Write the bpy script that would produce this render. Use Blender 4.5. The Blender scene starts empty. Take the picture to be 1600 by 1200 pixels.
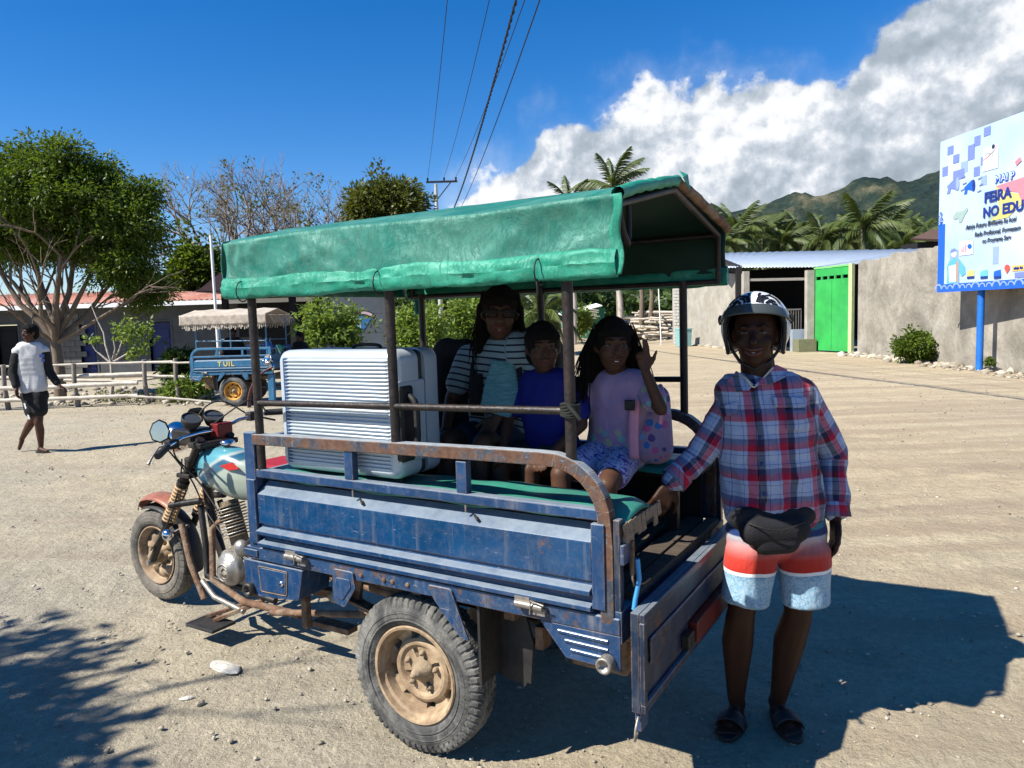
import bpy, bmesh, math, random
import numpy as np
from math import sin, cos, tan, pi, radians, sqrt, atan2, degrees, exp, floor
from mathutils import Vector, Matrix, Euler, noise
random.seed(7); rng = np.random.default_rng(7)
scene = bpy.context.scene
COL = scene.collection
# ------------------------------------------------------------------ camera
H = 1.59; F = 1150.0
PITCH = radians(-5.2); ROLL = radians(1.75)
fwd = np.array([0, cos(PITCH), sin(PITCH)]); _u0 = np.array([0, -sin(PITCH), cos(PITCH)]); _r0 = np.array([1., 0, 0])
rgt = cos(ROLL)*_r0 - sin(ROLL)*_u0; upv = sin(ROLL)*_r0 + cos(ROLL)*_u0
CAM = np.array([0, 0, H])
cd = bpy.data.cameras.new('camera'); cam = bpy.data.objects.new('camera', cd); COL.objects.link(cam)
cd.sensor_width = 36; cd.lens = 36*F/1600; cd.clip_start = 0.05; cd.clip_end = 20000
cam.matrix_world = Matrix(((rgt[0], upv[0], -fwd[0], 0), (rgt[1], upv[1], -fwd[1], 0), (rgt[2], upv[2], -fwd[2], H), (0, 0, 0, 1)))
scene.camera = cam
# ------------------------------------------------------------------ world, sun, exposure
SUN_EL = 46.5; SH = Vector((.903, .428, 0)).normalized()            # shadow direction on the ground
sundir = Vector((-SH.x*cos(radians(SUN_EL)), -SH.y*cos(radians(SUN_EL)), sin(radians(SUN_EL))))
w = bpy.data.worlds.new('World'); scene.world = w; w.use_nodes = True
nt = w.node_tree; nt.nodes.clear()
def N(nt, t, **k):
    n = nt.nodes.new(t)
    for a, v in k.items():
        if a.startswith('i_'):
            key = a[2:]; key = int(key) if key.isdigit() else key.replace('_', ' ')
            n.inputs[key].default_value = v
        else: setattr(n, a, v)
    return n
def mth(nt, op, a, b=None, c=None, clamp=False):
    n = nt.nodes.new('ShaderNodeMath'); n.operation = op; n.use_clamp = clamp
    for i, x in enumerate((a, b, c)):
        if x is None: continue
        if isinstance(x, (int, float)): n.inputs[i].default_value = x
        else: nt.links.new(x, n.inputs[i])
    return n.outputs[0]
def sstep(nt, x, lo, hi):
    n = nt.nodes.new('ShaderNodeMapRange'); n.interpolation_type = 'SMOOTHSTEP'
    nt.links.new(x, n.inputs[0]); n.inputs[1].default_value = lo; n.inputs[2].default_value = hi
    return n.outputs[0]
def mixc(nt, f, a, b, mode='MIX'):
    n = nt.nodes.new('ShaderNodeMix'); n.data_type = 'RGBA'; n.blend_type = mode
    for i, x in ((0, f), (6, a), (7, b)):
        if isinstance(x, (int, float)): n.inputs[i].default_value = x
        elif isinstance(x, tuple): n.inputs[i].default_value = (*x, 1) if len(x) == 3 else x
        else: nt.links.new(x, n.inputs[i])
    return n.outputs[2]
def ramp(nt, x, stops, interp='LINEAR'):
    n = nt.nodes.new('ShaderNodeValToRGB'); n.color_ramp.interpolation = interp
    e = n.color_ramp.elements
    while len(e) < len(stops): e.new(0.5)
    for i, (p, c) in enumerate(stops):
        e[i].position = p
        e[i].color = (c, c, c, 1) if isinstance(c, (int, float)) else (*c, 1)
    nt.links.new(x, n.inputs[0]); return n.outputs[0]
sky = N(nt, 'ShaderNodeTexSky'); sky.sky_type = 'NISHITA'; sky.sun_disc = False
sky.sun_elevation = radians(SUN_EL); sky.sun_rotation = atan2(sundir.x, sundir.y)
sky.altitude = 0; sky.air_density = 1.0; sky.dust_density = 0.0; sky.ozone_density = 3.0
tc = N(nt, 'ShaderNodeTexCoord'); sep = N(nt, 'ShaderNodeSeparateXYZ'); nt.links.new(tc.outputs['Generated'], sep.inputs[0])
el = mth(nt, 'MULTIPLY', mth(nt, 'ARCSINE', sep.outputs[2]), 180/pi)
az = mth(nt, 'MULTIPLY', mth(nt, 'ARCTAN2', sep.outputs[0], sep.outputs[1]), 180/pi)
fc = N(nt, 'ShaderNodeFloatCurve'); cv = fc.mapping.curves[0]
pts = [(-180, -8), (-40, -8), (-12, -3), (-7, 5), (-4.5, 8.8), (-2.5, 10.8), (3, 14.0), (8.3, 16.4), (15.3, 17.2), (20.9, 17.0), (24.6, 18.4), (28.8, 20.5), (36, 22), (55, 17), (85, 3), (140, -4), (180, -8)]
P01 = [((a+180)/360, (b+10)/40) for a, b in pts]
cv.points[0].location = P01[0]; cv.points[1].location = P01[-1]
for p in P01[1:-1]: cv.points.new(*p)
fc.mapping.update()
nt.links.new(mth(nt, 'DIVIDE', mth(nt, 'ADD', az, 180.0), 360.0), fc.inputs['Value'])
bound = mth(nt, 'SUBTRACT', mth(nt, 'MULTIPLY', fc.outputs[0], 40.0), 10.0)
def cl_noise(off, scale, det, rough=.55):
    mp = N(nt, 'ShaderNodeMapping'); mp.inputs['Location'].default_value = off
    nt.links.new(tc.outputs['Generated'], mp.inputs[0])
    n = N(nt, 'ShaderNodeTexNoise', i_Scale=scale, i_Detail=det, i_Roughness=rough)
    nt.links.new(mp.outputs[0], n.inputs['Vector']); return n.outputs[0]
big = cl_noise((0, 0, 0), 9, 7, .55); big2 = cl_noise((.006, .004, -.010), 9, 7, .55)
fine = cl_noise((3, 1, 2), 30, 6, .6); low = cl_noise((5, 2, 7), 5, 4, .5)
vor = N(nt, 'ShaderNodeTexVoronoi', i_Scale=17.0); vor.feature = 'SMOOTH_F1'; vor.inputs['Smoothness'].default_value = .35
wp = N(nt, 'ShaderNodeMapping'); nt.links.new(tc.outputs['Generated'], wp.inputs[0])
wn = N(nt, 'ShaderNodeTexNoise', i_Scale=26.0, i_Detail=4.0); nt.links.new(tc.outputs['Generated'], wn.inputs['Vector'])
vadd = N(nt, 'ShaderNodeVectorMath', operation='MULTIPLY_ADD'); nt.links.new(wn.outputs['Color'], vadd.inputs[0]); vadd.inputs[1].default_value = (.05, .05, .05); nt.links.new(wp.outputs[0], vadd.inputs[2])
nt.links.new(vadd.outputs[0], vor.inputs['Vector'])
puff = mth(nt, 'SUBTRACT', .55, vor.outputs['Distance'])
d0 = mth(nt, 'SUBTRACT', bound, el)                                   # depth below the bank's top, degrees
dd = mth(nt, 'ADD', d0, mth(nt, 'MULTIPLY', mth(nt, 'SUBTRACT', big, .5), 6.5))
dd = mth(nt, 'ADD', dd, mth(nt, 'MULTIPLY', mth(nt, 'SUBTRACT', puff, .3), 3.2))
dd = mth(nt, 'ADD', dd, mth(nt, 'MULTIPLY', mth(nt, 'SUBTRACT', fine, .5), 2.6))
mask = sstep(nt, dd, -.1, 1.0)
relief = mth(nt, 'MULTIPLY', mth(nt, 'SUBTRACT', big, big2), 3.6)
bri = mth(nt, 'ADD', mth(nt, 'MULTIPLY', puff, .45), mth(nt, 'ADD', relief, mth(nt, 'MULTIPLY', low, 1.0)))
bri = mth(nt, 'ADD', bri, mth(nt, 'MULTIPLY', fine, .22))
deep = sstep(nt, d0, 2.5, 14.0)
bri = mth(nt, 'SUBTRACT', bri, mth(nt, 'MULTIPLY', deep, .42))
ccol = ramp(nt, bri, [(.0, (.36, .42, .49)), (.3, (.46, .53, .61)), (.52, (.66, .72, .80)), (.70, (.95, .97, 1.)), (1., (1.08, 1.08, 1.08))])
wisp = mth(nt, 'MULTIPLY', sstep(nt, mth(nt, 'ADD', dd, mth(nt, 'MULTIPLY', low, 6.0)), 0.5, 5.0), .22)
SKYS = .068
hs = N(nt, 'ShaderNodeHueSaturation', i_Hue=.5, i_Saturation=1.42, i_Value=1.0); nt.links.new(sky.outputs[0], hs.inputs['Color'])
bg = N(nt, 'ShaderNodeBackground', i_Strength=SKYS); nt.links.new(mixc(nt, 1.0, hs.outputs[0], (.97, 1.0, 1.20), 'MULTIPLY'), bg.inputs[0])
bg2 = N(nt, 'ShaderNodeBackground', i_Strength=.54); nt.links.new(ccol, bg2.inputs[0])
ms = N(nt, 'ShaderNodeMixShader'); mx = mth(nt, 'MAXIMUM', mask, wisp); nt.links.new(mx, ms.inputs[0]); nt.links.new(bg.outputs[0], ms.inputs[1]); nt.links.new(bg2.outputs[0], ms.inputs[2])
wo = N(nt, 'ShaderNodeOutputWorld'); nt.links.new(ms.outputs[0], wo.inputs[0])
sl = bpy.data.lights.new('sun', 'SUN'); sl.energy = 5.0; sl.angle = radians(.5); sl.color = (1, .955, .87)
so = bpy.data.objects.new('sun', sl); COL.objects.link(so)
so.rotation_euler = (-sundir).to_track_quat('-Z', 'Y').to_euler()
scene.view_settings.view_transform = 'Standard'; scene.view_settings.look = 'None'
scene.view_settings.exposure = 0.9; scene.view_settings.gamma = 1.0
try: scene.view_settings.use_curve_mapping = False
except Exception: pass
scene.cycles.max_bounces = 6; scene.cycles.diffuse_bounces = 1; scene.cycles.transparent_max_bounces = 8
# ------------------------------------------------------------------ geometry of the place: pixel of the photo -> point in the world
def ray(u, v):
    d = fwd*F + rgt*(u-800) - upv*(v-600); return d/np.linalg.norm(d)
def gp(u, v, z=0.0):
    d = ray(u, v); return Vector(CAM + (z-H)/d[2]*d)
def py(u, v, y):                                                     # point on the plane Y = y
    d = ray(u, v); return Vector(CAM + y/d[1]*d)
A_ = Vector((sin(radians(-58.7)), cos(radians(-58.7)), 0)); B_ = Vector((-A_.y, A_.x, 0))   # trike forward, trike left
TO = Vector((-.116, 3.04, 0)); TROT = atan2(A_.y, A_.x)
def W(x, y, z): return TO + A_*x + B_*y + Vector((0, 0, z))
def pv(u, v, yv):                                                     # trike coordinates of a pixel on the plane y = yv
    d = ray(u, v); n = np.array(B_); t = ((np.array(W(0, yv, 0))-CAM)@n)/(d@n); q = Vector(CAM+t*d)-TO
    return Vector((q.dot(A_), q.dot(B_), q.z))
# ------------------------------------------------------------------ object helpers
def tag(o, label=None, cat=None, group=None, kind=None):
    if label: o['label'] = label
    if cat: o['category'] = cat
    if group: o['group'] = group
    if kind: o['kind'] = kind
    return o
def empty(name, loc=(0, 0, 0), rz=0, label=None, cat=None, group=None):
    o = bpy.data.objects.new(name, None); COL.objects.link(o); o.location = loc; o.rotation_euler = (0, 0, rz); o.empty_display_size = .1
    return tag(o, label, cat, group)
def link(name, me, parent=None, loc=None, rot=None):
    o = bpy.data.objects.new(name, me); COL.objects.link(o)
    if parent: o.parent = parent
    if loc is not None: o.location = loc
    if rot is not None: o.rotation_euler = rot
    return o
def copy_tree(o, parent=None):
    c = o.copy(); COL.objects.link(c)
    if parent: c.parent = parent
    for ch in list(o.children): copy_tree(ch, c)
    return c
class MB:
    def __init__(s): s.v = []; s.f = []; s.m = []; s.s = []
    def add(s, vs, fs, mi=0, sm=False):
        k = len(s.v); s.v += [tuple(x) for x in vs]
        for f in fs: s.f.append(tuple(i+k for i in f)); s.m.append(mi); s.s.append(sm)
        return s
    def box(s, x0, x1, y0, y1, z0, z1, mi=0):
        x0, x1 = sorted((x0, x1)); y0, y1 = sorted((y0, y1)); z0, z1 = sorted((z0, z1))
        return s.add([(x0, y0, z0), (x1, y0, z0), (x1, y1, z0), (x0, y1, z0), (x0, y0, z1), (x1, y0, z1), (x1, y1, z1), (x0, y1, z1)],
              [(3, 2, 1, 0), (4, 5, 6, 7), (0, 1, 5, 4), (1, 2, 6, 5), (2, 3, 7, 6), (3, 0, 4, 7)], mi)
    def beam(s, p, q, w, h, up=(0, 0, 1), mi=0):
        p = Vector(p); q = Vector(q); d = (q-p).normalized(); up = Vector(up)
        if abs(d.dot(up)) > .99: up = Vector((1, 0, 0))
        a = d.cross(up).normalized()*w/2; b = a.cross(d).normalized()*h/2
        vs = [p-a-b, p+a-b, p+a+b, p-a+b, q-a-b, q+a-b, q+a+b, q-a+b]
        return s.add(vs, [(0, 1, 2, 3), (7, 6, 5, 4), (4, 5, 1, 0), (5, 6, 2, 1), (6, 7, 3, 2), (7, 4, 0, 3)], mi)
    def tube(s, pts, r, n=8, cap=True, mi=0, sm=True):
        pts = [Vector(p) for p in pts]; m = len(pts)
        rs = list(r) if isinstance(r, (list, tuple)) else [r]*m
        t0 = (pts[1]-pts[0]).normalized(); ref = Vector((0, 0, 1)) if abs(t0.z) < .9 else Vector((1, 0, 0))
        a = t0.cross(ref).normalized(); vs = []
        for i, p in enumerate(pts):
            t = (pts[min(i+1, m-1)]-pts[max(i-1, 0)]).normalized()
            a = (a - t*a.dot(t)).normalized(); b = t.cross(a)
            for k in range(n):
                an = 2*pi*k/n; vs.append(p+(a*cos(an)+b*sin(an))*rs[i])
        fs = [(i*n+k, i*n+(k+1) % n, (i+1)*n+(k+1) % n, (i+1)*n+k) for i in range(m-1) for k in range(n)]
        s.add(vs, fs, mi, sm)
        if cap:
            s.add(vs[:n], [tuple(range(n-1, -1, -1))], mi); s.add(vs[-n:], [tuple(range(n))], mi)
        return s
    def lathe(s, prof, c=(0, 0, 0), axis=(0, 1, 0), n=24, mi=0, sm=True, fn=None, closed=False):
        """prof: (radius, offset along axis); fn(i, angle, r, h) -> r, h changes them."""
        c = Vector(c); ax = Vector(axis).normalized(); ref = Vector((0, 0, 1)) if abs(ax.z) < .9 else Vector((1, 0, 0))
        a = ax.cross(ref).normalized(); b = ax.cross(a); vs = []; m = len(prof)
        for i, (r, h) in enumerate(prof):
            for k in range(n):
                an = 2*pi*k/n; rr, hh = (r, h) if fn is None else fn(i, an, r, h, k)
                vs.append(c+ax*hh+(a*cos(an)+b*sin(an))*rr)
        fs = [(i*n+k, i*n+(k+1) % n, ((i+1) % m)*n+(k+1) % n, ((i+1) % m)*n+k) for i in range(m if closed else m-1) for k in range(n)]
        if callable(mi):
            kk = len(s.v); s.v += [tuple(x) for x in vs]
            for j, f in enumerate(fs): s.f.append(tuple(i+kk for i in f)); s.m.append(mi(j//n, j % n)); s.s.append(sm)
            return s
        return s.add(vs, fs, mi, sm)
    def prism(s, poly, o, ax, ay, th, mi=0):
        """poly of (a,b) in the plane o + a*ax + b*ay, thickness th (vector)."""
        o = Vector(o); ax = Vector(ax); ay = Vector(ay); th = Vector(th); n = len(poly)
        vs = [o+ax*a+ay*b for a, b in poly]; vs += [x+th for x in vs]
        return s.add(vs, [tuple(range(n-1, -1, -1)), tuple(range(n, 2*n))]+[(i, (i+1) % n, n+(i+1) % n, n+i) for i in range(n)], mi)
    def sphere(s, c, r, n=12, mi=0, m=8):
        c = Vector(c); rx, ry, rz = (r, r, r) if isinstance(r, (int, float)) else r
        vs = []
        for i in range(m+1):
            ph = pi*i/m
            for k in range(n): vs.append(c+Vector((rx*sin(ph)*cos(2*pi*k/n), ry*sin(ph)*sin(2*pi*k/n), rz*cos(ph))))
        return s.add(vs, [(i*n+k, (i+1)*n+k, (i+1)*n+(k+1) % n, i*n+(k+1) % n) for i in range(m) for k in range(n)], mi, True)
    def grid(s, fn, nu, nv, mi=0, sm=True, th=0):
        vs = [Vector(fn(i/nu, j/nv)) for j in range(nv+1) for i in range(nu+1)]
        fs = [(j*(nu+1)+i, j*(nu+1)+i+1, (j+1)*(nu+1)+i+1, (j+1)*(nu+1)+i) for j in range(nv) for i in range(nu)]
        return s.add(vs, fs, mi, sm)
    def mesh(s, name, mats):
        me = bpy.data.meshes.new(name); me.from_pydata(s.v, [], s.f)
        for m in (mats if isinstance(mats, (list, tuple)) else [mats]): me.materials.append(m)
        me.polygons.foreach_set('material_index', s.m); me.polygons.foreach_set('use_smooth', s.s); me.update(); return me
    def build(s, name, mats, parent=None, bevel=0, recalc=True, loc=None, solid=0):
        me = s.mesh(name, mats)
        if recalc:
            bm = bmesh.new(); bm.from_mesh(me); bmesh.ops.recalc_face_normals(bm, faces=bm.faces); bm.to_mesh(me); bm.free()
        o = link(name, me, parent, loc)
        if solid:
            m = o.modifiers.new('s', 'SOLIDIFY'); m.thickness = solid; m.offset = 0
        if bevel:
            m = o.modifiers.new('b', 'BEVEL'); m.width = bevel; m.segments = 2; m.limit_method = 'ANGLE'; m.angle_limit = radians(40)
        return o
def npmesh(name, V, Fq, mats, col=None, smooth=False, mi=None):
    me = bpy.data.meshes.new(name); V = np.asarray(V, dtype=np.float32); Fq = np.asarray(Fq, dtype=np.int32)
    n, k = Fq.shape
    me.vertices.add(len(V)); me.vertices.foreach_set('co', V.ravel())
    me.loops.add(n*k); me.loops.foreach_set('vertex_index', Fq.ravel())
    me.polygons.add(n); me.polygons.foreach_set('loop_start', np.arange(0, n*k, k, dtype=np.int32)); me.polygons.foreach_set('loop_total', np.full(n, k, dtype=np.int32))
    if smooth: me.polygons.foreach_set('use_smooth', np.ones(n, dtype=bool))
    for m in (mats if isinstance(mats, (list, tuple)) else [mats]): me.materials.append(m)
    if mi is not None: me.polygons.foreach_set('material_index', np.asarray(mi, dtype=np.int32))
    me.update(); me.validate()
    if col is not None:
        a = me.attributes.new('tone', 'FLOAT', 'POINT'); a.data.foreach_set('value', np.asarray(col, dtype=np.float32))
    return me
# ------------------------------------------------------------------ materials
def newmat(name):
    m = bpy.data.materials.new(name); m.use_nodes = True; nt = m.node_tree; b = nt.nodes['Principled BSDF']; return m, nt, b
def mat(name, col, rough=.6, metal=0, var=.15, scale=8, bump=0, bscale=60, spec=.4, dirt=0, dirtcol=(.33, .27, .19), coat=0, stretch=None):
    m, nt, b = newmat(name)
    tcn = N(nt, 'ShaderNodeTexCoord'); src = tcn.outputs['Object']
    if stretch:
        mp = N(nt, 'ShaderNodeMapping'); mp.inputs['Scale'].default_value = stretch; nt.links.new(src, mp.inputs[0]); src = mp.outputs[0]
    n1 = N(nt, 'ShaderNodeTexNoise', i_Scale=scale, i_Detail=6.0, i_Roughness=.65); nt.links.new(src, n1.inputs['Vector'])
    lo = tuple(c*(1-var) for c in col); hi = tuple(min(1, c*(1+var)) for c in col)
    c = ramp(nt, n1.outputs[0], [(.3, lo), (.7, hi)])
    if dirt:
        n2 = N(nt, 'ShaderNodeTexNoise', i_Scale=scale*.6, i_Detail=9.0, i_Roughness=.72, i_Distortion=.6); nt.links.new(src, n2.inputs['Vector'])
        f = mth(nt, 'MULTIPLY', ramp(nt, n2.outputs[0], [(.42, 0.0), (.68, 1.0)]), dirt); c = mixc(nt, f, c, dirtcol)
    nt.links.new(c, b.inputs['Base Color'])
    b.inputs['Roughness'].default_value = rough; b.inputs['Metallic'].default_value = metal; b.inputs['Specular IOR Level'].default_value = spec; b.inputs['Coat Weight'].default_value = coat
    nt.links.new(ramp(nt, n1.outputs[0], [(.2, max(0, rough-.12)), (.8, min(1, rough+.12))]), b.inputs['Roughness'])
    if bump:
        n3 = N(nt, 'ShaderNodeTexNoise', i_Scale=bscale, i_Detail=5.0); nt.links.new(src, n3.inputs['Vector'])
        bp = N(nt, 'ShaderNodeBump', i_Strength=bump, i_Distance=.02); nt.links.new(n3.outputs[0], bp.inputs['Height']); nt.links.new(bp.outputs[0], b.inputs['Normal'])
    return m
def paint(name, col, rust=.5, fade=.4, dust_gloss=.3, rough=.42):
    """old enamel on sheet metal: faded patches, vertical streaks, chips showing rust, sun gloss painted on upward faces, dust."""
    m, nt, b = newmat(name); tcn = N(nt, 'ShaderNodeTexCoord'); src = tcn.outputs['Object']
    def nz(sc, det=6, ro=.6, st=None, dist=0):
        s_ = src
        if st: mp = N(nt, 'ShaderNodeMapping'); mp.inputs['Scale'].default_value = st; nt.links.new(src, mp.inputs[0]); s_ = mp.outputs[0]
        n = N(nt, 'ShaderNodeTexNoise', i_Scale=sc, i_Detail=float(det), i_Roughness=ro, i_Distortion=dist); nt.links.new(s_, n.inputs['Vector']); return n.outputs[0]
    c = ramp(nt, nz(5), [(.3, tuple(x*.72 for x in col)), (.7, tuple(x*1.15 for x in col))])
    f1 = mth(nt, 'MULTIPLY', ramp(nt, nz(3.2, 9, .75, None, .8), [(.45, 0.0), (.72, 1.0)]), fade)
    c = mixc(nt, f1, c, (col[0]*1.5+.012, col[1]*1.5+.03, col[2]*1.4+.045))
    st = ramp(nt, nz(10, 4, .6, (3.5, 3.5, .35)), [(.56, 0.0), (.74, 1.0)]); c = mixc(nt, mth(nt, 'MULTIPLY', st, dust_gloss*.8), c, (.34, .30, .24))
    sc1 = ramp(nt, nz(70, 3, .7, (.35, 1, 1.6), .3), [(.66, 0.0), (.70, 1.0)]); c = mixc(nt, mth(nt, 'MULTIPLY', sc1, dust_gloss*.9), c, (.45, .45, .43))
    du = ramp(nt, nz(22, 8, .8), [(.45, 0.0), (.8, 1.0)]); c = mixc(nt, mth(nt, 'MULTIPLY', du, dust_gloss*.6), c, (.36, .31, .24))
    r1 = nz(6.5, 12, .78, None, .4); lo = .70-.16*rust
    rm = ramp(nt, r1, [(lo, 0.0), (lo+.05, 1.0)]); rc = ramp(nt, nz(30, 6, .7), [(.3, (.05, .022, .012)), (.6, (.12, .06, .035)), (.85, (.22, .14, .09))])
    c = mixc(nt, rm, c, rc)
    bv = N(nt, 'ShaderNodeBevel', i_Radius=.006); bv.samples = 4; ge = N(nt, 'ShaderNodeNewGeometry'); dt = N(nt, 'ShaderNodeVectorMath', operation='DOT_PRODUCT'); nt.links.new(bv.outputs[0], dt.inputs[0]); nt.links.new(ge.outputs['Normal'], dt.inputs[1])
    edge = mth(nt, 'MULTIPLY', sstep(nt, mth(nt, 'SUBTRACT', 1.0, dt.outputs['Value']), .015, .10), ramp(nt, nz(18, 8, .8), [(.40, 0.0), (.56, 1.0)]))   # paint worn off along the edges
    c = mixc(nt, mth(nt, 'MULTIPLY', edge, min(1, .25+rust*.8)), c, ramp(nt, nz(40, 3), [(.35, (.15, .075, .04)), (.65, (.36, .26, .17))]))
    sn = N(nt, 'ShaderNodeSeparateXYZ'); nt.links.new(ge.outputs['Normal'], sn.inputs[0])   # dust and painted sun gloss on what faces up
    c = mixc(nt, mth(nt, 'MULTIPLY', mth(nt, 'MULTIPLY', sstep(nt, sn.outputs[2], .25, .75), ramp(nt, nz(9, 6, .7), [(.25, .45), (.6, .95)])), min(1, dust_gloss*3)), c, (.27, .31, .34)); nt.links.new(c, b.inputs['Base Color'])
    nt.links.new(mixc(nt, rm, (rough, rough, rough), (.9, .9, .9)), b.inputs['Roughness'])
    bp = N(nt, 'ShaderNodeBump', i_Strength=.35, i_Distance=.004); nt.links.new(mth(nt, 'SUBTRACT', nz(14, 5), mth(nt, 'MULTIPLY', rm, .4)), bp.inputs['Height']); nt.links.new(bp.outputs[0], b.inputs['Normal'])
    return m
def leafmat(name, c1, c2, trans=.35):
    m, nt, b = newmat(name)
    at = N(nt, 'ShaderNodeAttribute', attribute_name='tone'); c = ramp(nt, at.outputs['Fac'], [(0., c1), (1., c2)])
    nt.links.new(c, b.inputs['Base Color']); b.inputs['Roughness'].default_value = .5; b.inputs['Specular IOR Level'].default_value = .35
    tr = N(nt, 'ShaderNodeBsdfTranslucent'); nt.links.new(mixc(nt, .5, c, (c2[0]*1.6, c2[1]*1.6, c2[2]*.6)), tr.inputs[0])
    mx_ = N(nt, 'ShaderNodeMixShader'); mx_.inputs[0].default_value = trans
    nt.links.new(b.outputs[0], mx_.inputs[1]); nt.links.new(tr.outputs[0], mx_.inputs[2]); nt.links.new(mx_.outputs[0], nt.nodes['Material Output'].inputs[0]); return m
def flat(name, col, rough=.6, metal=0): return mat(name, col, rough, metal, var=.08, scale=20)
M = {}
M['blue'] = paint('blue_paint', (.003, .036, .110), rust=.66, fade=.30, dust_gloss=.26)
M['blue_clean'] = paint('blue_paint_ribs', (.003, .040, .115), rust=.42, fade=.38, dust_gloss=.24, rough=.20)
M['blue_rusty'] = paint('blue_paint_rusty', (.005, .038, .105), rust=1.0, fade=.3, dust_gloss=.4)
M['rail'] = paint('rail_paint', (.03, .04, .06), rust=1.5, fade=.4, dust_gloss=.6)
M['rust'] = mat('rusty_steel', (.13, .065, .035), .85, 0, .5, 14, .4, 50, dirt=.6)
M['black_metal'] = mat('black_metal', (.014, .013, .013), .45, .2, .4, 12, .1, 60, dirt=.35, dirtcol=(.12, .09, .065))
M['post'] = mat('post_paint', (.014, .011, .010), .5, .1, .5, 20, .2, 60, dirt=.4, dirtcol=(.07, .04, .028))
M['wood_shaded'] = mat('shaded_wood', (.075, .055, .038), .9, 0, .4, 9, .5, 30, stretch=(1, 9, 9))  # wood darkened: shade over the rear deck slats is painted in
M['blue_dark'] = paint('blue_paint_darker', (.002, .016, .045), rust=.8, fade=.15, dust_gloss=.2)  # same blue made darker, for the tailgate and rear posts
M['steel'] = mat('worn_steel', (.28, .26, .235), .45, .6, .3, 30, .1, 80, dirt=.6)
M['alu'] = mat('cast_aluminium', (.34, .33, .31), .42, .6, .3, 20, .15, 90, dirt=.6)
M['chrome'] = mat('chrome', (.7, .7, .7), .15, 1, .1, 10)
M['rubber'] = mat('dusty_rubber', (.045, .045, .044), .85, 0, .3, 9, .25, 120, dirt=.9, dirtcol=(.25, .24, .21))
M['rubber2'] = mat('front_tyre_rubber', (.06, .056, .05), .85, 0, .3, 9, .25, 120, dirt=.8, dirtcol=(.24, .21, .165))
M['black_rubber'] = mat('black_rubber', (.012, .012, .012), .6, 0, .3, 12, .1, 60, dirt=.2, dirtcol=(.1, .085, .07))
M['rim'] = mat('dusty_rim', (.36, .265, .165), .75, 0, .4, 14, .04, 90, dirt=.9, dirtcol=(.15, .085, .045))
M['wood'] = mat('weathered_wood', (.24, .18, .12), .85, 0, .35, 9, .5, 30, stretch=(1, 9, 9))
M['dirtypale'] = mat('dusty_casting', (.24, .18, .115), .85, 0, .4, 12, .4, 40)
for k, c in dict(black=(.006, .006, .007), white=(.8, .8, .8), navy=(.01, .03, .16), red=(.42, .02, .015), orange=(.7, .25, .03), yellow=(.75, .5, .08), teal=(.03, .2, .28), grey=(.2, .21, .22), pink=(.62, .28, .36), skyblue=(.05, .28, .55)).items(): M[k] = flat(k, c, .55)
# ================================================================== THE SETTING
def axis_coords(lo, hi, n0, core, grow=1.09):
    cs = list(np.arange(core[0], core[1], n0)); s = n0; x = core[1]
    while x < hi: cs.append(x); s *= grow; x += s
    cs.append(hi); s = n0; x = core[0]-n0; left = []
    while x > lo: left.append(x); s *= grow; x -= s
    left.append(lo); return np.array(left[::-1]+cs)
xs = axis_coords(-3500, 3500, .035, (-4.2, 4.2), 1.07); ys = axis_coords(-600, 7000, .035, (1.9, 7.5), 1.06)
X, Y = np.meshgrid(xs, ys); 
def vnoise(x, y, f, seed=0):                                          # smooth value noise, vectorised
    r = np.random.default_rng(seed).random((256, 256)); u = x*f; v = y*f
    i = np.floor(u).astype(int); j = np.floor(v).astype(int); a = u-i; b = v-j; a = a*a*(3-2*a); b = b*b*(3-2*b); i &= 255; j &= 255; i1 = (i+1) & 255; j1 = (j+1) & 255
    return (r[j, i]*(1-a)+r[j, i1]*a)*(1-b)+(r[j1, i]*(1-a)+r[j1, i1]*a)*b-.5
near = np.exp(-(X**2+(Y-4)**2)/14**2)
Z = near*(vnoise(X, Y, 13, 1)*.014+vnoise(X, Y, 5, 2)*.016+vnoise(X, Y, 1.4, 3)*.03)+np.minimum(1, near+.3)*vnoise(X, Y, .35, 4)*.03*(np.hypot(X, Y) < 60)
_c = np.exp(-((X-.3)**2+(Y-3.2)**2)/2.2**2); Z = Z*(1-.75*_c) - .004
_r = np.exp(-((X-5.5)/4)**2)*np.exp(-((Y-11)/7)**2); Z += _r*.006*np.sin((X*.35+Y*.94)*4.5)*vnoise(X*.2, Y, 1.0, 9)*2
ny, nx = X.shape; idx = np.arange(ny*nx).reshape(ny, nx)
Fg = np.stack([idx[:-1, :-1], idx[:-1, 1:], idx[1:, 1:], idx[1:, :-1]], -1).reshape(-1, 4)
m, nt, b = newmat('packed_dirt'); tcn = N(nt, 'ShaderNodeTexCoord'); P = tcn.outputs['Object']
def tn(nt, P, sc, det=6, ro=.6, st=None, rot=0, dist=0):
    if st: mp = N(nt, 'ShaderNodeMapping'); mp.inputs['Scale'].default_value = st; mp.inputs['Rotation'].default_value = (0, 0, rot); nt.links.new(P, mp.inputs[0]); P = mp.outputs[0]
    n = N(nt, 'ShaderNodeTexNoise', i_Scale=float(sc), i_Detail=float(det), i_Roughness=ro, i_Distortion=float(dist)); nt.links.new(P, n.inputs['Vector']); return n.outputs[0]
c = ramp(nt, tn(nt, P, .35, 5), [(.35, (.42, .375, .29)), (.65, (.49, .415, .285))])
sepx = N(nt, 'ShaderNodeSeparateXYZ'); nt.links.new(P, sepx.inputs[0])
lf = sstep(nt, mth(nt, 'ADD', sepx.outputs[0], mth(nt, 'MULTIPLY', tn(nt, P, .6), 3.0)), .5, 5.0)
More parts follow.
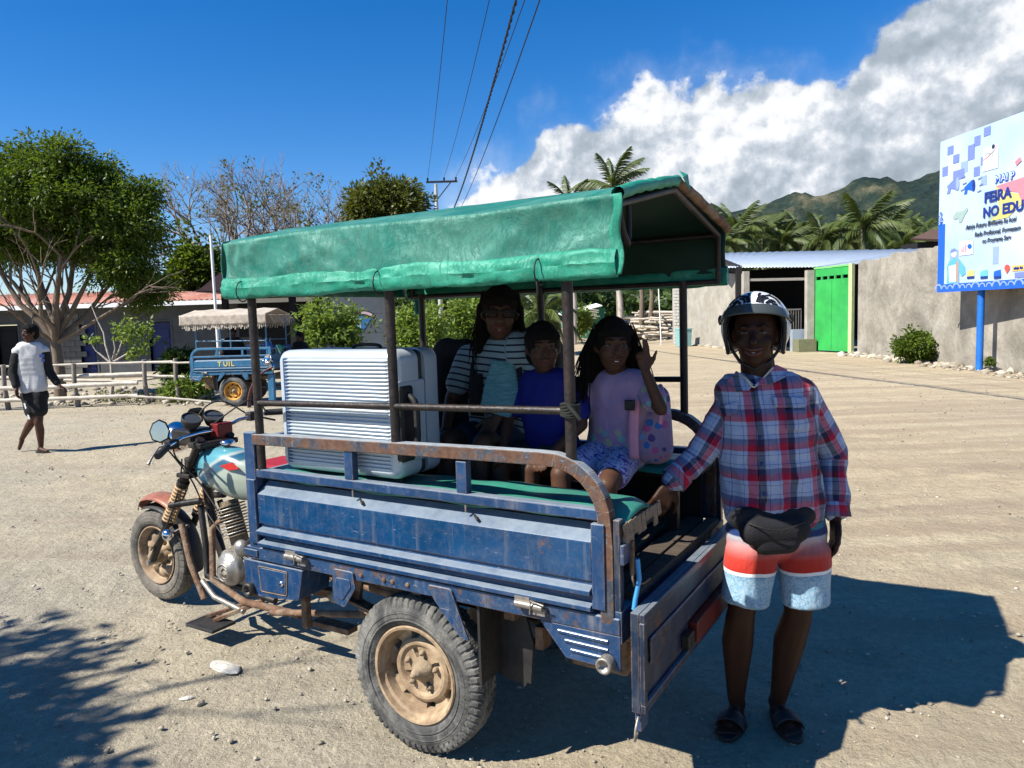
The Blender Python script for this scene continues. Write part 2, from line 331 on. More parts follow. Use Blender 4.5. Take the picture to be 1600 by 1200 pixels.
c = mixc(nt, lf, c, mixc(nt, .6, c, (.57, .46, .29)))
c = mixc(nt, 1.0, c, ramp(nt, tn(nt, P, 2.6, 8, .7), [(.3, .78), (.7, 1.08)]), 'MULTIPLY')
c = mixc(nt, 1.0, c, ramp(nt, tn(nt, P, 26, 6, .75), [(.3, .74), (.7, 1.14)]), 'MULTIPLY')
c = mixc(nt, 1.0, c, ramp(nt, tn(nt, P, 120, 3, .7), [(.3, .78), (.7, 1.12)]), 'MULTIPLY')
road = mth(nt, 'MULTIPLY', lf, ramp(nt, tn(nt, P, 1.1, 6, .65, (.16, 2.4, 1), .12), [(.42, 0.0), (.60, .8)]))
c = mixc(nt, road, c, (.34, .265, .18))
wob = mth(nt, 'MULTIPLY', mth(nt, 'SUBTRACT', tn(nt, P, .5, 3), .5), 1.6); trk = None
for sl_, d_, w_ in ((.08, 5.5, .10), (.08, 6.35, .10), (-.16, 4.7, .09), (.02, 8.6, .12), (-.22, 12.2, .16), (-.22, 13.6, .16), (-.28, 16.5, .2), (-.12, 9.3, .13), (.30, 7.4, .09)):
    q_ = mth(nt, 'ABSOLUTE', mth(nt, 'SUBTRACT', mth(nt, 'ADD', sepx.outputs[1], wob), mth(nt, 'ADD', mth(nt, 'MULTIPLY', sepx.outputs[0], sl_), d_))); q_ = sstep(nt, q_, w_*1.5, w_*.6); trk = q_ if trk is None else mth(nt, 'MAXIMUM', trk, q_)
trk = mth(nt, 'MULTIPLY', trk, ramp(nt, tn(nt, P, 1.3, 5), [(.40, .15), (.6, 1.0)]))
c = mixc(nt, mth(nt, 'MULTIPLY', trk, .42), c, (.27, .215, .155))
vo = N(nt, 'ShaderNodeTexVoronoi', i_Scale=38.0, i_Randomness=1.0); nt.links.new(P, vo.inputs['Vector'])
sp = mth(nt, 'MULTIPLY', ramp(nt, vo.outputs['Distance'], [(.10, 1.0), (.17, 0.0)]), ramp(nt, tn(nt, P, 7, 3), [(.5, 0.0), (.6, 1.0)]))
c = mixc(nt, mth(nt, 'MULTIPLY', sp, .7), c, mixc(nt, vo.outputs['Color'], (.20, .17, .13), (.62, .57, .48)))
nt.links.new(c, b.inputs['Base Color']); b.inputs['Roughness'].default_value = .95; b.inputs['Specular IOR Level'].default_value = .15
hgt = mth(nt, 'ADD', mth(nt, 'MULTIPLY', tn(nt, P, 45, 8, .75), .5), mth(nt, 'ADD', tn(nt, P, 12, 6, .7), mth(nt, 'MULTIPLY', sp, .5)))
bp = N(nt, 'ShaderNodeBump', i_Strength=1.0, i_Distance=.034); nt.links.new(hgt, bp.inputs['Height']); nt.links.new(bp.outputs[0], b.inputs['Normal'])
M['dirt'] = m
g = link('ground', npmesh('ground', np.stack([X, Y, Z], -1).reshape(-1, 3), Fg, m, smooth=True)); tag(g, kind='structure')
# ---- stones and gravel
def ico():
    bm = bmesh.new(); bmesh.ops.create_icosphere(bm, subdivisions=1, radius=1); v = np.array([x.co for x in bm.verts]); f = np.array([[q.index for q in p.verts] for p in bm.faces]); bm.free(); return v, f
IV, IF = ico()
def scatter_stones(name, pts, sizes, material, seed=0):
    r = np.random.default_rng(seed); n = len(pts); V = np.empty((n, len(IV), 3)); jit = 1+.35*(r.random((n, len(IV), 1))-.5)
    s = np.asarray(sizes)[:, None, None]*np.stack([r.uniform(.7, 1.4, n), r.uniform(.7, 1.2, n), r.uniform(.4, .8, n)], -1)[:, None, :]
    V = IV[None]*jit*s; a = r.uniform(0, 2*pi, n); ca, sa = np.cos(a)[:, None], np.sin(a)[:, None]
    V = np.stack([V[..., 0]*ca-V[..., 1]*sa, V[..., 0]*sa+V[..., 1]*ca, V[..., 2]], -1)+np.asarray(pts)[:, None, :]
    Fs = (IF[None]+(np.arange(n)*len(IV))[:, None, None]).reshape(-1, 3)
    return npmesh(name, V.reshape(-1, 3), Fs, material, np.repeat(r.random(n), len(IV)))
ms_, nt, b = newmat('pebble'); at = N(nt, 'ShaderNodeAttribute', attribute_name='tone')
nt.links.new(ramp(nt, at.outputs['Fac'], [(0, (.18, .15, .11)), (.6, (.36, .31, .235)), (1, (.50, .45, .37))]), b.inputs['Base Color']); b.inputs['Roughness'].default_value = .9; M['pebble'] = ms_
r = np.random.default_rng(3); n = 3900
rad = 1.9+18*r.random(n)**1.7; an = r.uniform(radians(-42), radians(42), n)
px_, py_ = rad*np.sin(an), rad*np.cos(an); sz = np.minimum(.003+.009*r.random(n)**5+.0008*rad*r.random(n), .018)
o = link('gravel', scatter_stones('gravel', np.stack([px_, py_, sz*.1], -1), sz, M['pebble'], 4)); tag(o, 'small loose stones scattered over the packed dirt', kind='stuff')
M['pale_stone'] = mat('pale_stone', (.47, .44, .38), .85, 0, .2, 14, .5, 40)
def rock(name, loc, dims, rz, material, label, group=None, seed=0, sub=2):
    bm = bmesh.new(); bmesh.ops.create_icosphere(bm, subdivisions=sub, radius=1)
    for v in bm.verts:
        k = 1+.25*noise.noise(v.co*1.6+Vector((seed*7.1, 0, 0)))+.08*noise.noise(v.co*5+Vector((seed, 3, 0)))
        v.co = Vector((v.co.x*dims[0]*k, v.co.y*dims[1]*k, max(v.co.z, -.5)*dims[2]*k))
    me = bpy.data.meshes.new(name); bm.to_mesh(me); bm.free(); me.materials.append(material)
    o = link(name, me, None, (loc[0], loc[1], dims[2]*.35), (0, 0, rz)); return tag(o, label, 'stone', group)
rock('flat_stone', gp(352, 1044), (.095, .042, .014), -.55, M['pale_stone'], 'long flat pale stone lying alone on the dirt left of the rear wheel', seed=1, sub=3)
M['stone2'] = mat('brown_stone', (.33, .28, .21), .9, 0, .3, 14, .5, 40)
rock('stone', gp(292, 1092), (.032, .014, .009), .3, M['pale_stone'], 'small pale chip of stone below the long flat stone', seed=2)
rock('stone', gp(313, 1101), (.020, .012, .013), .9, M['stone2'], 'small brown stone with a dark side just right of the pale chip', seed=3)
for i, (u, v) in enumerate([(252, 1138), (332, 1146), (360, 1158), (30, 1150), (90, 1132), (151, 999), (172, 988), (292, 1020), (120, 945), (60, 968), (1408, 1103), (1490, 700), (1500, 834), (1446, 775), (1560, 790)]):
    k = random.uniform(.55, 1.05); rock('stone', gp(u, v), (.016*k, .013*k, .011*k), i, M['stone2'], 'fist sized or smaller brown stone lying loose on the packed dirt', 'loose stones on the dirt', seed=i+4)
# ---- mountains
def mountain(name, prof, dist, depth, material, seed, rough=1.0):
    """prof: (azimuth deg, elevation deg) of the crest seen from the square."""
    pa = np.array([p[0] for p in prof]); pe = np.array([p[1] for p in prof]); na, nd = 260, 34
    az_ = np.radians(np.linspace(pa[0], pa[-1], na)); t = np.linspace(0, 1, nd); A, T = np.meshgrid(az_, t); D = dist+depth*T
    crest = np.tan(np.radians(np.interp(np.degrees(A), pa, pe)*.85))*(dist+depth*.62)
    shape = np.where(T < .62, (T/.62)**1.15, 1-((T-.62)/.38)**2)
    Xm, Ym = D*np.sin(A), D*np.cos(A); Zm = crest*shape
    rid = 1-2*np.abs(vnoise(Xm, Ym, 1/(dist*.10), seed)); rid2 = 1-2*np.abs(vnoise(Xm, Ym, 1/(dist*.035), seed+1))
    Zm = Zm+crest*(.13*(rid-.5)+.07*(rid2-.5)+.03*vnoise(Xm, Ym, 1/(dist*.012), seed+2))*np.minimum(1, shape*1.3)*rough-5
    I = np.arange(na*nd).reshape(nd, na); Fm = np.stack([I[:-1, :-1], I[:-1, 1:], I[1:, 1:], I[1:, :-1]], -1).reshape(-1, 4)
    o = link(name, npmesh(name, np.stack([Xm, Ym, Zm], -1).reshape(-1, 3), Fm, material, smooth=True)); return tag(o, kind='structure')
mm, nt, b = newmat('forest_slope_hazed'); tcn = N(nt, 'ShaderNodeTexCoord'); P = tcn.outputs['Object']
c = ramp(nt, tn(nt, P, .0045, 9, .7), [(.35, (.018, .032, .034)), (.5, (.028, .044, .036)), (.58, (.060, .070, .048)), (.68, (.15, .135, .09))])  # cloud shadow and blue haze are painted into the slope colours
c = mixc(nt, 1.0, c, ramp(nt, tn(nt, P, .03, 6, .8), [(.3, .55), (.7, 1.35)]), 'MULTIPLY')
nt.links.new(c, b.inputs['Base Color']); b.inputs['Roughness'].default_value = 1; b.inputs['Specular IOR Level'].default_value = .05
bp = N(nt, 'ShaderNodeBump', i_Strength=1.0, i_Distance=25.0); nt.links.new(tn(nt, P, .02, 8, .75), bp.inputs['Height']); nt.links.new(bp.outputs[0], b.inputs['Normal'])
mountain('mountain_ridge', [(4, 5.6), (10, 7.0), (15, 8.0), (18, 8.7), (21, 9.1), (23, 9.4), (26, 9.8), (29, 9.8), (33, 10.0), (38, 10.5), (46, 9), (60, 5)], 3600, 1500, mm, 21)
mm2 = mm.copy(); mm2.name = 'forest_foothill_hazed'
mountain('foothills', [(0, 2.0), (8, 4.0), (14, 6.2), (18, 6.6), (22, 6.4), (26, 6.7), (29, 7.6), (33, 8.4), (40, 8.2), (50, 6), (62, 2)], 1900, 900, mm2, 33, .8)
# ================================================================== FOLIAGE
def leaves(centers, crad, per, ll, lw, outward=None, droop=.3, seed=0, clump=.35):
    """per leaf blades round every twig end; returns vertices, quads and a tone per vertex"""
    r = np.random.default_rng(seed); C = np.repeat(np.asarray(centers), per, 0); n = len(C)
    off = r.normal(size=(n, 3)); off /= np.linalg.norm(off, axis=1)[:, None]; off *= (r.random(n)**.5*crad)[:, None]; off[:, 2] *= .7
    d = off/crad*.8+r.normal(size=(n, 3))*.5
    if outward is not None: d += np.repeat(outward, per, 0)*.5
    d[:, 2] -= droop; d /= np.linalg.norm(d, axis=1)[:, None]
    s = np.cross(d, r.normal(size=(n, 3))+np.array([0, 0, 1.2])); s /= np.linalg.norm(s, axis=1)[:, None]
    L = (ll*r.uniform(.6, 1.3, n))[:, None]; Wd = (lw*r.uniform(.7, 1.3, n))[:, None]; p = C+off
    V = np.stack([p, p+d*L*.45+s*Wd, p+d*L, p+d*L*.45-s*Wd], 1).reshape(-1, 3)
    ct = np.repeat(r.random(len(centers)), per); tone = np.repeat(np.clip(ct*.55+r.random(n)*.45, 0, 1), 4)
    return V, np.arange(n*4).reshape(-1, 4), tone
def blob_points(blobs, n, seed=0, shell=.55, lumps=.25):
    """points inside ellipsoids (cx,cy,cz,rx,ry,rz), crowded to their skins; blobs share n by surface"""
    r = np.random.default_rng(seed); ar = np.array([(b[3]*b[4]+b[4]*b[5]+b[3]*b[5]) for b in blobs]); ks = r.choice(len(blobs), n, p=ar/ar.sum()); B = np.array(blobs)[ks]
    d = r.normal(size=(n, 3)); d /= np.linalg.norm(d, axis=1)[:, None]; rr = shell+(1-shell)*r.random(n)**.6
    lum = np.array([noise.noise(Vector(tuple(q*2.2+k))) for q, k in zip(d, ks)]); rr *= 1+lumps*lum*2
    return B[:, :3]+d*B[:, 3:]*rr[:, None], d
def crown(name, parent, blobs, nclust, per, crad, ll, lw, material, seed=0, droop=.3, shell=.55, lumps=.25):
    c, d = blob_points(blobs, nclust, seed, shell, lumps); V, Fq, t = leaves(c, crad, per, ll, lw, d, droop, seed+1)
    return link(name, npmesh(name, V, Fq, material, t), parent)
def branch_rec(mb, p, d, L, r, depth, spread=.5, up=.15, tips=None, n=6, kids=(2, 3), shrink=.72, wob=.12):
    pts = [p]; q = p.copy(); dd_ = d.copy(); seg = 4
    for i in range(seg):
        dd_ = (dd_+Vector((random.uniform(-wob, wob), random.uniform(-wob, wob), random.uniform(-wob, wob)+up*.25))).normalized(); q = q+dd_*L/seg; pts.append(q.copy())
    mb.tube(pts, [r*(1-.4*i/seg) for i in range(seg+1)], n=max(3, n), cap=False)
    if depth == 0:
        if tips is not None: tips.append((q.copy(), dd_.copy()))
        return
    for k in range(random.randint(*kids)):
        a = dd_.orthogonal().normalized(); a.rotate(Matrix.Rotation(random.uniform(0, 2*pi), 3, dd_)); nd = (dd_+a*spread*random.uniform(.6, 1.4)+Vector((0, 0, up))).normalized()
        start = pts[-1] if k < 2 else pts[random.randint(2, 4)]
        branch_rec(mb, start.copy(), nd, L*shrink*random.uniform(.8, 1.15), r*.6, depth-1, spread, up, tips, n-1, kids, shrink, wob)
M['bark'] = mat('bark', (.16, .12, .085), .9, 0, .35, 6, .6, 25, stretch=(4, 4, 1)); M['pale_bark'] = mat('pale_bark', (.42, .37, .31), .85, 0, .3, 6, .5, 25, stretch=(3, 3, .6))
M['grey_bark'] = mat('grey_bark', (.23, .195, .16), .9, 0, .25, 8, .4, 25)
M['leaf'] = leafmat('leaf_mid', (.012, .034, .006), (.13, .19, .018), .36); M['leaf_dark'] = leafmat('leaf_dark', (.012, .030, .008), (.065, .11, .02), .22)
M['leaf_light'] = leafmat('leaf_light', (.05, .10, .015), (.24, .32, .06), .35); M['leaf_olive'] = leafmat('leaf_olive', (.028, .040, .009), (.14, .155, .028), .25)
M['leaf_palm'] = leafmat('leaf_palm', (.018, .038, .010), (.12, .155, .035), .2)
def P3(u, v, y): q = py(u, v, y); return q
# the big tree at the left edge
def broad_tree(label, base, limbs, blobs, nclust, per, crad, ll, lw, leaf, bark, seed, trunk_r=.2, droop=.3, group=None, lumps=.25, shell=.5, name='tree', bare=0):
    random.seed(seed); t = empty(name, base, 0, label, 'tree', group); mb = MB(); b0 = Vector((0, 0, 0))
    fork = Vector((0, 0, limbs[0])); mb.tube([b0+Vector((0, 0, -.1)), fork*.5+Vector((.05, 0, 0)), fork], [trunk_r*1.25, trunk_r, trunk_r*.9], n=10, cap=False)
    mb.build('trunk', bark, t); lb = MB()
    for tx, ty, tz, rr in limbs[1]:
        e = Vector((tx, ty, tz)); mid = fork.lerp(e, .5)+Vector((random.uniform(-.2, .2), random.uniform(-.2, .2), -.1)); q1 = fork.lerp(mid, .5)+Vector((random.uniform(-.12, .12), 0, .05))
        lb.tube([fork, q1, mid, e], [rr, rr*.85, rr*.7, rr*.4], n=7, cap=False)
        for k in range(4):
            st = mid.lerp(e, k/3); d = (e-fork).normalized()+Vector((random.uniform(-.7, .7), random.uniform(-.7, .7), random.uniform(-.2, .6)))
            branch_rec(lb, st, d.normalized(), (e-fork).length*.36, rr*.35, 2+bare, .55, .05, None, 5)
    lb.build('limbs', bark, t)
    c = crown('crown', t, blobs, nclust, per, crad, ll, lw, leaf, seed, droop, shell, lumps); return t
TY = 17.2; bt = py(92, 600, TY); bt.z = 0
def L_(u, v, dy=0): q = py(u, v, TY+dy)-bt; return q
def bl(u, v, ru, rv, dy=0, ry=None):
    q = L_(u, v, dy); k = TY/1150; return (q.x, q.y, q.z, ru*k, (ry or ru)*k, rv*k)
broad_tree('big green tree with pale bare lower limbs at the left edge behind the walking boy', bt, (1.3, [(*L_(20, 440), .10), (*L_(45, 380, .6), .10), (*L_(95, 400, -.5), .10), (*L_(140, 430), .09), (*L_(175, 440, .7), .08), (*L_(-15, 400), .09), (*L_(120, 370, .5), .09), (*L_(60, 430, -1), .07), (*L_(200, 470, -.4), .06), (*L_(10, 480, -.6), .06)]),
    [bl(70, 305, 66, 56), bl(-5, 325, 62, 58), bl(140, 325, 52, 56), bl(205, 350, 40, 46), bl(120, 380, 66, 28, .5), bl(20, 385, 62, 24, .5), bl(190, 420, 44, 30), bl(228, 452, 36, 28, .8), bl(95, 252, 36, 30), bl(30, 270, 34, 32), bl(160, 275, 26, 22, .4), bl(225, 310, 24, 22, .5)], 4700, 21, .27, .11, .021, M['leaf'], M['bark'], 5, .115, .35, lumps=.5, shell=.55)
# off to the left, above the camera's side: the tree whose crown shades the lower left corner
broad_tree('spreading green tree standing beside the square, shading the dirt at lower left', (-8.25, .62, 0), (2.2, [(.9, .3, 3.6, .09), (-.8, .2, 3.9, .09), (.2, -.9, 3.8, .09), (.6, .9, 3.5, .08), (2.0, .3, 3.7, .06)]),
    [(1.0, .75, 4.0, 1.25, .85, .6), (0, -.2, 4.3, 1.4, 1.3, .8), (1.0, -.75, 3.9, 1.1, .8, .55), (-.6, .5, 4.1, 1.2, 1.1, .7), (2.15, .42, 3.9, 1.0, .55, .4), (2.1, -.25, 3.85, .8, .3, .3)], 3300, 14, .22, .17, .035, M['leaf'], M['bark'], 8, .16, .3, lumps=.3)
# sapling in front of the fence
sp_ = gp(172, 628); random.seed(12); t = empty('sapling', sp_, 0, 'young sapling with thin bare limbs and few yellow green leaves in the bamboo fence', 'tree'); mb = MB()
k15 = sp_.y
def Q(u, v, dy=0): return py(u, v, k15+dy)-sp_
mb.tube([(0, 0, -.05), Q(176, 600), Q(174, 568)], [.045, .04, .035], 7); 
for path in ([(174, 568), (150, 548), (138, 530)], [(174, 568), (165, 540), (162, 520), (152, 500), (140, 470)], [(174, 568), (186, 548), (192, 530), (190, 505)], [(178, 565), (200, 552), (215, 548)], [(174, 568), (180, 545), (176, 525)]):
    mb.tube([Q(u, v, random.uniform(-.1, .1)) for u, v in path], [.024-.016*i/(len(path)-1) for i in range(len(path))], 6)
mb.build('trunk', M['pale_bark'], t)
cl = [Q(random.gauss(205, 15), random.gauss(515, 9), random.uniform(-.25, .25)) for _ in range(60)]+[Q(random.gauss(215, 9), random.gauss(548, 5), random.uniform(-.2, .2)) for _ in range(22)]+[Q(random.gauss(145, 7), random.gauss(530, 3), 0) for _ in range(8)]
V, Fq, tt = leaves([tuple(c) for c in cl], .10, 9, .10, .028, None, .2, 3); tag(link('leaf_clusters', npmesh('leaf_clusters', V, Fq, M['leaf_light'], tt), t), kind='stuff')
# bare tree and the leafy tree behind the long building
def bare_tree(label, base_uv, y, h, seed, spread=.5, lean=0, depth=5, r=.16, group=None, material=None):
    random.seed(seed); b0 = py(base_uv[0], base_uv[1], y); b0.z = 0; t = empty('bare_tree', b0, 0, label, 'tree', group)
    mb = MB(); mb.tube([(0, 0, 0), (0.05, 0, h*.2), (0, 0, h*.36)], [r*1.3, r, r*.85], 8, cap=False); mb.build('trunk', material or M['grey_bark'], t)
    br = MB(); tips = []
    for k in range(4):
        a = 2*pi*k/4+random.uniform(-.3, .3); branch_rec(br, Vector((0, 0, h*.34)), Vector((cos(a)*.6, sin(a)*.4, .8)).normalized(), h*.27, r*.55, depth, spread, .10, tips, 6, (3, 3), .70, .20)
    br.build('branches', material or M['grey_bark'], t)
    sub = [p for p, d in tips if random.random() < .07]
    if sub: V, Fq, tt = leaves([tuple(p) for p in sub], .22, 7, .15, .05, None, .1, seed); tag(link('leaf_clusters', npmesh('leaf_clusters', V, Fq, M['leaf_olive'], tt), t), kind='stuff')
    return t
bare_tree('wide bare tree with grey twigs rising above the front of the green canopy', (372, 560), 33, 8.0, 31, .70, r=.20)
bare_tree('second bare tree, denser twigs, right of the wide bare one above the canopy', (470, 560), 35, 8.3, 37, .66, r=.20)
bare_tree('low bare tree between the two tall ones above the canopy, thin twigs', (425, 560), 31, 6.8, 44, .75, r=.17)
bare_tree('bare tree behind the leafy olive tree, its twigs crossing the gap to its left', (530, 560), 34, 7.4, 46, .66, r=.18)
def tree_px(label, u0, vtop, u1, vbot, y, leaf, seed, nclust=900, per=12, ll=.3, lw=.07, crad=.45, name='tree', blobs=None, trunk=True, group=None, bark=None, lumps=.55, cat='tree'):
    k = y/1150; c = py((u0+u1)/2, (vtop+vbot)/2, y); base = Vector((c.x, c.y, 0)); t = empty(name, base, 0, label, cat, group)
    rx = (u1-u0)/2*k; rz = (vbot-vtop)/2*k; cz = c.z
    if trunk:
        mb = MB(); mb.tube([(0, 0, 0), (.1, 0, cz*.5), (0, 0, cz)], [.03*cz+.03, .02*cz+.02, .02], 7, cap=False)
        random.seed(seed)
        for q in range(5): a = random.uniform(0, 6.28); mb.tube([(0, 0, cz*.45), (rx*.3*cos(a), rx*.3*sin(a), cz*.8), (rx*.7*cos(a), rx*.7*sin(a), cz+rz*.3)], [.012*cz+.02, .012*cz, .01], 5, cap=False)
        mb.build('trunk', bark or M['bark'], t)
    r_ = random.Random(seed); bb = [(0, 0, cz, rx*.75, rx*.7, rz*.8)]
    for q in range(7):
        a = r_.uniform(0, 6.28); e = r_.uniform(-.7, .9); bb.append((rx*.55*cos(a), rx*.5*sin(a), cz+rz*.55*e, rx*.42, rx*.42, rz*.42))
    crown('crown', t, bb, nclust, per, crad, ll, lw, leaf, seed, .25, .45, lumps); return t
tree_px('leafy olive green tree left of the power pole above the canopy', 540, 262, 664, 400, 31, M['leaf_olive'], 51, 1300, 14, .22, .045, .34, lumps=.5)
tree_px('dark green bushy tree between the big left tree and the canopy corner', 262, 372, 345, 480, 30, M['leaf'], 52, 1100, 12, .25, .07, .35)
tree_px('green shrub in front of the grey wall seen over the suitcase', 472, 458, 572, 640, 19, M['leaf_light'], 53, 700, 12, .14, .035, .2, name='shrub', cat='shrub', lumps=.8)
tree_px('bright leafy shrub beyond the tricycle between its middle post and the woman', 612, 470, 700, 620, 20, M['leaf_light'], 54, 800, 12, .15, .035, .22, name='shrub', cat='shrub', lumps=.5)
tree_px('bright leafy shrub seen just behind the woman in the striped shirt', 690, 462, 770, 620, 23, M['leaf_light'], 55, 900, 12, .16, .04, .25, name='shrub', cat='shrub', lumps=.5)
tree_px('small shrub growing beside the stacked planks at the roadside', 885, 480, 925, 528, 41, M['leaf_light'], 56, 300, 10, .2, .06, .3, name='shrub', cat='shrub', trunk=False)
tree_px('round green bush at the foot of the rough grey wall', 1392, 515, 1458, 568, 20.2, M['leaf'], 57, 650, 12, .10, .028, .14, name='bush', cat='bush', trunk=False, lumps=.5)
tree_px('tiny weed beside the blue billboard post', 1538, 558, 1552, 572, 16.9, M['leaf'], 58, 30, 8, .07, .02, .06, name='weed', cat='weed', trunk=False)
tree_px('dark leafy plant behind the fence beside the second blue doorway', 252, 548, 300, 590, 17.5, M['leaf_dark'], 59, 240, 10, .14, .04, .15, name='shrub', cat='shrub', trunk=False)
tree_px('low light green weeds under the rear of the far blue tricycle', 248, 585, 335, 628, 15.9, M['leaf_light'], 60, 420, 10, .11, .02, .12, name='weeds', cat='weed', trunk=False)
# dark treeline far behind the square
V, Fq, tt = [], [], []
r = np.random.default_rng(8); n = 1500; uu = r.uniform(560, 1110, n); yy = r.uniform(62, 80, n); cs = []
for i in range(n): q = py(uu[i], 500, yy[i]); cs.append((q.x, q.y, r.uniform(.2, 4.3+1.2*sin(uu[i]*.03)+.8*sin(uu[i]*.11))))
V, Fq, tt = leaves(cs, 1.0, 12, .8, .2, None, .2, 9); o = link('treeline', npmesh('treeline', V, Fq, M['leaf_dark'], tt)); tag(o, 'dark mass of trees at the far end of the dirt road', kind='stuff')
# ---- palms
def frond_mesh(L, seed, droop=1.0):
    r_ = random.Random(seed); mb = MB(); n = 12; pts = []
    for i in range(n+1):
        t = i/n; pts.append(Vector((L*t*(1-.18*droop*t), 0, L*(.34*t-.62*droop*t*t))))
    mb.tube(pts, [.035*(1-.85*i/n) for i in range(n+1)], 4, cap=False, mi=1)
    for sd in (-1, 1):
        m_ = 34
        for j in range(m_):
            t = .1+.9*j/m_; f = t*n; i = min(int(f), n-1); p = pts[i].lerp(pts[i+1], f-i); d = (pts[i+1]-pts[i]).normalized()
            ll = L*.24*sin(pi*min(1, .18+t*.80))**.8*r_.uniform(.85, 1.1); dirn = (d*.75+Vector((0, sd, 0))*.75+Vector((0, 0, -.35-.5*r_.random()))).normalized()
            mid = p+dirn*ll*.5; tip = p+dirn*ll*.95+Vector((0, 0, -ll*.35)); wv = d*.032*L/2.4
            mb.add([p-wv, p+wv, mid+wv, mid-wv, tip], [(0, 1, 2, 3), (3, 2, 4)], 0)
    me = mb.mesh('frond', [M['leaf_palm'], M['leaf_palm']])
    a = me.attributes.new('tone', 'FLOAT', 'POINT'); a.data.foreach_set('value', np.random.default_rng(seed).random(len(me.vertices)).astype(np.float32)*.6+.15*(seed % 3)); return me
FR = [frond_mesh(2.9, s, d) for s, d in ((1, .7), (2, 1.0), (3, 1.35))]
def palm(label, u, vtop, y, seed, s=1.0, group=None, wind=.0, nf=17):
    r_ = random.Random(seed); top = py(u, vtop, y); lean = r_.uniform(-.5, .5); base = Vector((top.x-lean, y, 0)); h = top.z-1.3*s
    t = empty('palm_tree', base, 0, label, 'palm tree', group); mb = MB()
    mb.tube([(0, 0, 0), (lean*.25, 0, h*.4), (lean*.65, 0, h*.75), (lean, 0, h)], [.19, .13, .11, .12], 8, cap=False); mb.build('trunk', M['grey_bark'], t)
    for i in range(nf):
        a = 2.4*i+r_.uniform(-.3, .3); el_ = 1.15-1.5*(i/nf)+r_.uniform(-.1, .1); me = FR[min(2, int(3*i/nf))]
        o = link('frond', me, t, (lean, 0, h)); d = Vector((cos(a)*cos(el_)+wind, sin(a)*cos(el_), sin(el_))).normalized()
        o.rotation_euler = (r_.uniform(-.3, .3), -math.asin(d.z)+.1, atan2(d.y, d.x)); o.scale = (s*r_.uniform(.85, 1.1),)*3
    return t
palm('coconut palm standing alone against the cloud above the canopy', 955, 256, 44, 1, 1.05, wind=.35, nf=16)
palm('shorter coconut palm left of the lone palm, mostly hidden by the canopy', 888, 290, 46, 2, .9, wind=.35, nf=14)
palm('palm seen through the tricycle beside the boy, yellow green low fronds', 845, 455, 30, 3, .75)
names = ['palm in the grove nearest the green canopy corner', 'second palm of the grove from the canopy, tall crown', 'palm with drooping crown above the driver helmet', 'low palm just right of the driver helmet palm', 'palm in the grove above the dark warehouse opening', 'palm above the warehouse roof left of the green gate', 'small palm right above the green gate', 'tallest palm of the grove, above the green gate', 'palm close right of the tallest one', 'lower palm between the tallest palm and the billboard', 'palm above the rough wall with wide fronds', 'palm nearest the billboard beside the brown roof', 'background palm in the gap left of the tallest palm', 'background palm in the gap beside the canopy corner', 'background palm behind the brown roof', 'background palm low over the warehouse ridge', 'back row palm close to the canopy corner', 'back row palm second from the canopy corner', 'back row palm above the dark opening', 'back row palm left of the green gate', 'back row palm right of the green gate', 'back row palm above the ragged wall top', 'back row palm beside the billboard edge']
for i, (u, v, y, s) in enumerate([(1150, 322, 62, 1.15), (1192, 330, 66, 1.15), (1128, 345, 60, .95), (1222, 342, 64, 1.0), (1250, 332, 70, 1.25), (1285, 338, 62, 1.0), (1318, 345, 68, 1.0), (1348, 308, 60, 1.35), (1382, 326, 64, 1.15), (1412, 350, 58, .85), (1428, 338, 66, 1.1), (1458, 345, 60, .95), (1305, 350, 74, 1.1), (1170, 350, 76, 1.1), (1440, 352, 75, 1.1), (1265, 355, 72, 1.0), (1140, 336, 80, 1.2), (1180, 340, 84, 1.25), (1210, 334, 82, 1.2), (1240, 342, 86, 1.3), (1330, 336, 84, 1.2), (1370, 340, 82, 1.2), (1405, 334, 86, 1.3)]):
    palm(names[i], u, v+12, y, 10+i, s*1.12, 'palm grove behind the warehouse', .22, 21)
r = np.random.default_rng(18); cs = []
for i in range(700): q = py(r.uniform(1090, 1640), 400, r.uniform(70, 82)); cs.append((q.x, q.y, r.uniform(.3, 7.5)))
V, Fq, tt = leaves(cs, 1.1, 12, 1.0, .16, None, .2, 19); o = link('undergrowth', npmesh('undergrowth', V, Fq, M['leaf_palm'], tt)); tag(o, 'tangled green growth under the palm grove', kind='stuff')
# ================================================================== BUILDINGS, FENCE, POLE, BILLBOARD
DG = None
def bake(o, name=None):
    """replace a temporary object by the mesh its modifiers give"""
    dg = bpy.context.evaluated_depsgraph_get(); me = bpy.data.meshes.new_from_object(o.evaluated_get(dg)); me.name = name or o.name; d = o.data; bpy.data.objects.remove(o); return me
def text(name, s, size, material, parent, origin, ax, ay, ext=.002, bold=0, align='LEFT', shear=0, sx=1.0):
    cu = bpy.data.curves.new(name, 'FONT'); cu.body = s; cu.size = size; cu.extrude = ext; cu.offset = bold; cu.align_x = align; cu.shear = shear; cu.resolution_u = 3
    o = bpy.data.objects.new(name, cu); COL.objects.link(o); bpy.context.view_layer.update(); me = bake(o, name); me.materials.clear(); me.materials.append(material)
    ax = Vector(ax).normalized(); ay = Vector(ay).normalized(); az_ = ax.cross(ay)
    me.transform(Matrix(((ax.x*sx, ay.x, az_.x, origin[0]), (ax.y*sx, ay.y, az_.y, origin[1]), (ax.z*sx, ay.z, az_.z, origin[2]), (0, 0, 0, 1))))
    return link(name, me, parent)
M['plaster_dark'] = mat('grey_plaster', (.075, .08, .085), .9, 0, .3, 3, .3, 20, dirt=.4, dirtcol=(.05, .05, .048))
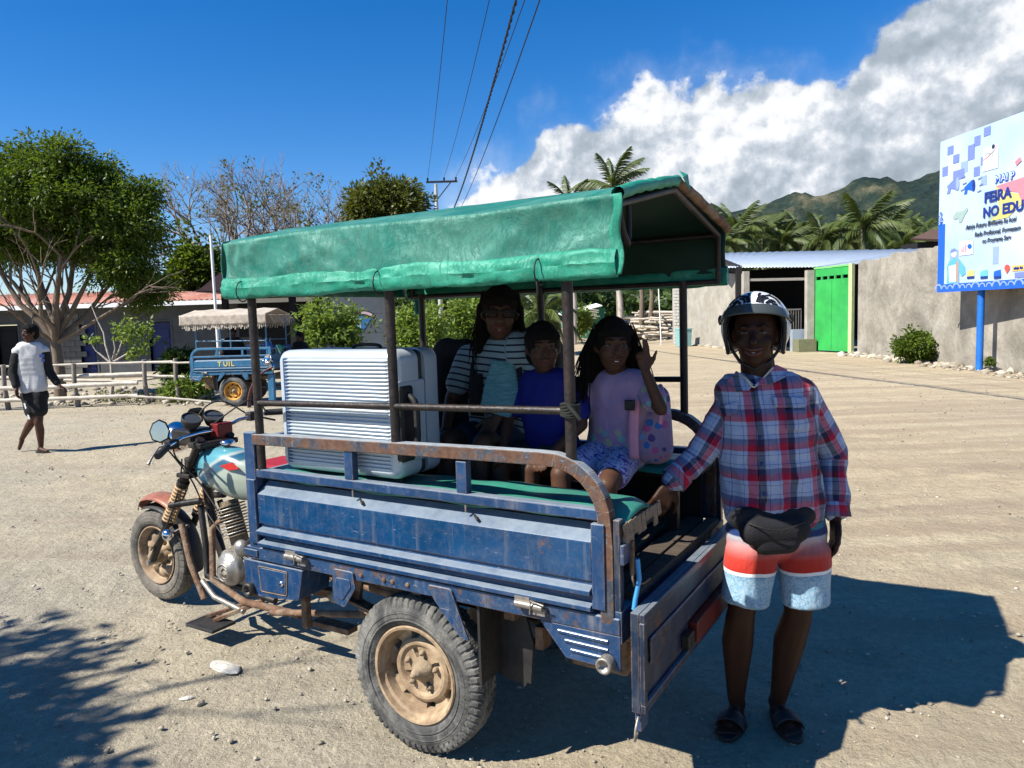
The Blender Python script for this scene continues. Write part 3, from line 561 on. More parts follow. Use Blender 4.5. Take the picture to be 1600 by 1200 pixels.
M['plaster_blue'] = mat('bluegrey_plaster', (.075, .088, .105), .9, 0, .2, 2, .2, 20, dirt=.35, dirtcol=(.05, .058, .062))
M['door_blue'] = mat('blue_door', (.008, .018, .10), .55, 0, .25, 4, .1, 20)
M['interior'] = mat('interior_shade', (.008, .008, .009), .95)  # near-black paint stands in for the shade inside porches and openings
M['redroof'] = mat('faded_red_roof', (.36, .13, .085), .8, 0, .3, 2, .2, 15, dirt=.6, dirtcol=(.42, .34, .30))
M['purpleroof'] = mat('dark_maroon_roof', (.035, .012, .02), .6, 0, .3, 2)
M['block'] = mat('concrete_block', (.12, .115, .105), .95, 0, .3, 5, .5, 20)
# --- long low building, left
BY = 27.0
def bx(u, y=BY): return py(u, 560, y).x
def bz(v, u, y=BY): return py(u, v, y).z
X0, X1 = bx(-60), bx(505); t = empty('long_building', (0, BY, 0), 0, 'long low grey building with faded red sheet roof and blue doorways behind the bamboo fence', 'building')
doors = [(-2, 32, 508, 'dark'), (126, 152, 507, 'b'), (236, 270, 503, 'b')]; xz = bz(478, 150)
mb = MB(); cur = X0
for u0, u1, vt, kk in doors:
    a, b2 = bx(u0), bx(u1); mb.box(cur, a, 0, .2, 0, xz); mb.box(a, b2, 0, .2, bz(vt, u0), xz); cur = b2
mb.box(cur, X1, 0, .2, 0, xz); mb.box(X0, X1, 5, 5.2, 0, xz); mb.build('wall', M['plaster_dark'], t)
for u0, u1, vt, kk in doors:
    a, b2 = bx(u0), bx(u1); top = bz(vt, u0)
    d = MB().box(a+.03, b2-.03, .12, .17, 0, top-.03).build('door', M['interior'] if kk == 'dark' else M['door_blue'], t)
    for s_ in range(3): MB().box(a+.12, b2-.12, .10, .119, .15+s_*(top-.3)/3, .15+(s_+.8)*(top-.3)/3).build('door_panel', M['interior'] if kk == 'dark' else M['door_blue'], d)
    MB().box(a-.06, a, -.02, .16, 0, top+.06).box(b2, b2+.06, -.02, .16, 0, top+.06).box(a, b2, -.02, .16, top, top+.06).build('door_frame', M['plaster_dark'], t)
# block-built stretch of the wall: separate blocks
xa, xb = bx(86), bx(122); bm_ = MB().box(0, .385, -.03, .0, 0, .185).mesh('block', M['block'])
for r_ in range(11):
    x = xa+(0 if r_ % 2 else -.2)
    while x < xb: o = link('block', bm_, t, (x, -.004*(r_ % 3), .02+r_*.2)); x += .4
def sheet(mb, x0, x1, y0, z0, y1, z1, pitch=.2, amp=.025):
    n = int((x1-x0)/pitch*2); 
    def f(a, b2): x = x0+(x1-x0)*a; return (x, y0+(y1-y0)*b2, z0+(z1-z0)*b2+amp*(1 if int(a*n+.5) % 2 else -1))
    mb.grid(f, n, 1)
mb = MB(); sheet(mb, X0-.3, X1, -.75, xz+.08, 2.6, xz+.62); mb.build('roof', M['redroof'], t, solid=.01)
mb = MB(); sheet(mb, X0-.3, X1, 2.6, xz+.62, 5.6, xz+.05); mb.build('roof', M['redroof'], t, solid=.01)
MB().box(X0-.3, X1, -.79, -.73, xz-.09, xz+.06).build('fascia', M['white'], t)
# --- building with the deep dark porch
PY_ = 24.5; px0, px1 = py(303, 455, PY_).x, py(535, 455, PY_).x; zt = bz(455, 310, PY_)
t = empty('porch_building', (0, PY_, 0), 0, 'building with a deep dark porch and maroon roof behind the far blue tricycle', 'building')
MB().prism([(px0, zt), (px0+1.0, zt+.42), (px1, zt+.42), (px1, zt)], (0, 0, 0), (1, 0, 0), (0, 0, 1), (0, .12, 0)).build('fascia', M['purpleroof'], t)
MB().prism([(px0, zt-.02), (px0+1.6, zt+1.1), (px1, zt+1.1), (px1, zt-.02)], (0, .12, 0), (1, 0, 0), (0, 0, 1), (0, 7.5, 0)).build('roof', M['purpleroof'], t)
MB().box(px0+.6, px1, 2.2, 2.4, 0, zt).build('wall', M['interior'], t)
MB().box(px0+.75, px0+.93, .35, .53, 0, zt-.03).build('post', M['interior'], t); MB().box(px1-1.9, px1-1.7, .35, .55, 0, zt-.03).build('post', M['interior'], t)
# --- blue grey wall with the round emblem
GY = 24.0; gx0, gx1 = py(505, 500, GY).x, py(604, 500, GY).x
t = empty('painted_wall', (0, GY, 0), 0, 'blue grey plastered wall with a round emblem painted on it, seen over the suitcase', 'building')
MB().box(gx0, gx1, 0, .2, 0, 4.2).build('wall', M['plaster_blue'], t)
for k in range(6): MB().box(gx0, gx1, -.004, .0, .6+k*.62, .615+k*.62).build('joint', M['plaster_dark'], t)
MB().box(gx1-.1, gx1+.24, -.08, .3, 0, 4.3).build('pillar', M['plaster_dark'], t)
MB().box(gx1+.24, gx1+4.0, 1.2, 1.4, 0, bz(540, 620, 25)).build('wall', M['plaster_blue'], t)
ec = py(566, 520, GY); 
def pie(r0, r1, a0, a1, n=16, yy=-.012):
    return [(ec.x+r0*cos(radians(a)), ec.z+r0*sin(radians(a))) for a in np.linspace(a0, a1, n)]+[(ec.x+r1*cos(radians(a)), ec.z+r1*sin(radians(a))) for a in np.linspace(a1, a0, n)]
k = GY/1150
e_ = MB().prism(pie(.001, 26*k, 55, 125), (0, -.012, 0), (1, 0, 0), (0, 0, 1), (0, .01, 0)).build('emblem', flat('emblem_blue', (.02, .12, .28)), t)
MB().prism(pie(28*k, 35*k, 52, 128), (0, -.014, 0), (1, 0, 0), (0, 0, 1), (0, .01, 0)).build('emblem_border', M['black'], e_)
MB().prism(pie(29.3*k, 33.5*k, 58, 90), (0, -.018, 0), (1, 0, 0), (0, 0, 1), (0, .003, 0)).build('emblem_band', flat('emblem_pink', (.45, .34, .36)), e_)
MB().prism(pie(8*k, 22*k, 96, 122), (0, -.018, 0), (1, 0, 0), (0, 0, 1), (0, .003, 0)).build('emblem_band', flat('emblem_pale', (.30, .42, .45)), e_)
# --- bamboo fence
M['bamboo'] = mat('bleached_bamboo', (.55, .50, .42), .75, 0, .25, 6, .2, 30, dirt=.4, dirtcol=(.28, .24, .19)); M['stick'] = mat('grey_stick', (.22, .19, .16), .9, 0, .3, 8, .4, 30)
t = empty('bamboo_fence', (-8.4, 15.3, 0), 0, 'low fence of bleached bamboo rails on rough posts along the edge of the square', 'fence'); t0 = Vector((-8.4, 15.3, 0))
for u, vt, y in [(-30, 566, 15.2), (5, 570, 15.2), (115, 568, 15.3), (225, 562, 15.4), (274, 560, 15.5), (60, 570, 15.3)]:
    q = py(u, vt, y)-t0; MB().tube([(q.x+.03, q.y, -.05), (q.x-.02, q.y, q.z*.5), (q.x, q.y, q.z)], [.055, .045, .045], 7).build('post', M['stick'], t)
def rail(path, r0, y=15.25):
    pts = [py(u, v, y+.1*i) - t0 for i, (u, v) in enumerate(path)]; fine = []
    for a, b2 in zip(pts[:-1], pts[1:]):
        for j in range(6): fine.append(a.lerp(b2, j/6))
    fine.append(pts[-1]); MB().tube([p+Vector((0, 0, random.uniform(-.006, .006))) for p in fine], [r0*(1.12 if i % 5 == 0 else 1) for i in range(len(fine))], 8).build('rail', M['bamboo'], t)
rail([(-60, 572), (30, 573), (150, 568), (270, 565)], .022); rail([(215, 566), (310, 567)], .02)
rail([(-60, 592), (60, 590), (175, 586), (226, 584)], .042); rail([(-60, 609), (70, 605), (150, 601), (215, 598)], .045, 15.0)
rail([(130, 589), (220, 587), (312, 590)], .035, 15.7); rail([(-60, 628), (60, 624), (140, 621), (215, 618)], .04, 15.0); rail([(200, 619), (262, 622), (330, 628)], .025, 15.1); rail([(100, 594), (200, 596), (250, 590)], .03, 16.0)
t = empty('fallen_bamboo', gp(320, 624), 0, 'pale bamboo pole lying on the dirt by the rear wheel of the far tricycle', 'bamboo pole'); mb = MB(); a, b2 = gp(312, 626)-gp(320, 624), gp(356, 612)-gp(320, 624); mb.tube([a+Vector((0, 0, .06)), b2+Vector((0, 0, .08))], .045, 8).build('pole', M['bamboo'], t)
# dirt border and stones under the fence
r = np.random.default_rng(5); n = 260; uu = r.uniform(-20, 330, n); vv = r.uniform(606, 634, n); pp = [gp(a, c_) for a, c_ in zip(uu, vv)]; sz = .03+.09*r.random(n)**3
o = link('rubble', scatter_stones('rubble', np.array([(p.x, p.y, s*.2) for p, s in zip(pp, sz)]), sz, M['pebble'], 6)); tag(o, 'broken stones and litter along the foot of the bamboo fence', kind='stuff')
r = np.random.default_rng(6); cs = [tuple(gp(a, c_)) for a, c_ in zip(r.uniform(150, 330, 110), r.uniform(612, 630, 110))]
V, Fq, tt = leaves(cs, .10, 10, .10, .012, None, -.5, 7); o = link('grass', npmesh('grass', V, Fq, M['leaf_olive'], tt)); tag(o, 'dry grass tufts behind the bamboo fence', kind='stuff')
# --- thin white flagpole
q = py(342, 560, 23); t = empty('flagpole', (q.x, q.y, 0), 0, 'thin white metal pole standing in front of the porch building', 'pole'); zt2 = py(341, 318, 23).z
MB().tube([(0, 0, 0), (0, 0, zt2*.82)], .045, 8).build('pole', M['white'], t); MB().tube([(0, 0, zt2*.82), (0, 0, zt2)], .015, 6).build('tip', M['steel'], t)
# --- power pole and lines
PYD = 49.0; q = py(681, 290, PYD); pb = Vector((q.x, q.y, 0)); t = empty('power_pole', pb, 0, 'grey concrete power pole with a steel crossarm above the green canopy', 'power pole')
hz_ = q.z+.1; MB().tube([(0, 0, 0), (0, 0, hz_)], [.16, .10], 10).build('pole', mat('concrete_pole', (.42, .41, .39), .85), t)
zc = py(681, 284, PYD).z; ins = []
MB().box(-.62, 1.42, -.06, .06, zc-.07, zc+.05).build('crossarm', M['black_metal'], t); MB().beam((.05, 0, zc-1.15), (.98, 0, zc-.06), .06, .06).build('brace', M['black_metal'], t)
for xx in (-.52, .55, 1.32): MB().lathe([(0, 0), (.05, .0), (.05, .08), (.09, .10), (.05, .14), (.08, .17), (.03, .22), (0, .22)], (xx, 0, zc+.05), (0, 0, 1), 10).build('insulator', M['black'], t); ins.append(pb+Vector((xx, 0, zc+.27)))
lowc = [pb+Vector((1.15, -.1, zc-1.7)), pb+Vector((1.35, -.1, zc-2.1))]; MB().box(-.1, 1.45, -.1, 0, zc-2.2, zc-2.1).build('bracket', M['black_metal'], t)
t['label'] = 'grey concrete power pole with a steel crossarm above the green canopy'
pb2 = Vector((3.6, -9, 0)); t2 = empty('power_pole', pb2, 0, 'power pole of the same line standing behind the camera', 'power pole'); MB().tube([(0, 0, 0), (0, 0, 10.6)], [.16, .10], 10).build('pole', bpy.data.materials['concrete_pole'], t2)
MB().box(-1.1, 1.1, -.06, .06, 10.2, 10.32).build('crossarm', M['black_metal'], t2)
M['wire'] = flat('wire', (.012, .012, .015), .6)
def wire_from(a, uv, r0, label, znear=10.4, wavy=False):
    """span from the far insulator over the square to the pole behind; the sag makes it cross the photo's top edge at uv"""
    d = ray(*uv); best = None
    for yy in np.linspace(8, 40, 260):                                # where the ray of the top edge pixel meets a hanging span
        p = py(uv[0], uv[1], yy); k = (a.y-p.y)/(a.y-(-9)); sag = 4*1.0*k*(1-k); zz = a.z+(znear-a.z)*k-sag
        if best is None or abs(zz-p.z) < best[0]: best = (abs(zz-p.z), p, k)
    p, k = best[1], best[2]; ex = a.x+(p.x-a.x)/k; e = Vector((ex, -9, znear)); pts = []
    for i in range(61):
        s_ = i/60; q = a.lerp(e, s_); q.z -= 4*1.0*s_*(1-s_); 
        pts.append(q)
    mb = MB(); mb.tube(pts, r0, 5, cap=False)
    if wavy:
        fine = []
        for i in range(900):
            s_ = i/899; q = a.lerp(e, s_); q.z -= 4*s_*(1-s_); fine.append(q+Vector((cos(s_*900), 0, sin(s_*900)))*.03)
        mb.tube(fine, r0*.7, 4, cap=False)
    return tag(mb.build('power_line', M['wire']), label, 'power line', 'overhead lines')
wire_from(ins[0], (699, 0), .012, 'leftmost thin overhead wire running up from the crossarm'); wire_from(ins[1], (765, 0), .012, 'second thin overhead wire from the left')
wire_from(lowc[0], (806, 0), .024, 'thick twisted overhead cable, third from the left at the top edge', 9.4, True)
wire_from(ins[2], (820, 0), .013, 'thin wire close to the right of the thick twisted cable'); wire_from(lowc[1], (843, 0), .015, 'rightmost overhead wire at the top edge', 9.2)
# --- warehouse
M['roofblue'] = mat('pale_metal_roof', (.36, .43, .52), .45, .3, .1, 3, dirt=.2, dirtcol=(.45, .42, .38)); M['plaster_pale'] = mat('pale_plaster', (.36, .335, .285), .9, 0, .2, 2, .5, 14, dirt=.7, dirtcol=(.22, .195, .155))
M['green'] = mat('green_gate_paint', (.03, .34, .065), .5, 0, .22, 1.4, .12, 6, dirt=.45, dirtcol=(.03, .22, .08))
M['plaster_rough'] = mat('rough_cement', (.33, .30, .25), .95, 0, .3, 1.3, 1.0, 9, dirt=.9, dirtcol=(.15, .135, .105))
g0, g1, g2, g3 = gp(1060, 537), gp(1162, 547), gp(1272, 549), gp(1329, 552); g4 = gp(1600, 583)
t = empty('warehouse', (g2.x, g2.y, 0), 0, 'warehouse with a long pale blue metal roof and a wide dark opening', 'building'); o2 = Vector((g2.x, g2.y, 0))
def wallseg(mb, a, b2, z0, za, zb, th=.22):
    d = (b2-a).normalized(); nrm = Vector((-d.y, d.x, 0)); nrm = nrm if nrm.y > 0 else -nrm; a = a-o2; b2 = b2-o2
    vs = [Vector((a.x, a.y, z0)), Vector((b2.x, b2.y, z0)), Vector((b2.x, b2.y, zb)), Vector((a.x, a.y, za))]; vs += [v+nrm*th for v in vs]
    mb.add(vs, [(0, 1, 2, 3), (7, 6, 5, 4), (0, 4, 5, 1), (1, 5, 6, 2), (2, 6, 7, 3), (3, 7, 4, 0)])
def zat(u, v, g_): return py(u, v, g_.y).z
mb = MB(); wallseg(mb, g0, g1, 0, zat(1060, 425, g0), zat(1162, 428, g1)); mb.build('wall', M['plaster_pale'], t)
zo = zat(1200, 438, g1)
MB().box(g1.x-o2.x-.02, g1.x-o2.x+.2, g1.y-o2.y-.1, g1.y-o2.y+.12, 0, zat(1162, 424, g1)).build('post', M['plaster_pale'], t); MB().box(-.28, -.02, -.05, .2, 0, zat(1268, 422, g2)).build('post', M['plaster_pale'], t)
a, b2 = g1-o2, Vector((0, 0, 0)); MB().beam((a.x, a.y+.3, zat(1162, 437, g1)), (b2.x-.1, b2.y+.3, zat(1268, 435, g2)), .06, .10).build('lintel', M['steel'], t)
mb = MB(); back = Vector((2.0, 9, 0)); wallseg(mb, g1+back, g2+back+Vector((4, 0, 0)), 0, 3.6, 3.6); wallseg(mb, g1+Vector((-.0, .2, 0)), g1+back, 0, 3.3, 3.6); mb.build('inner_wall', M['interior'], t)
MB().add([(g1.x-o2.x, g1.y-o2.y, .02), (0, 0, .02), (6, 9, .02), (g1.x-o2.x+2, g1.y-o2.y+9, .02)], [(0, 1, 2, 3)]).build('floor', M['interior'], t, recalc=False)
# step and barred gate
s0, s1 = gp(1237, 549), gp(1270, 549); MB().box(s0.x-o2.x, -.02, -.25, .35, 0, zat(1250, 530, s1)).build('step', mat('olive_step', (.16, .16, .09), .9), t); MB().box(s0.x-o2.x, -.02, .36, .6, 0, zat(1250, 527, s1)+.28).build('ledge', M['roofblue'], t)
gt = MB(); zb0, zb1 = zat(1250, 524, g2), zat(1250, 482, g2); x0_, x1_ = s0.x-o2.x-.6, -.12
grille = MB().box(x0_, x1_, .9, .94, zb1-.06, zb1).build('grille', M['steel'], t)
MB().box(x0_, x1_, .9, .94, zb0, zb0+.05).build('grille_bar', M['steel'], grille)
for k in range(13): xx = x0_+(x1_-x0_)*k/12; MB().box(xx-.012, xx+.012, .91, .935, zb0+.05, zb1-.06).build('grille_bar', M['steel'], grille)
# roof
e0, e1, r1, r0 = py(1120, 418, 30), py(1275, 417, 27.9), py(1470, 388, 37), py(1090, 396, 41)
def rf(a, b2):
    p = e0.lerp(e1, a); q = r0.lerp(r1, a); x = p.lerp(q, b2)-o2; x.z += .018*(1 if int(a*60+.5) % 2 else -1); return x
MB().grid(rf, 60, 2).build('roof', M['roofblue'], t, solid=.012)
gl = py(1088, 398, 33); MB().beam(py(1112, 404, 31.5)-o2, e0+Vector((.9, -.2, -.15))-o2, .1, .34).build('barge_board', M['black_metal'], t)
mb = MB(); mb.beam(py(1455, 392, 24)-o2, e1+Vector((.25, .4, -.05))-o2, .1, .1); mb.build('ridge_cap', M['roofblue'], t)
# green gate
gd = (g3-g2); gl_ = gd.length; gdn = gd.normalized(); t = empty('green_gate', g2, 0, 'tall bright green sheet metal gate with a row of slots near its top', 'gate'); hgt0 = zat(1272, 420, g2); hgt1 = zat(1329, 414, g3)
nn = Vector((gdn.y, -gdn.x, 0))
def gpt(s, z): return gdn*(gl_*s)+Vector((0, 0, z))
ztop = lambda s: hgt0+(hgt1-hgt0)*s
def gq(mb, s0, s1, za0, za1, off=0, th=.05):
    a, b2 = gpt(s0, za0(s0)), gpt(s1, za0(s1)); c_, d_ = gpt(s1, za1(s1)), gpt(s0, za1(s0)); vs = [a, b2, c_, d_]; vs = [v+nn*off for v in vs]; vs += [v-nn*th for v in vs]
    mb.add(vs, [(0, 1, 2, 3), (7, 6, 5, 4), (0, 4, 5, 1), (1, 5, 6, 2), (2, 6, 7, 3), (3, 7, 4, 0)])
mb = MB(); gq(mb, .02, .93, lambda s: .05, lambda s: ztop(s)-.42); mb.build('panel', M['green'], t)
mb = MB(); gq(mb, .02, .93, lambda s: ztop(s)-.30, lambda s: ztop(s)-.03); mb.build('panel', M['green'], t)
for k in range(6): s_ = .02+k*.91/5; mb = MB(); gq(mb, max(.02, s_-.02), min(.93, s_+.02), lambda s: ztop(s)-.42, lambda s: ztop(s)-.30); mb.build('slat', M['green'], t)
mb = MB(); gq(mb, .475, .49, lambda s: .1, lambda s: ztop(s)-.45, .012, .01); mb.build('seam', M['green'], t)
mb = MB(); gq(mb, .945, 1.03, lambda s: 0, lambda s: ztop(s)+.05, .03, .12); mb.build('post', mat('lime_post', (.45, .52, .25), .7), t)
mb = MB(); gq(mb, -.01, .94, lambda s: ztop(s)-.02, lambda s: ztop(s)+.04, .02, .09); mb.build('top_bar', mat('lime_bar', (.16, .52, .14), .7), t)
# rough wall with ragged top
t = empty('rough_wall', g3, 0, 'long rough grey cement wall with a ragged broken top behind the billboard', 'wall')
wa, wb = g3+gdn*.35+Vector((0, .05, 0)), gp(1700, 596); wd = (wb-wa); prof = []; nW = 70
za_, zb_ = zat(1335, 410, wa), py(1460, 386, gp(1460, 566).y).z
mb = MB(); vs = []; r_ = random.Random(4)
for i in range(nW+1):
    s_ = i/nW; p = wa+wd*s_-g3; z = za_+(zb_-za_)*min(1.5, s_*2.1)+noise.noise(Vector((s_*14, 0, 0)))*.12+r_.uniform(-.035, .035)
    vs.append((p, z))
n_ = Vector((-wd.y, wd.x, 0)).normalized(); n_ = n_ if n_.x > 0 else -n_
for (p, z), (q, z2) in zip(vs[:-1], vs[1:]):
    zz = max(z, z2); A4 = [Vector((p.x, p.y, 0)), Vector((q.x, q.y, 0)), Vector((q.x, q.y, z2)), Vector((p.x, p.y, z))]; B4 = [v+n_*.25 for v in A4]; mb.add(A4+B4, [(0, 1, 2, 3), (7, 6, 5, 4), (2, 6, 7, 3)])
mb.build('wall', M['plaster_rough'], t, recalc=False)
r = np.random.default_rng(11); n = 420; ss = r.random(n); pp = []
for s_ in ss: p = wa+wd*s_-n_*abs(r.normal())*.35; pp.append((p.x, p.y, .01))
for i in range(160): p = g0.lerp(g1, r.random())-Vector((0, abs(r.normal())*.5, 0)); pp.append((p.x, p.y, .01))
for i in range(200): p = gp(r.uniform(880, 1060), r.uniform(522, 532)); pp.append((p.x, p.y, .01))
sz = .03+.13*r.random(len(pp))**3; o = link('rubble', scatter_stones('rubble', np.array(pp), sz, M['pebble'], 12)); tag(o, 'stones and rubble along the foot of the walls across the road', kind='stuff')
# brick pilaster (whitewashed bricks, one by one)
y_ = g0.y-.4; xL, xR = py(1053, 500, y_).x, py(1067, 500, y_).x; t = empty('brick_pilaster', (xL, y_, 0), 0, 'whitewashed brick pier at the left end of the warehouse wall', 'brick pier')
zt3 = py(1060, 430, y_).z; MB().box(.02, xR-xL-.02, .02, .4, 0, zt3).build('mortar_core', M['plaster_pale'], t); wbr = mat('white_brick', (.62, .60, .56), .9, 0, .15, 8)
nb = 22; bh = zt3/nb
for rr in range(nb):
    cuts = [0, (xR-xL)*.5, xR-xL] if rr % 2 else [0, (xR-xL)*.27, (xR-xL)*.76, xR-xL]
    for a_, b_ in zip(cuts[:-1], cuts[1:]): MB().box(a_+.008, b_-.008, -.008, .05, rr*bh+.012, (rr+1)*bh-.012).build('brick', wbr, t)
# bin
q = gp(1068, 541); t = empty('bin', q, .2, 'pale turquoise bin beside the whitewashed brick pier', 'bin'); mb = MB(); mb.prism([(-.26, 0), (.26, 0), (.31, .78), (-.31, .78)], (0, -.25, 0), (1, 0, 0), (0, 0, 1), (0, .5, 0)); mb.build('body', mat('bin_paint', (.20, .38, .38), .6), t); MB().box(-.33, .33, -.28, .28, .78, .83).build('rim', mat('bin_rim', (.25, .45, .45), .6), t)
# log and plank pile
M['log'] = mat('dry_log', (.50, .44, .35), .9, 0, .35, 4, .3, 12); random.seed(9)
for k in range(34):
    u = random.uniform(990, 1054); lv = k/34; v = 526-lv*38+random.uniform(-2, 2); yy = 43+random.uniform(-.6, 1.4)+lv; c_ = py(u, v, yy); L2 = random.uniform(.8, 1.7); a = random.uniform(-.35, .35)+(1.4 if k % 7 == 0 else 0)
    c_.z = max(c_.z, .08); d = Vector((cos(a), sin(a), random.uniform(-.12, .05))); o = MB().tube([-d*L2, d*L2], random.uniform(.05, .10), 7).build('log', M['log'], None, loc=c_)
    tag(o, 'pale log in the heap beyond the girl at the roadside', 'log', 'logs heaped at the roadside')
for k in range(16):
    c_ = py(898+random.uniform(-10, 14), 528-k*3.1, 42+k*.1); c_.z = max(c_.z, .06); o = MB().beam((-.75, .0, .10), (.95, 0, -.16), .2, .06).build('plank', M['log'], None, loc=c_); tag(o, 'pale plank in the stack seen between the rear post and the girl', 'plank', 'planks stacked at the roadside')
o = MB().box(-1.6, 1.6, 0, .2, 0, 1.45).build('block_wall', M['block'], None, loc=py(1010, 500, 47)*1.0-Vector((0, 0, py(1010, 500, 47).z))); tag(o, 'short grey block wall behind the heap of logs', 'wall')
# green roofed shed
t = empty('shed', Vector((py(908, 500, 50).x, 50, 0)), 0, 'low shed with a green side and white roof edge beyond the planks', 'shed'); z0_, z1_ = py(900, 497, 50).z, py(905, 480, 50).z
MB().box(-1.2, 1.6, 0, 3, 0, z1_-.1).build('wall', mat('shed_green', (.02, .16, .07), .7), t); MB().add([(-1.6, -.4, z0_+.1), (1.4, -.4, z1_+.05), (1.4, 3, z1_+.25), (-1.6, 3, z0_+.3)], [(0, 1, 2, 3)]).build('roof', M['white'], t, solid=.05)
for (u0, v0, u1, v1, y_, lb) in [(962, 445, 970, 500, 38, 'leaning pale trunk between the girl and the canopy'), (893, 450, 896, 500, 40, 'thin pale trunk right of the rear canopy post'), (1000, 440, 1001, 500, 44, 'dark trunk above the heap of logs'), (1018, 440, 1014, 505, 44, 'second dark trunk above the heap of logs')]:
    a, b2 = py(u0, v0-40, y_), py(u1, v1, y_); b2.z = 0; o = empty('dead_palm', b2, 0, lb, 'tree trunk'); MB().tube([Vector((0, 0, 0)), (a-b2)*.5+Vector((.1, 0, 0)), a-b2, (a-b2)*1.3], [.17, .14, .12, .09], 8).build('trunk', M['pale_bark'] if 'pale' in lb else M['bark'], o)
a = py(1028, 430, 36); b2 = py(1033, 520, 36); o = MB().tube([(0, 0, 0), (a.x-b2.x, 0, a.z)], .03, 6).build('thin_pole', M['white'], None, loc=(b2.x, b2.y, 0)); tag(o, 'thin white pole leaning at the roadside near the logs', 'pole')
# brown roof near the billboard
t = empty('brown_roofed_house', (0, 0, 0), 0, 'house with a dark brown roof just left of the billboard', 'house'); p0, p1, p2, p3 = py(1424, 374, 40), py(1455, 360, 41), py(1560, 366, 41), py(1560, 378, 39)
t.location = (p0.x, p0.y, 0); b0 = Vector((p0.x, p0.y, 0)); MB().add([p0-b0, p3-b0, p2-b0, p1-b0], [(0, 1, 2, 3)]).build('roof', mat('brown_roof', (.10, .06, .045), .8), t, solid=.12); MB().box(.5, 4, .1, 2, 0, p0.z-.15).build('wall', M['interior'], t)
# --- billboard
bp0 = gp(1523, 581); dl, dr = 18.35, 15.6
BL, BR = py(1467, 340, dl), py(1600, 316, dr); bdir = Vector((BR.x-BL.x, BR.y-BL.y, 0)).normalized(); bo = Vector((BL.x, BL.y, 0)); zb_, ztp = py(1467, 457, dl).z, py(1467, 222, dl).z
WB = 5.6; BHt = ztp-zb_; upz = Vector((0, 0, 1)); nrm = Vector((bdir.y, -bdir.x, 0)); nrm = nrm if nrm.x < 0 else -nrm
t = empty('billboard', bo, 0, 'large printed billboard with blue lettering on a blue steel post at the right edge', 'billboard')
m, nt, b = newmat('banner_print'); tcn = N(nt, 'ShaderNodeTexCoord'); c = ramp(nt, tn(nt, tcn.outputs['Object'], .5, 3), [(.35, (.34, .46, .64)), (.65, (.46, .57, .73))]); nt.links.new(c, b.inputs['Base Color']); b.inputs['Roughness'].default_value = .55
bp = N(nt, 'ShaderNodeBump', i_Strength=.5, i_Distance=.04); nt.links.new(tn(nt, tcn.outputs['Object'], 2.2, 3, .5, (1, 1, .45)), bp.inputs['Height']); nt.links.new(bp.outputs[0], b.inputs['Normal']); M['banner'] = m
SX = {}
def bb(s, z): return bdir*s+upz*(zb_+z)
def bbox(name, s0, s1, z0, z1, off, th, material, parent): 
    vs = [bb(s0, z0), bb(s1, z0), bb(s1, z1), bb(s0, z1)]; vs = [v+nrm*off for v in vs]; vs += [v-nrm*th for v in vs]
    return MB().add(vs, [(0, 1, 2, 3), (7, 6, 5, 4), (0, 4, 5, 1), (1, 5, 6, 2), (2, 6, 7, 3), (3, 7, 4, 0)]).build(name, material, parent)
def bpoly(name, poly, off, material, parent): return MB().prism([(a, z+zb_) for a, z in poly], nrm*off, bdir, upz, nrm*-.004).build(name, material, parent)
pan = bbox('panel', 0, WB, 0, BHt, 0, .06, M['banner'], t)
royal = flat('print_blue', (.012, .10, .62)); lav = flat('print_lavender', (.15, .20, .50)); lav2 = flat('print_pale_lavender', (.24, .33, .58)); nav = flat('print_navy', (.01, .03, .20)); pnk = flat('print_pink', (.55, .20, .25)); ylw = flat('print_yellow', (.58, .50, .16)); gry = flat('print_grey', (.28, .38, .36)); blk = flat('print_black', (.02, .03, .05)); wht = flat('print_white', (.56, .62, .70))
# pixel -> board coordinates
def bs(u, v):
    d = ray(u, v); tt_ = ((np.array(bo)-CAM)@np.array(nrm))/(d@np.array(nrm)); p = Vector(CAM+tt_*d); return ((p-bo).dot(bdir), p.z-zb_)
bbox('border', 0, bs(1476, 400)[0], 0, bs(1475, 350)[1], .004, .003, royal, pan); bbox('border', 0, WB, 0, bs(1520, 441)[1], .008, .003, royal, pan)
for i in range(26):
    s_ = i*.22+.05; zc_ = .11; rr_ = .10 if i % 3 else .14
    ring = [(s_+rr_*cos(a), max(.01, zc_-.04+rr_*sin(a))) for a in np.linspace(0, pi, 9)]; inner = [(s_+rr_*.72*cos(a), max(.01, zc_-.04+rr_*.72*sin(a))) for a in np.linspace(pi, 0, 9)]; bpoly('border_motif', ring+inner, .011, lav2, pan)
r_ = random.Random(3)
for i in range(46): s_ = r_.uniform(0, .16); z_ = bs(1475, 352)[1]+abs(r_.gauss(0, .16)); q_ = r_.uniform(.012, .03); bbox('border_speck', s_, s_+q_, z_, z_+q_, .012, .003, royal, pan)
for (u, v, w_, h_, dark) in [(1481, 230, 9, 10, 1), (1490, 243, 9, 10, 1), (1498, 222, 0, 0, 1), (1513, 228, 10, 20, 1), (1523, 214, 9, 12, 1), (1502, 254, 10, 14, 0), (1473, 262, 8, 12, 1), (1490, 268, 17, 10, 1), (1522, 262, 9, 12, 1), (1533, 246, 9, 10, 1), (1533, 276, 9, 12, 0), (1538, 200, 10, 10, 1), (1512, 374, 8, 10, 0), (1485, 392, 12, 20, 0), (1552, 386, 8, 26, 0)]:
    if w_: a, z1_ = bs(u, v); b2, z0_ = bs(u+w_, v+h_); bbox('print_square', a, b2, z0_, z1_, .006+.0004*u % .004, .003, lav if dark else lav2, pan)
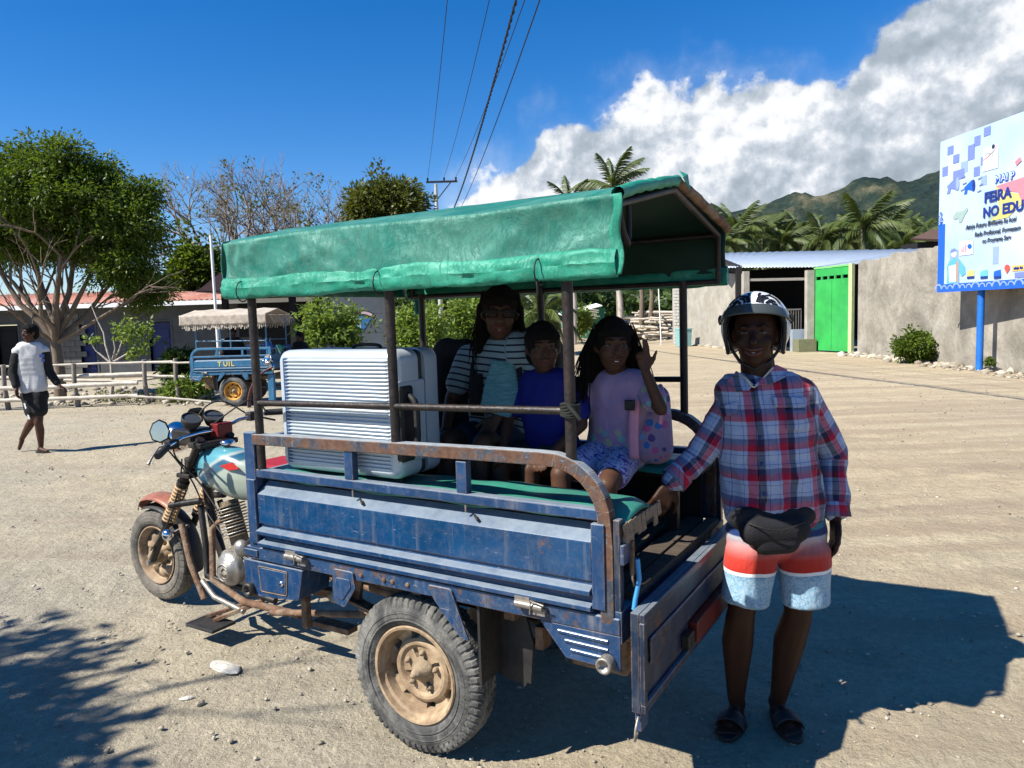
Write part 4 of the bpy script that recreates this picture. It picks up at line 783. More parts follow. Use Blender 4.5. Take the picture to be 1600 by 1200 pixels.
# pale card with swoosh
a, z1_ = bs(1537, 232); b2, z0_ = bs(1560, 262); bbox('print_card', a, b2, z0_, z1_, .012, .003, wht, pan)
def bstroke(name, pts, w_, material, off=.016):
    mb = MB(); q = [bdir*bs(*p)[0]+upz*(bs(*p)[1]+zb_)+nrm*off for p in pts]
    for a, b2 in zip(q[:-1], q[1:]): mb.beam(a, b2, .003, w_, up=nrm) if False else mb.beam(a, b2, w_, .004, up=nrm)
    return mb.build(name, material, pan)
bstroke('print_swoosh', [(1536, 251), (1546, 244), (1555, 234), (1559, 226)], .018, pnk); bstroke('print_swoosh', [(1540, 243), (1544, 239), (1550, 240), (1545, 243)], .015, gry); bstroke('print_swoosh', [(1551, 246), (1553, 238), (1551, 231)], .015, gry)
c_ = bs(1553, 229); bpoly('print_dot', [(c_[0]+.05*cos(a), c_[1]+.05*sin(a)) for a in np.linspace(0, 2*pi, 10)[:-1]], .017, blk, pan)
# megaphones
for (u, v, col, sc_) in ((1489, 290, lav, 1.0), (1515, 292, royal, .9)):
    P_ = [(-9, 2), (-4, -4), (5, -14), (9, -12), (10, 4), (8, 9), (2, 6), (-3, 5), (-4, 13), (-9, 15), (-7, 6)]
    bpoly('print_megaphone', [bs(u+a*sc_*1.0, v+b_*sc_*.9) for a, b_ in P_], .012, col, pan); bpoly('print_megaphone_mouth', [bs(u+8*sc_+2.5*sc_*cos(a), v-3*sc_+10*sc_*sin(a)) for a in np.linspace(0, 2*pi, 13)[:-1]], .015, lav2 if col is lav else nav, pan)
    for (a, b_) in ((14, -12), (16, -2), (13, 8)): bstroke('print_line', [(u+a, v+b_), (u+a+6, v+b_-3)], .02, lav)
# island silhouette and the big coloured shape behind the title
bpoly('print_island', [bs(*p) for p in [(1489, 340), (1495, 331), (1504, 330), (1512, 324), (1513, 328), (1508, 336), (1503, 347), (1499, 348), (1498, 341), (1492, 343)]], .012, gry, pan)
bpoly('print_shape', [bs(*p) for p in [(1556, 291), (1590, 280), (1640, 262), (1640, 330), (1598, 318), (1590, 300), (1570, 298)]], .010, pnk, pan)
bpoly('print_shape', [bs(*p) for p in [(1556, 291), (1571, 299), (1592, 302), (1598, 318), (1575, 340), (1546, 346), (1562, 326)]], .011, ylw, pan)
bpoly('print_shape', [bs(*p) for p in [(1543, 333), (1556, 318), (1562, 330), (1546, 348)]], .012, gry, pan)
bstroke('print_microphone', [(1588, 256), (1596, 248)], .10, pnk)
def btext(s, u, v, hpx, material, bold=0, sx=1.0, shear=0, off=.022, name='lettering', slope=0.0):
    a, z_ = bs(u, v); k = (bs(u, v-hpx)[1]-z_); ax = bdir
    return text(name, s, k/(.95 if hpx > 10 else .76), material, pan, bdir*a+upz*(z_+zb_)+nrm*off, ax, upz, .003, bold, 'LEFT', shear, sx)
btext('FEIRA', 1539, 317, 21, nav, .012, 1.05); btext('NO EDU', 1537, 340, 20, nav, .012, 1.05)
btext('MAI P', 1556, 286, 15, royal, .014, 1.05, off=.018); btext('MAI P', 1556, 286, 15, wht, -.002, 1.05, off=.024)
btext('Atinje Futuru Brilliante liu hosi', 1510, 359, 7.6, blk, .003, .86, .15); btext('Rede Profisional, Formasaun', 1524, 370, 7.4, blk, .003, .86, .15); btext('no Programa Serv', 1536, 380, 7.4, blk, .003, .86, .15)
# bottom left: clerk figure in flat print (plain), chart card, icons, map pin, bars
a, z1_ = bs(1500, 377); b2, z0_ = bs(1521, 397); bbox('print_card', a, b2, z0_, z1_, .012, .003, wht, pan)
for k, h_ in enumerate((6, 9, 12)): a, z0_ = bs(1503+k*3, 394); b2, z1_ = bs(1505+k*3, 394-h_); bbox('print_bar', a, b2, z0_, z1_, .016, .003, pnk, pan)
bpoly('print_globe', [bs(1516+3.5*cos(a), 385+4*sin(a)) for a in np.linspace(0, 2*pi, 11)[:-1]], .016, royal, pan)
sky2 = flat('print_sky', (.10, .36, .68)); bpoly('print_figure', [bs(*p) for p in [(1481, 428), (1480, 418), (1484, 408), (1491, 403), (1499, 405), (1508, 417), (1509, 428), (1503, 432), (1499, 424), (1499, 442), (1480, 444)]], .012, sky2, pan)
bpoly('print_figure', [bs(*p) for p in [(1483, 416), (1494, 413), (1496, 440), (1484, 441)]], .015, wht, pan); bpoly('print_figure', [bs(*p) for p in [(1495, 406), (1499, 410), (1498, 441), (1494, 441)]], .016, flat('print_brown', (.35, .25, .2)), pan)
bpoly('print_figure', [bs(1491+4.5*cos(a), 396+6*sin(a)) for a in np.linspace(0, 2*pi, 11)[:-1]], .015, wht, pan); bpoly('print_figure', [bs(*p) for p in [(1486, 396), (1487, 390), (1493, 388), (1496, 392), (1491, 394)]], .017, lav, pan)
for u, col in ((1511, ylw), (1532, flat('print_teal', (.12, .42, .48))), (1553, royal)):
    bpoly('print_icon', [bs(*p) for p in [(u, 432), (u+1, 424), (u+11, 421), (u+12, 431)]], .012, col, pan); bstroke('print_icon', [(u+1, 434), (u+12, 433)], .05, nav)
bpoly('print_pin', [bs(*p) for p in [(1574, 428), (1570, 420), (1571, 415), (1574.5, 413), (1578, 415), (1579, 420)]], .013, flat('print_red', (.5, .08, .06)), pan)
bpoly('print_label', [bs(*p) for p in [(1582, 415), (1640, 409), (1640, 419), (1582, 424)]], .012, flat('print_amber', (.75, .45, .12)), pan); bpoly('print_label', [bs(*p) for p in [(1586, 426), (1640, 421), (1640, 430), (1586, 434)]], .012, lav, pan)
btext('atinje fut', 1585, 421, 4.5, nav, .004, .9, off=.018)
bluepost = mat('blue_post', (.012, .13, .50), .5, 0, .15, 5)
def post_at(p, zt_): q = Vector((p.x, p.y, 0))-bo; MB().tube([(q.x, q.y, -.1), (q.x, q.y, zt_)], .075, 14).build('post', bluepost, t)
pp_ = bo+bdir*bs(1523, 450)[0]-nrm*.16; post_at(pp_, zb_+BHt*.8); post_at(bo+bdir*(WB-.6)-nrm*.16, zb_+BHt*.8)
for z_ in (.15, BHt*.5, BHt-.15): q = -nrm*.10; MB().beam(bdir*.02+q+upz*(zb_+z_), bdir*(WB-.02)+q+upz*(zb_+z_), .05, .05).build('back_rail', bluepost, t)
# ================================================================== CARGO TRICYCLES
def rrect_path(x0, z0, x1, z1, r_, n=8): pass
def make_tyre(mb, c, R, rw, wd, axis, seg=180, lug=3, mi=0, deep=.012):
    """R outer radius, rw bead radius, wd half width; shoulder lugs and zigzag grooves are real relief"""
    prof = [(rw, -wd*.72), (rw+.02, -wd*.98), (rw+(R-rw)*.35, -wd*1.08), (rw+(R-rw)*.55, -wd*1.07), (R-.040, -wd*1.0), (R-.030, -wd*.97), (R-.012, -wd*.86), (R-.004, -wd*.70), (R-.002, -wd*.62),
            (R-.002, -wd*.48), (R-.011, -wd*.44), (R-.002, -wd*.40), (R, -wd*.16), (R-.009, -wd*.12), (R, -wd*.08)]
    prof = prof+[(a, -b_) for a, b_ in prof[::-1]]; m_ = len(prof)
    def fn(i, an, r_, h, k):
        j = i if i < m_/2 else m_-1-i
        if j in (5, 6, 7, 8) and (k % (lug*2)) < lug-1: r_ -= deep*(.8 if j != 8 else .4)
        if j in (9, 10, 11, 12, 13): h += wd*.035*(1 if (k//3) % 2 else -1)
        return r_, h
    mb.lathe(prof, c, axis, seg, mi, False, fn)
def make_wheel(t, c, R, rw, wd, out, mats, name='wheel', heavy=True):
    c = Vector(c); ax = Vector((0, out, 0)); mb = MB(); make_tyre(mb, c, R, rw, wd, ax, 360 if heavy else 96, 3 if heavy else 2); tyre = mb.build('tyre', mats['tyre'], t)
    if heavy:
        lb = MB()                                                     # raised sidewall ribs
        for rr_ in (R-.062, rw+.028): lb.lathe([(rr_, wd*1.06), (rr_+.002, wd*1.10), (rr_+.005, wd*1.10), (rr_+.007, wd*1.06)], c, ax, 72)
        lb.build('sidewall_rib', mats['tyre'], tyre)
        for s_, a0 in (('6 P.R', 100), ('5.00-12', 225), ('CARGO', 330)) if False else ():
            pass
    mb = MB()                                                         # rim: lip, deep dish, disc with raised ring and slots
    prof = [(rw+.001, wd*.70), (rw+.006, wd*.86), (rw+.001, wd*.93), (rw-.008, wd*.90), (rw-.012, wd*.60), (rw-.022, wd*.50), (rw-.030, wd*.05), (rw-.046, -wd*.05), (rw-.052, -wd*.02), (rw-.060, wd*.12), (rw-.072, wd*.22), (rw-.082, wd*.20), (rw-.092, wd*.05), (rw-.115, wd*.02), (.028, wd*.04), (.0, wd*.04)]
    def fn(i, an, r_, h, k):
        if i in (7, 8) and (k % 12) in (2, 3, 4, 5): h -= wd*1.6
        if i in (13,) and (k % 24) in (5, 6, 7, 8): h -= wd*.30
        return r_, h
    if heavy: mb.lathe(prof, c, ax, 96, 0, False, fn)
    else: mb.lathe(prof, c, ax, 96, 0, True, fn)
    mb.lathe([(rw, wd*.7), (rw-.02, 0), (rw, -wd*.7)], c, ax, 48); rim = mb.build('rim', mats['rim'], t)
    hb = MB(); hb.lathe([(.048, wd*.0), (.046, wd*.16), (.036, wd*.26), (.030, wd*.46), (.020, wd*.52), (.018, wd*.78), (.009, wd*.84), (.008, wd*1.02), (0, wd*1.03)], c, ax, 20)
    hb.build('hub', mats['hub'], t); 
    for k in range(5):
        a = 2*pi*k/5+.4; p = c+Vector((cos(a)*.068, 0, sin(a)*.068)); MB().lathe([(.0105, 0), (.0105, wd*.26), (.006, wd*.27), (.005, wd*.38), (0, wd*.38)], p, ax, 6).build('wheel_nut', mats['hub'], rim)
def rp(poly, n=5, r_=.02):                                            # polygon with rounded corners
    out = []; m_ = len(poly)
    for i in range(m_):
        p, a, b_ = Vector(poly[i]), Vector(poly[i-1]), Vector(poly[(i+1) % m_]); u = (a-p).normalized(); w_ = (b_-p).normalized()
        for j in range(n+1): s_ = j/n; out.append(tuple((p+u*r_*(1-s_)**2+w_*r_*s_**2)))
    return out
YS = .57
M['deckblack'] = mat('dark_deck', (.012, .011, .012), .8, 0, .3, 10)
def make_trike(t, P_, main=True):
    """P_: the paints. x forward, y left, z up; both flanks are built alike"""
    bl_, bc, br_, ra = P_['body'], P_['ribs'], P_['rusty'], P_['rail']
    for sd in (1, -1):
        Y = lambda y: sd*y
        # ladder rails and posts of the flank
        mb = MB(); path = [(.80, .62), (.80, 1.06)]
        mb.box(.755, .815, Y(.525), Y(.565), .64, 1.155); mb.build('corner_post', bl_, t, .004)
        pts = [(.76, 1.128), (.2, 1.137), (-.35, 1.146), (-.56, 1.148)]+[(-.60-.185*sin(a), 1.148-.185*(1-cos(a))) for a in np.linspace(.12, pi/2, 8)]+[(-.79, .9), (-.79, .66)]
        mb = MB()
        for (a, za), (b_, zb2) in zip(pts[:-1], pts[1:]):
            d = Vector((b_-a, 0, zb2-za)).normalized(); e = .004; mb.beam((a-d.x*e, Y(.545), za-d.z*e), (b_+d.x*e, Y(.545), zb2+d.z*e), .042, .044, up=Vector((0, 1, 0)).cross(d))
        mb.build('top_rail', ra, t, .004)
        MB().box(-.768, .754, Y(.52), Y(.562), .972, 1.006).build('middle_rail', bl_, t, .004)
        for x in (.245, -.265): MB().box(x-.021, x+.021, Y(.528), Y(.560), 1.007, 1.115).build('upright', bl_, t, .003)
        # drop side: chamfered top, flat sheet, two ribs
        prof = [(.505, .950), (.568, .905), (.568, .785), (.558, .779), (.558, .768), (.586, .757), (.585, .742), (.552, .736), (.552, .716), (.582, .706), (.581, .692), (.560, .684), (.50, .682), (.50, .94)]
        vs = []; 
        for x in (.748, -.742): vs += [(x, Y(a), z) for a, z in prof]
        n_ = len(prof); mb = MB(); mb.add(vs, [(i, (i+1) % n_, n_+(i+1) % n_, n_+i) for i in range(n_)]+[tuple(range(n_)), tuple(range(2*n_-1, n_-1, -1))]); dp = mb.build('drop_side', bc, t, .0025)
        MB().box(-.788, -.7445, Y(.54), Y(.574), .70, .965).build('side_stile', bl_, t, .003); MB().box(.7505, .80, Y(.566), Y(.578), .70, .965).build('side_stile', bl_, t, .003)
        # frame strip under it and its rust
        MB().box(-.83, .835, Y(.50), Y(.566), .627, .679).build('lower_frame', br_, t, .004)
        for x in (.53, -.53):
            h = MB(); h.tube([(x-.05, Y(.585), .676), (x+.05, Y(.585), .676)], .0125, 10); h.box(x-.055, x-.012, Y(.566), Y(.584), .648, .672); h.box(x+.0, x+.055, Y(.566), Y(.584), .683, .70); h.tube([(x-.06, Y(.60), .69), (x-.015, Y(.602), .70), (x-.01, Y(.6), .655)], .003, 5); h.build('hinge', M['steel'], t)
        if main: MB().box(.765, .845, Y(.567), Y(.573), .640, .668).build('plate', br_, t, .002)
        # brackets reaching down
        MB().prism(rp([(.335, .66), (.235, .66), (.225, .60), (.285, .515), (.345, .53)], r_=.012), (0, Y(.569), 0), (1, 0, 0), (0, 0, 1), (0, Y(.008), 0)).build('bracket', br_, t, .002)
        MB().prism(rp([(.318, .63), (.250, .63), (.245, .60), (.29, .545), (.33, .55)], r_=.008), (0, Y(.578), 0), (1, 0, 0), (0, 0, 1), (0, Y(.003), 0)).build('bracket_press', bl_, t, .001)
        MB().prism(rp([(-.115, .672), (-.215, .672), (-.285, .50), (-.24, .515), (-.145, .62)], r_=.012), (0, Y(.569), 0), (1, 0, 0), (0, 0, 1), (0, Y(.008), 0)).build('bracket', br_, t, .002)
        MB().prism(rp([(-.165, .60), (-.205, .60), (-.262, .53), (-.235, .535)], r_=.006), (0, Y(.578), 0), (1, 0, 0), (0, 0, 1), (0, Y(.003), 0)).build('bracket_press', bl_, t, .001)
        for x in (.20, .265, -.02, .05, .09, -.145, -.205): MB().lathe([(.009, 0), (.009, .004), (.005, .006), (0, .006)], (x, Y(.566), .652), (0, sd, 0), 8).build('bolt', M['rust'], t)
        # rear quarter flap with pressed ribs and the round stub at its foot
        q = MB().prism([(-.555, .625), (-.83, .625), (-.83, .515), (-.645, .520)], (0, Y(.555), 0), (1, 0, 0), (0, 0, 1), (0, Y(.008), 0)).build('quarter_panel', bl_, t, .002)
        for k, (xa_, xb_) in enumerate(((-.62, -.79), (-.645, -.79), (-.665, -.79))): MB().tube([(xa_, Y(.562), .603-.027*k), (xb_, Y(.562), .601-.027*k)], .007, 8).build('pressed_rib', bc, q)
        MB().lathe([(.026, 0), (.026, .035), (.020, .04), (.018, .02), (0, .02)], (-.79, Y(.566), .54), (0, sd, 0), 16).build('stub_pipe', M['steel'], t)
        # mudguard flap behind the wheel
        r_ = random.Random(2); bot = [(-.30-.014*i, .315-.022*(i % 2)*r_.random()-.012*r_.random()+.01*abs(i-5)/5) for i in range(10)]
        MB().prism([(-.25, .60), (-.27, .45)]+bot+[(-.44, .46), (-.40, .60)], (0, Y(.40), 0), (1, 0, 0), (0, 0, 1), (0, Y(.012), 0)).build('mud_flap', M['black_rubber'], t)
        MB().box(-.31, -.30, Y(.36), Y(.545), .34, .62).build('mud_flap', M['black_rubber'], t)
        make_wheel(empty_part('wheel', t), (0, Y(.475), .295), .296, .180, .066, sd, dict(tyre=P_['tyre'], rim=P_['rim'], hub=P_['hub']))
        # canopy posts with a mid bar
        for x in (.735, .022, -.672):
            MB().tube([(x, Y(.545), 1.135 if x < .7 else .99), (x+.001, Y(.545), 1.72)], .0172 if main else .014, 12).build('canopy_post', P_['post'], t)
        MB().tube([(.735, Y(.548), 1.276), (-.675, Y(.548), 1.300)], .0125, 8).build('side_bar', P_['post'], t)
        # inner skin, bench
        MB().box(-.76, .75, Y(.49), Y(.499), .68, .96).build('inner_side', M['deckblack'], t)
        MB().box(-.80, .76, Y(.255), Y(.50), .93, .962).build('bench_board', M['deckblack'], t, .003)
        for x in (-.72, 0, .7): MB().box(x-.02, x+.02, Y(.235), Y(.27), .70, .929).build('bench_leg', M['black_metal'], t)
        # chassis rail
        MB().box(-.80, 1.05, Y(.28), Y(.33), .50, .57).build('chassis_rail', M['rust'], t, .004)
        lf_ = MB()
        for k in range(5): w_ = .46-.075*k; lf_.add([(x, Y(yy), z) for yy in (.35, .40) for x, z in [(w_*s_, .40-.055*(1-(w_*s_/.46)**2)-.012*k+.06) for s_ in np.linspace(-1, 1, 9)]]+[(x, Y(yy), z-.010) for yy in (.35, .40) for x, z in [(w_*s_, .40-.055*(1-(w_*s_/.46)**2)-.012*k+.06) for s_ in np.linspace(-1, 1, 9)]], [(i, i+1, 10+i, 9+i) for i in range(8)]+[(18+i, 27+i, 28+i, 19+i) for i in range(8)]+[(i, 18+i, 19+i, i+1) for i in range(8)]+[(9+i, 10+i, 28+i, 27+i) for i in range(8)])
        lf_.build('leaf_spring', M['rust'], t)
        for x in (.46, -.46): MB().box(x-.015, x+.015, Y(.345), Y(.405), .44, .52).build('shackle', M['rust'], t)
    # deck, cross members, axle, propshaft
    MB().box(-.80, .80, -.49, .49, .685, .70).build('deck', M['deckblack'], t)
    for x in (-.79, -.4, 0, .4, .78): MB().box(x-.02, x+.02, -.50, .50, .571, .626).build('cross_member', M['rust'], t)
    MB().tube([(0, -.42, .295), (0, .42, .295)], .032, 12).build('axle', M['rust'], t); MB().sphere((0, 0, .295), (.12, .10, .12), 16).build('differential', M['dirtypale'], t)
    MB().tube([(.08, 0, .30), (1.2, .0, .36)], .022, 8).build('propshaft', M['rust'], t); MB().tube([(.42, .30, .36), (1.1, .24, .22)], .016, 8).build('brake_rod', M['rust'], t)
    MB().box(-.72, -.5, -.2, .25, .33, .50).build('spare_carrier', M['rust'], t, .01)
    # rear sill and open tailgate
    MB().box(-.835, -.80, -.56, .56, .60, .70).build('rear_sill', br_, t, .003)
    for y0_, y1_ in ((.56, .53), (-.53, -.56)): MB().box(-.832, -.812, y0_, y1_, .70, .98).build('rear_post', M['blue_dark'], t, .002)
    # front bulkhead bars
    MB().box(.77, .80, -.52, .52, 1.10, 1.13).build('front_rail', bl_, t, .003); MB().box(.77, .79, -.52, .52, .70, .99).build('front_panel', bl_, t, .003)
    for y in (-.2, .2): MB().box(.775, .795, y-.015, y+.015, .99, 1.10).build('front_upright', bl_, t, .002)
def empty_part(name, t): o = bpy.data.objects.new(name, None); COL.objects.link(o); o.parent = t; return o
trike = empty('cargo_tricycle', TO, TROT, 'blue rusty cargo tricycle with a green tarp canopy, parked across the middle of the square', 'cargo tricycle')
PM = dict(body=M['blue'], ribs=M['blue_clean'], rusty=M['blue_rusty'], rail=M['rail'], tyre=M['rubber'], rim=M['rim'], hub=M['dirtypale'], post=M['post'])
make_trike(trike, PM)
# tool box under the front corner (left flank) with its little door and keyhole
tb = MB(); tb.prism(rp([(.86, .618), (.515, .618), (.545, .49), (.855, .462)], r_=.012), (0, .40, 0), (1, 0, 0), (0, 0, 1), (0, .165, 0)); tb = tb.build('tool_box', M['blue'], trike, .003)
MB().prism(rp([(.765, .596), (.605, .596), (.615, .505), (.755, .500)], r_=.010), (0, .5655, 0), (1, 0, 0), (0, 0, 1), (0, .004, 0)).build('tool_box_door', M['blue'], tb, .0015)
fr_ = rp([(.770, .601), (.600, .601), (.610, .500), (.760, .495)], r_=.010); mb = MB(); mb.tube([(a, .567, z) for a, z in fr_]+[(fr_[0][0], .567, fr_[0][1])], .0022, 5); mb.build('door_trim', M['dirtypale'], tb)
MB().lathe([(.011, 0), (.011, .006), (.004, .008), (0, .008)], (.632, .569, .548), (0, 1, 0), 12).build('lock', M['chrome'], tb); MB().lathe([(.030, 0), (.030, .02), (.018, .024), (.016, .008), (0, .008)], (.825, .566, .493), (0, 1, 0), 16).build('drain_stub', M['black_metal'], tb)
# pins on the chamfer
for x in (.235, -.275):
    MB().tube([(x, .552, .969), (x, .552, .942)], .004, 6).build('latch_pin', M['steel'], trike); MB().tube([(x-.03, .545, .932), (x-.055, .562, .922)], .005, 6).build('latch_pin', M['black_metal'], trike)
# prop stand and step plate near the front
MB().box(.655, .685, .40, .43, .30, .47).build('prop_stand', M['rust'], trike, .003); MB().box(.52, .95, .32, .36, .42, .455).build('step_bar', M['rust'], trike, .003); MB().box(.45, .66, .34, .40, .30, .325).build('stand_foot', M['rust'], trike, .003)
# underbody clutter seen between box and wheel
for (p, q_, w_, h_) in (((.40, .36, .60), (.44, .36, .42), .02, .05), ((.50, .30, .44), (.30, .36, .30), .03, .03), ((.1, .36, .60), (.16, .36, .44), .05, .02)): MB().beam(p, q_, w_, h_).build('stay', M['rust'], trike, .003)
MB().tube([(.47, .42, .60), (.475, .42, .50)], .013, 8).build('damper', M['steel'], trike); g_ = MB(); g_.sphere((.475, .42, .475), (.045, .04, .03), 10); g_.build('gearbox', M['dirtypale'], trike)
# left cushion: green tarp folded over the bench
M['tarp'] = paint('green_tarp_seat', (.004, .19, .12), rust=.0, fade=.3, dust_gloss=.05, rough=.4)
def cush(a, b_, sd=1, y0=.255, y1=.535, x0=.72, x1=-.835):
    x = x0+(x1-x0)*a; s_ = b_*2-1; y = y0+(y1-y0)*b_; z = .962+.028*(1-abs(s_)**4)+.012*noise.noise(Vector((x*5, y*9, 1)))+.010*abs(noise.noise(Vector((x*3+y*6, y*3, 4))))
    if a > .97: z -= .02*(a-.97)/.03
    return (x, sd*y, z)
MB().grid(lambda a, b_: cush(a, b_), 90, 16).build('seat_tarp', M['tarp'], trike, solid=.006); MB().grid(lambda a, b_: cush(a, b_, -1, .20, .50, .72, -.80), 60, 10).build('seat_tarp', M['tarp'], trike, solid=.006)
random.seed(3)
mb = MB()
for k in range(9): y = .53-.035*k; z1 = .965; l_ = random.uniform(.03, .075); mb.beam((-.838, y, z1), (-.842, y-.006, z1-l_), .03, .006, up=(1, 0, 0))
mb.build('frayed_edge', M['wood'], trike); MB().box(-.845, -.81, .47, .535, .88, .93).build('bench_end', M['dirtypale'], trike, .006)
# rear corner latch, wire and the pale blue strap
MB().box(-.845, -.833, .51, .56, .845, .905).build('latch_plate', M['blue'], trike, .002); MB().beam((-.848, .50, .905), (-.848, .50, .80), .02, .008).build('latch_bar', M['rust'], trike)
mb = MB(); mb.tube([(-.852, .505, .87), (-.86, .53, .80), (-.855, .51, .77), (-.87, .46, .765), (-.88, .44, .775)], .0035, 6); mb.build('latch_wire', M['rust'], trike)
mb = MB(); mb.tube([(-.862, .497, .85), (-.868, .50, .79), (-.86, .515, .73), (-.858, .52, .70)], .0085, 8); mb.build('hose_strap', M['skyblue'], trike)
# tailgate hanging open
tg = MB(); tg.box(-.895, -.868, -.575, .575, .405, .712); tg = tg.build('tailgate', M['blue_dark'], trike, .003)
for z in (.698, .42): MB().box(-.912, -.896, -.575, .575, z-.012, z+.014).build('tailgate_rim', M['blue_dark'], tg, .003)
for y in (-.565, .565): MB().box(-.912, -.896, y-.012, y+.012, .435, .685).build('tailgate_rim', M['blue_dark'], tg, .003)
MB().box(-.905, -.896, -.50, .50, .53, .61).build('tailgate_panel', M['blue_dark'], tg, .006)
MB().box(-.93, -.896, -.45, .12, .445, .52).build('tail_reflector', mat('red_reflector', (.09, .006, .006), .5), tg, .004); MB().box(-.925, -.896, .14, .2, .45, .50).build('lamp_end', M['black_metal'], tg, .003)
MB().box(-.892, -.872, .50, .56, .34, .404).build('gate_foot', M['blue_rusty'], tg, .003); MB().tube([(-.885, .565, .39), (-.89, .60, .37), (-.885, .595, .33), (-.88, .56, .335)], .004, 6).build('gate_hook', M['steel'], tg)
for (x, w_, z, mt) in ((-.815, .05, .716, 'wood_shaded'), (-.74, .07, .712, 'wood_shaded'), (-.64, .05, .712, 'wood_shaded')): MB().box(x-w_/2, x+w_/2, -.47, .46, z-.012, z+.012).build('deck_slat', M[mt], trike, .003)
MB().box(-.62, -.58, -.46, .47, .735, .79).build('cross_plank', M['wood'], trike, .004)
# black lever / cord on the right rear corner
mb = MB(); mb.tube([(-.84, -.575, .99), (-.90, -.60, .985), (-.905, -.605, .86)], [.008, .012, .010], 8); mb.tube([(-.90, -.60, .98), (-.93, -.61, .93), (-.915, -.61, .90), (-.94, -.62, .88)], .003, 5); mb.build('brake_lever', M['black_rubber'], trike)
# rope round the rear post
mb = MB(); r_ = random.Random(1)
for k in range(6): mb.tube([(-.672+.027*cos(a), .545+.027*sin(a), 1.285+.007*k+.004*sin(a*2+k)) for a in np.linspace(0, 2*pi, 14)], .0055, 6)
mb.tube([(-.68, .575, 1.32), (-.71, .59, 1.30), (-.725, .585, 1.28)], .006, 6); mb.build('knotted_rope', mat('dark_rope', (.012, .014, .011), .9), trike)
# ---- canopy
def canopy_mat(name, base, light, dusty):
    m, nt, b = newmat(name); tcn = N(nt, 'ShaderNodeTexCoord'); P = tcn.outputs['Object']
    c = ramp(nt, tn(nt, P, 3, 6, .65), [(.3, tuple(x*.65 for x in base)), (.7, base)])
    c = mixc(nt, mth(nt, 'MULTIPLY', ramp(nt, tn(nt, P, 2.2, 10, .78, (1, 1, .8), 0, 1.2), [(.43, 0.0), (.60, 1.0)]), .72), c, dusty)
    w_ = ramp(nt, tn(nt, P, 7, 8, .8, (1, 1, .5), 0, 1.8), [(.485, 0.0), (.5, 1.0), (.515, 0.0)]); c = mixc(nt, mth(nt, 'MULTIPLY', w_, .8), c, dusty)
    c = mixc(nt, mth(nt, 'MULTIPLY', ramp(nt, tn(nt, P, 24, 8, .85, (.4, 1, 1.5), 0, .5), [(.5, 0.0), (.75, 1.0)]), .35), c, light)
    nt.links.new(c, b.inputs['Base Color']); b.inputs['Roughness'].default_value = .5; b.inputs['Specular IOR Level'].default_value = .4
    bp = N(nt, 'ShaderNodeBump', i_Strength=.55, i_Distance=.014); nt.links.new(mth(nt, 'ADD', tn(nt, P, 9, 7, .75, (1, 1, .55), 0, 1.5), mth(nt, 'MULTIPLY', w_, .25)), bp.inputs['Height']); nt.links.new(bp.outputs[0], b.inputs['Normal']); return m
M['canopy'] = canopy_mat('green_tarp', (.003, .165, .120), (.09, .34, .27), (.085, .25, .19)); M['canopy_hem'] = canopy_mat('green_tarp_hem', (.005, .26, .165), (.10, .46, .34), (.05, .30, .20))
def ridged(p): return 1-2*abs(noise.noise(p))
def can_side(a, b_, sd):
    """a: along from front (0) to rear (1); b_: 0 eave .. 1 ridge"""
    x = .845-1.69*a; zs = 1.735; zr = 2.045; zc = 1.925+.006*sin(x*5)
    if b_ < .42:
        k = b_/.42; y = .572+.012*sin(k*pi)*sin(x*3+1); z = zs+(zc-zs)*k
        wr = ridged(Vector((x*3.2+z*3, z*5, sd*3)))*.006+ridged(Vector((x*7-z*9, z*6, 5+sd)))*.0035; y += wr*1.7+.007*sin(x*95+sin(z*30))*max(0, min(1, (x-.66)/.15))-.012*sin(k*pi)*(.6+.6*noise.noise(Vector((x*2.2, 0, 3))))
    else:
        k = (b_-.42)/.58; ang = k; y = .572*(1-k)**1.0; z = zc+(zr-zc)*(k**.85); rr_ = max(0, 1-k*9); y -= .0; z -= .012*rr_*rr_; z += .010*sin(pi*k)*noise.noise(Vector((x*3, k*3, sd)))-.028*sin(pi*k)*abs(sin(x*3.9))
    return x, sd*y, z
def cs(sd): return lambda a, b_: can_side(a, b_, sd)
can = MB(); can.grid(cs(1), 170, 44); can.grid(lambda a, b_: can_side(1-a, b_, -1), 100, 30)
can.grid(lambda a, b_: (.845+.018*sin(b_*3)+ridged(Vector((a*9, b_*1.5, 8)))*.012+.004*sin(a*70), (.572-1.144*a), 1.71+((1.925+.12*(1-abs(a*2-1)))-1.71)*b_), 90, 16)
M['tarp_inside_shaded'] = mat('tarp_inside_shaded', (.002, .022, .012), .7, 0, .3, 6)  # inner face near-black green: shade under the canopy is painted in
canopy = can.build('canopy', [M['canopy'], M['tarp_inside_shaded']], trike, recalc=False, solid=.003); canopy.modifiers[0].material_offset = 1; canopy.modifiers[0].offset = 1
def hem(sd):
    def f(a, b_):
        x = .85-1.70*a; an = b_*2*pi; top = 1.762+.020*noise.noise(Vector((x*2.4, 0, sd)))+.014*ridged(Vector((x*1.3, 2, sd))); bot = 1.690+.006*noise.noise(Vector((x*4, 7, sd)))
        hh = (top-bot)/2; w_ = .010+.006*noise.noise(Vector((x*5, 1, sd)))+.010*ridged(Vector((x*7+sin(an)*3, sin(an)*1.5, 2))); 
        for tx in (.735, .03, -.60): w_ *= 1-.5*exp(-((x-tx)/.022)**2)
        return (x, sd*(.583+w_*cos(an)), (top+bot)/2+hh*sin(an)*(1-.06*abs(cos(an)))+.004*ridged(Vector((x*14, cos(an)*2, 3))))
    return f
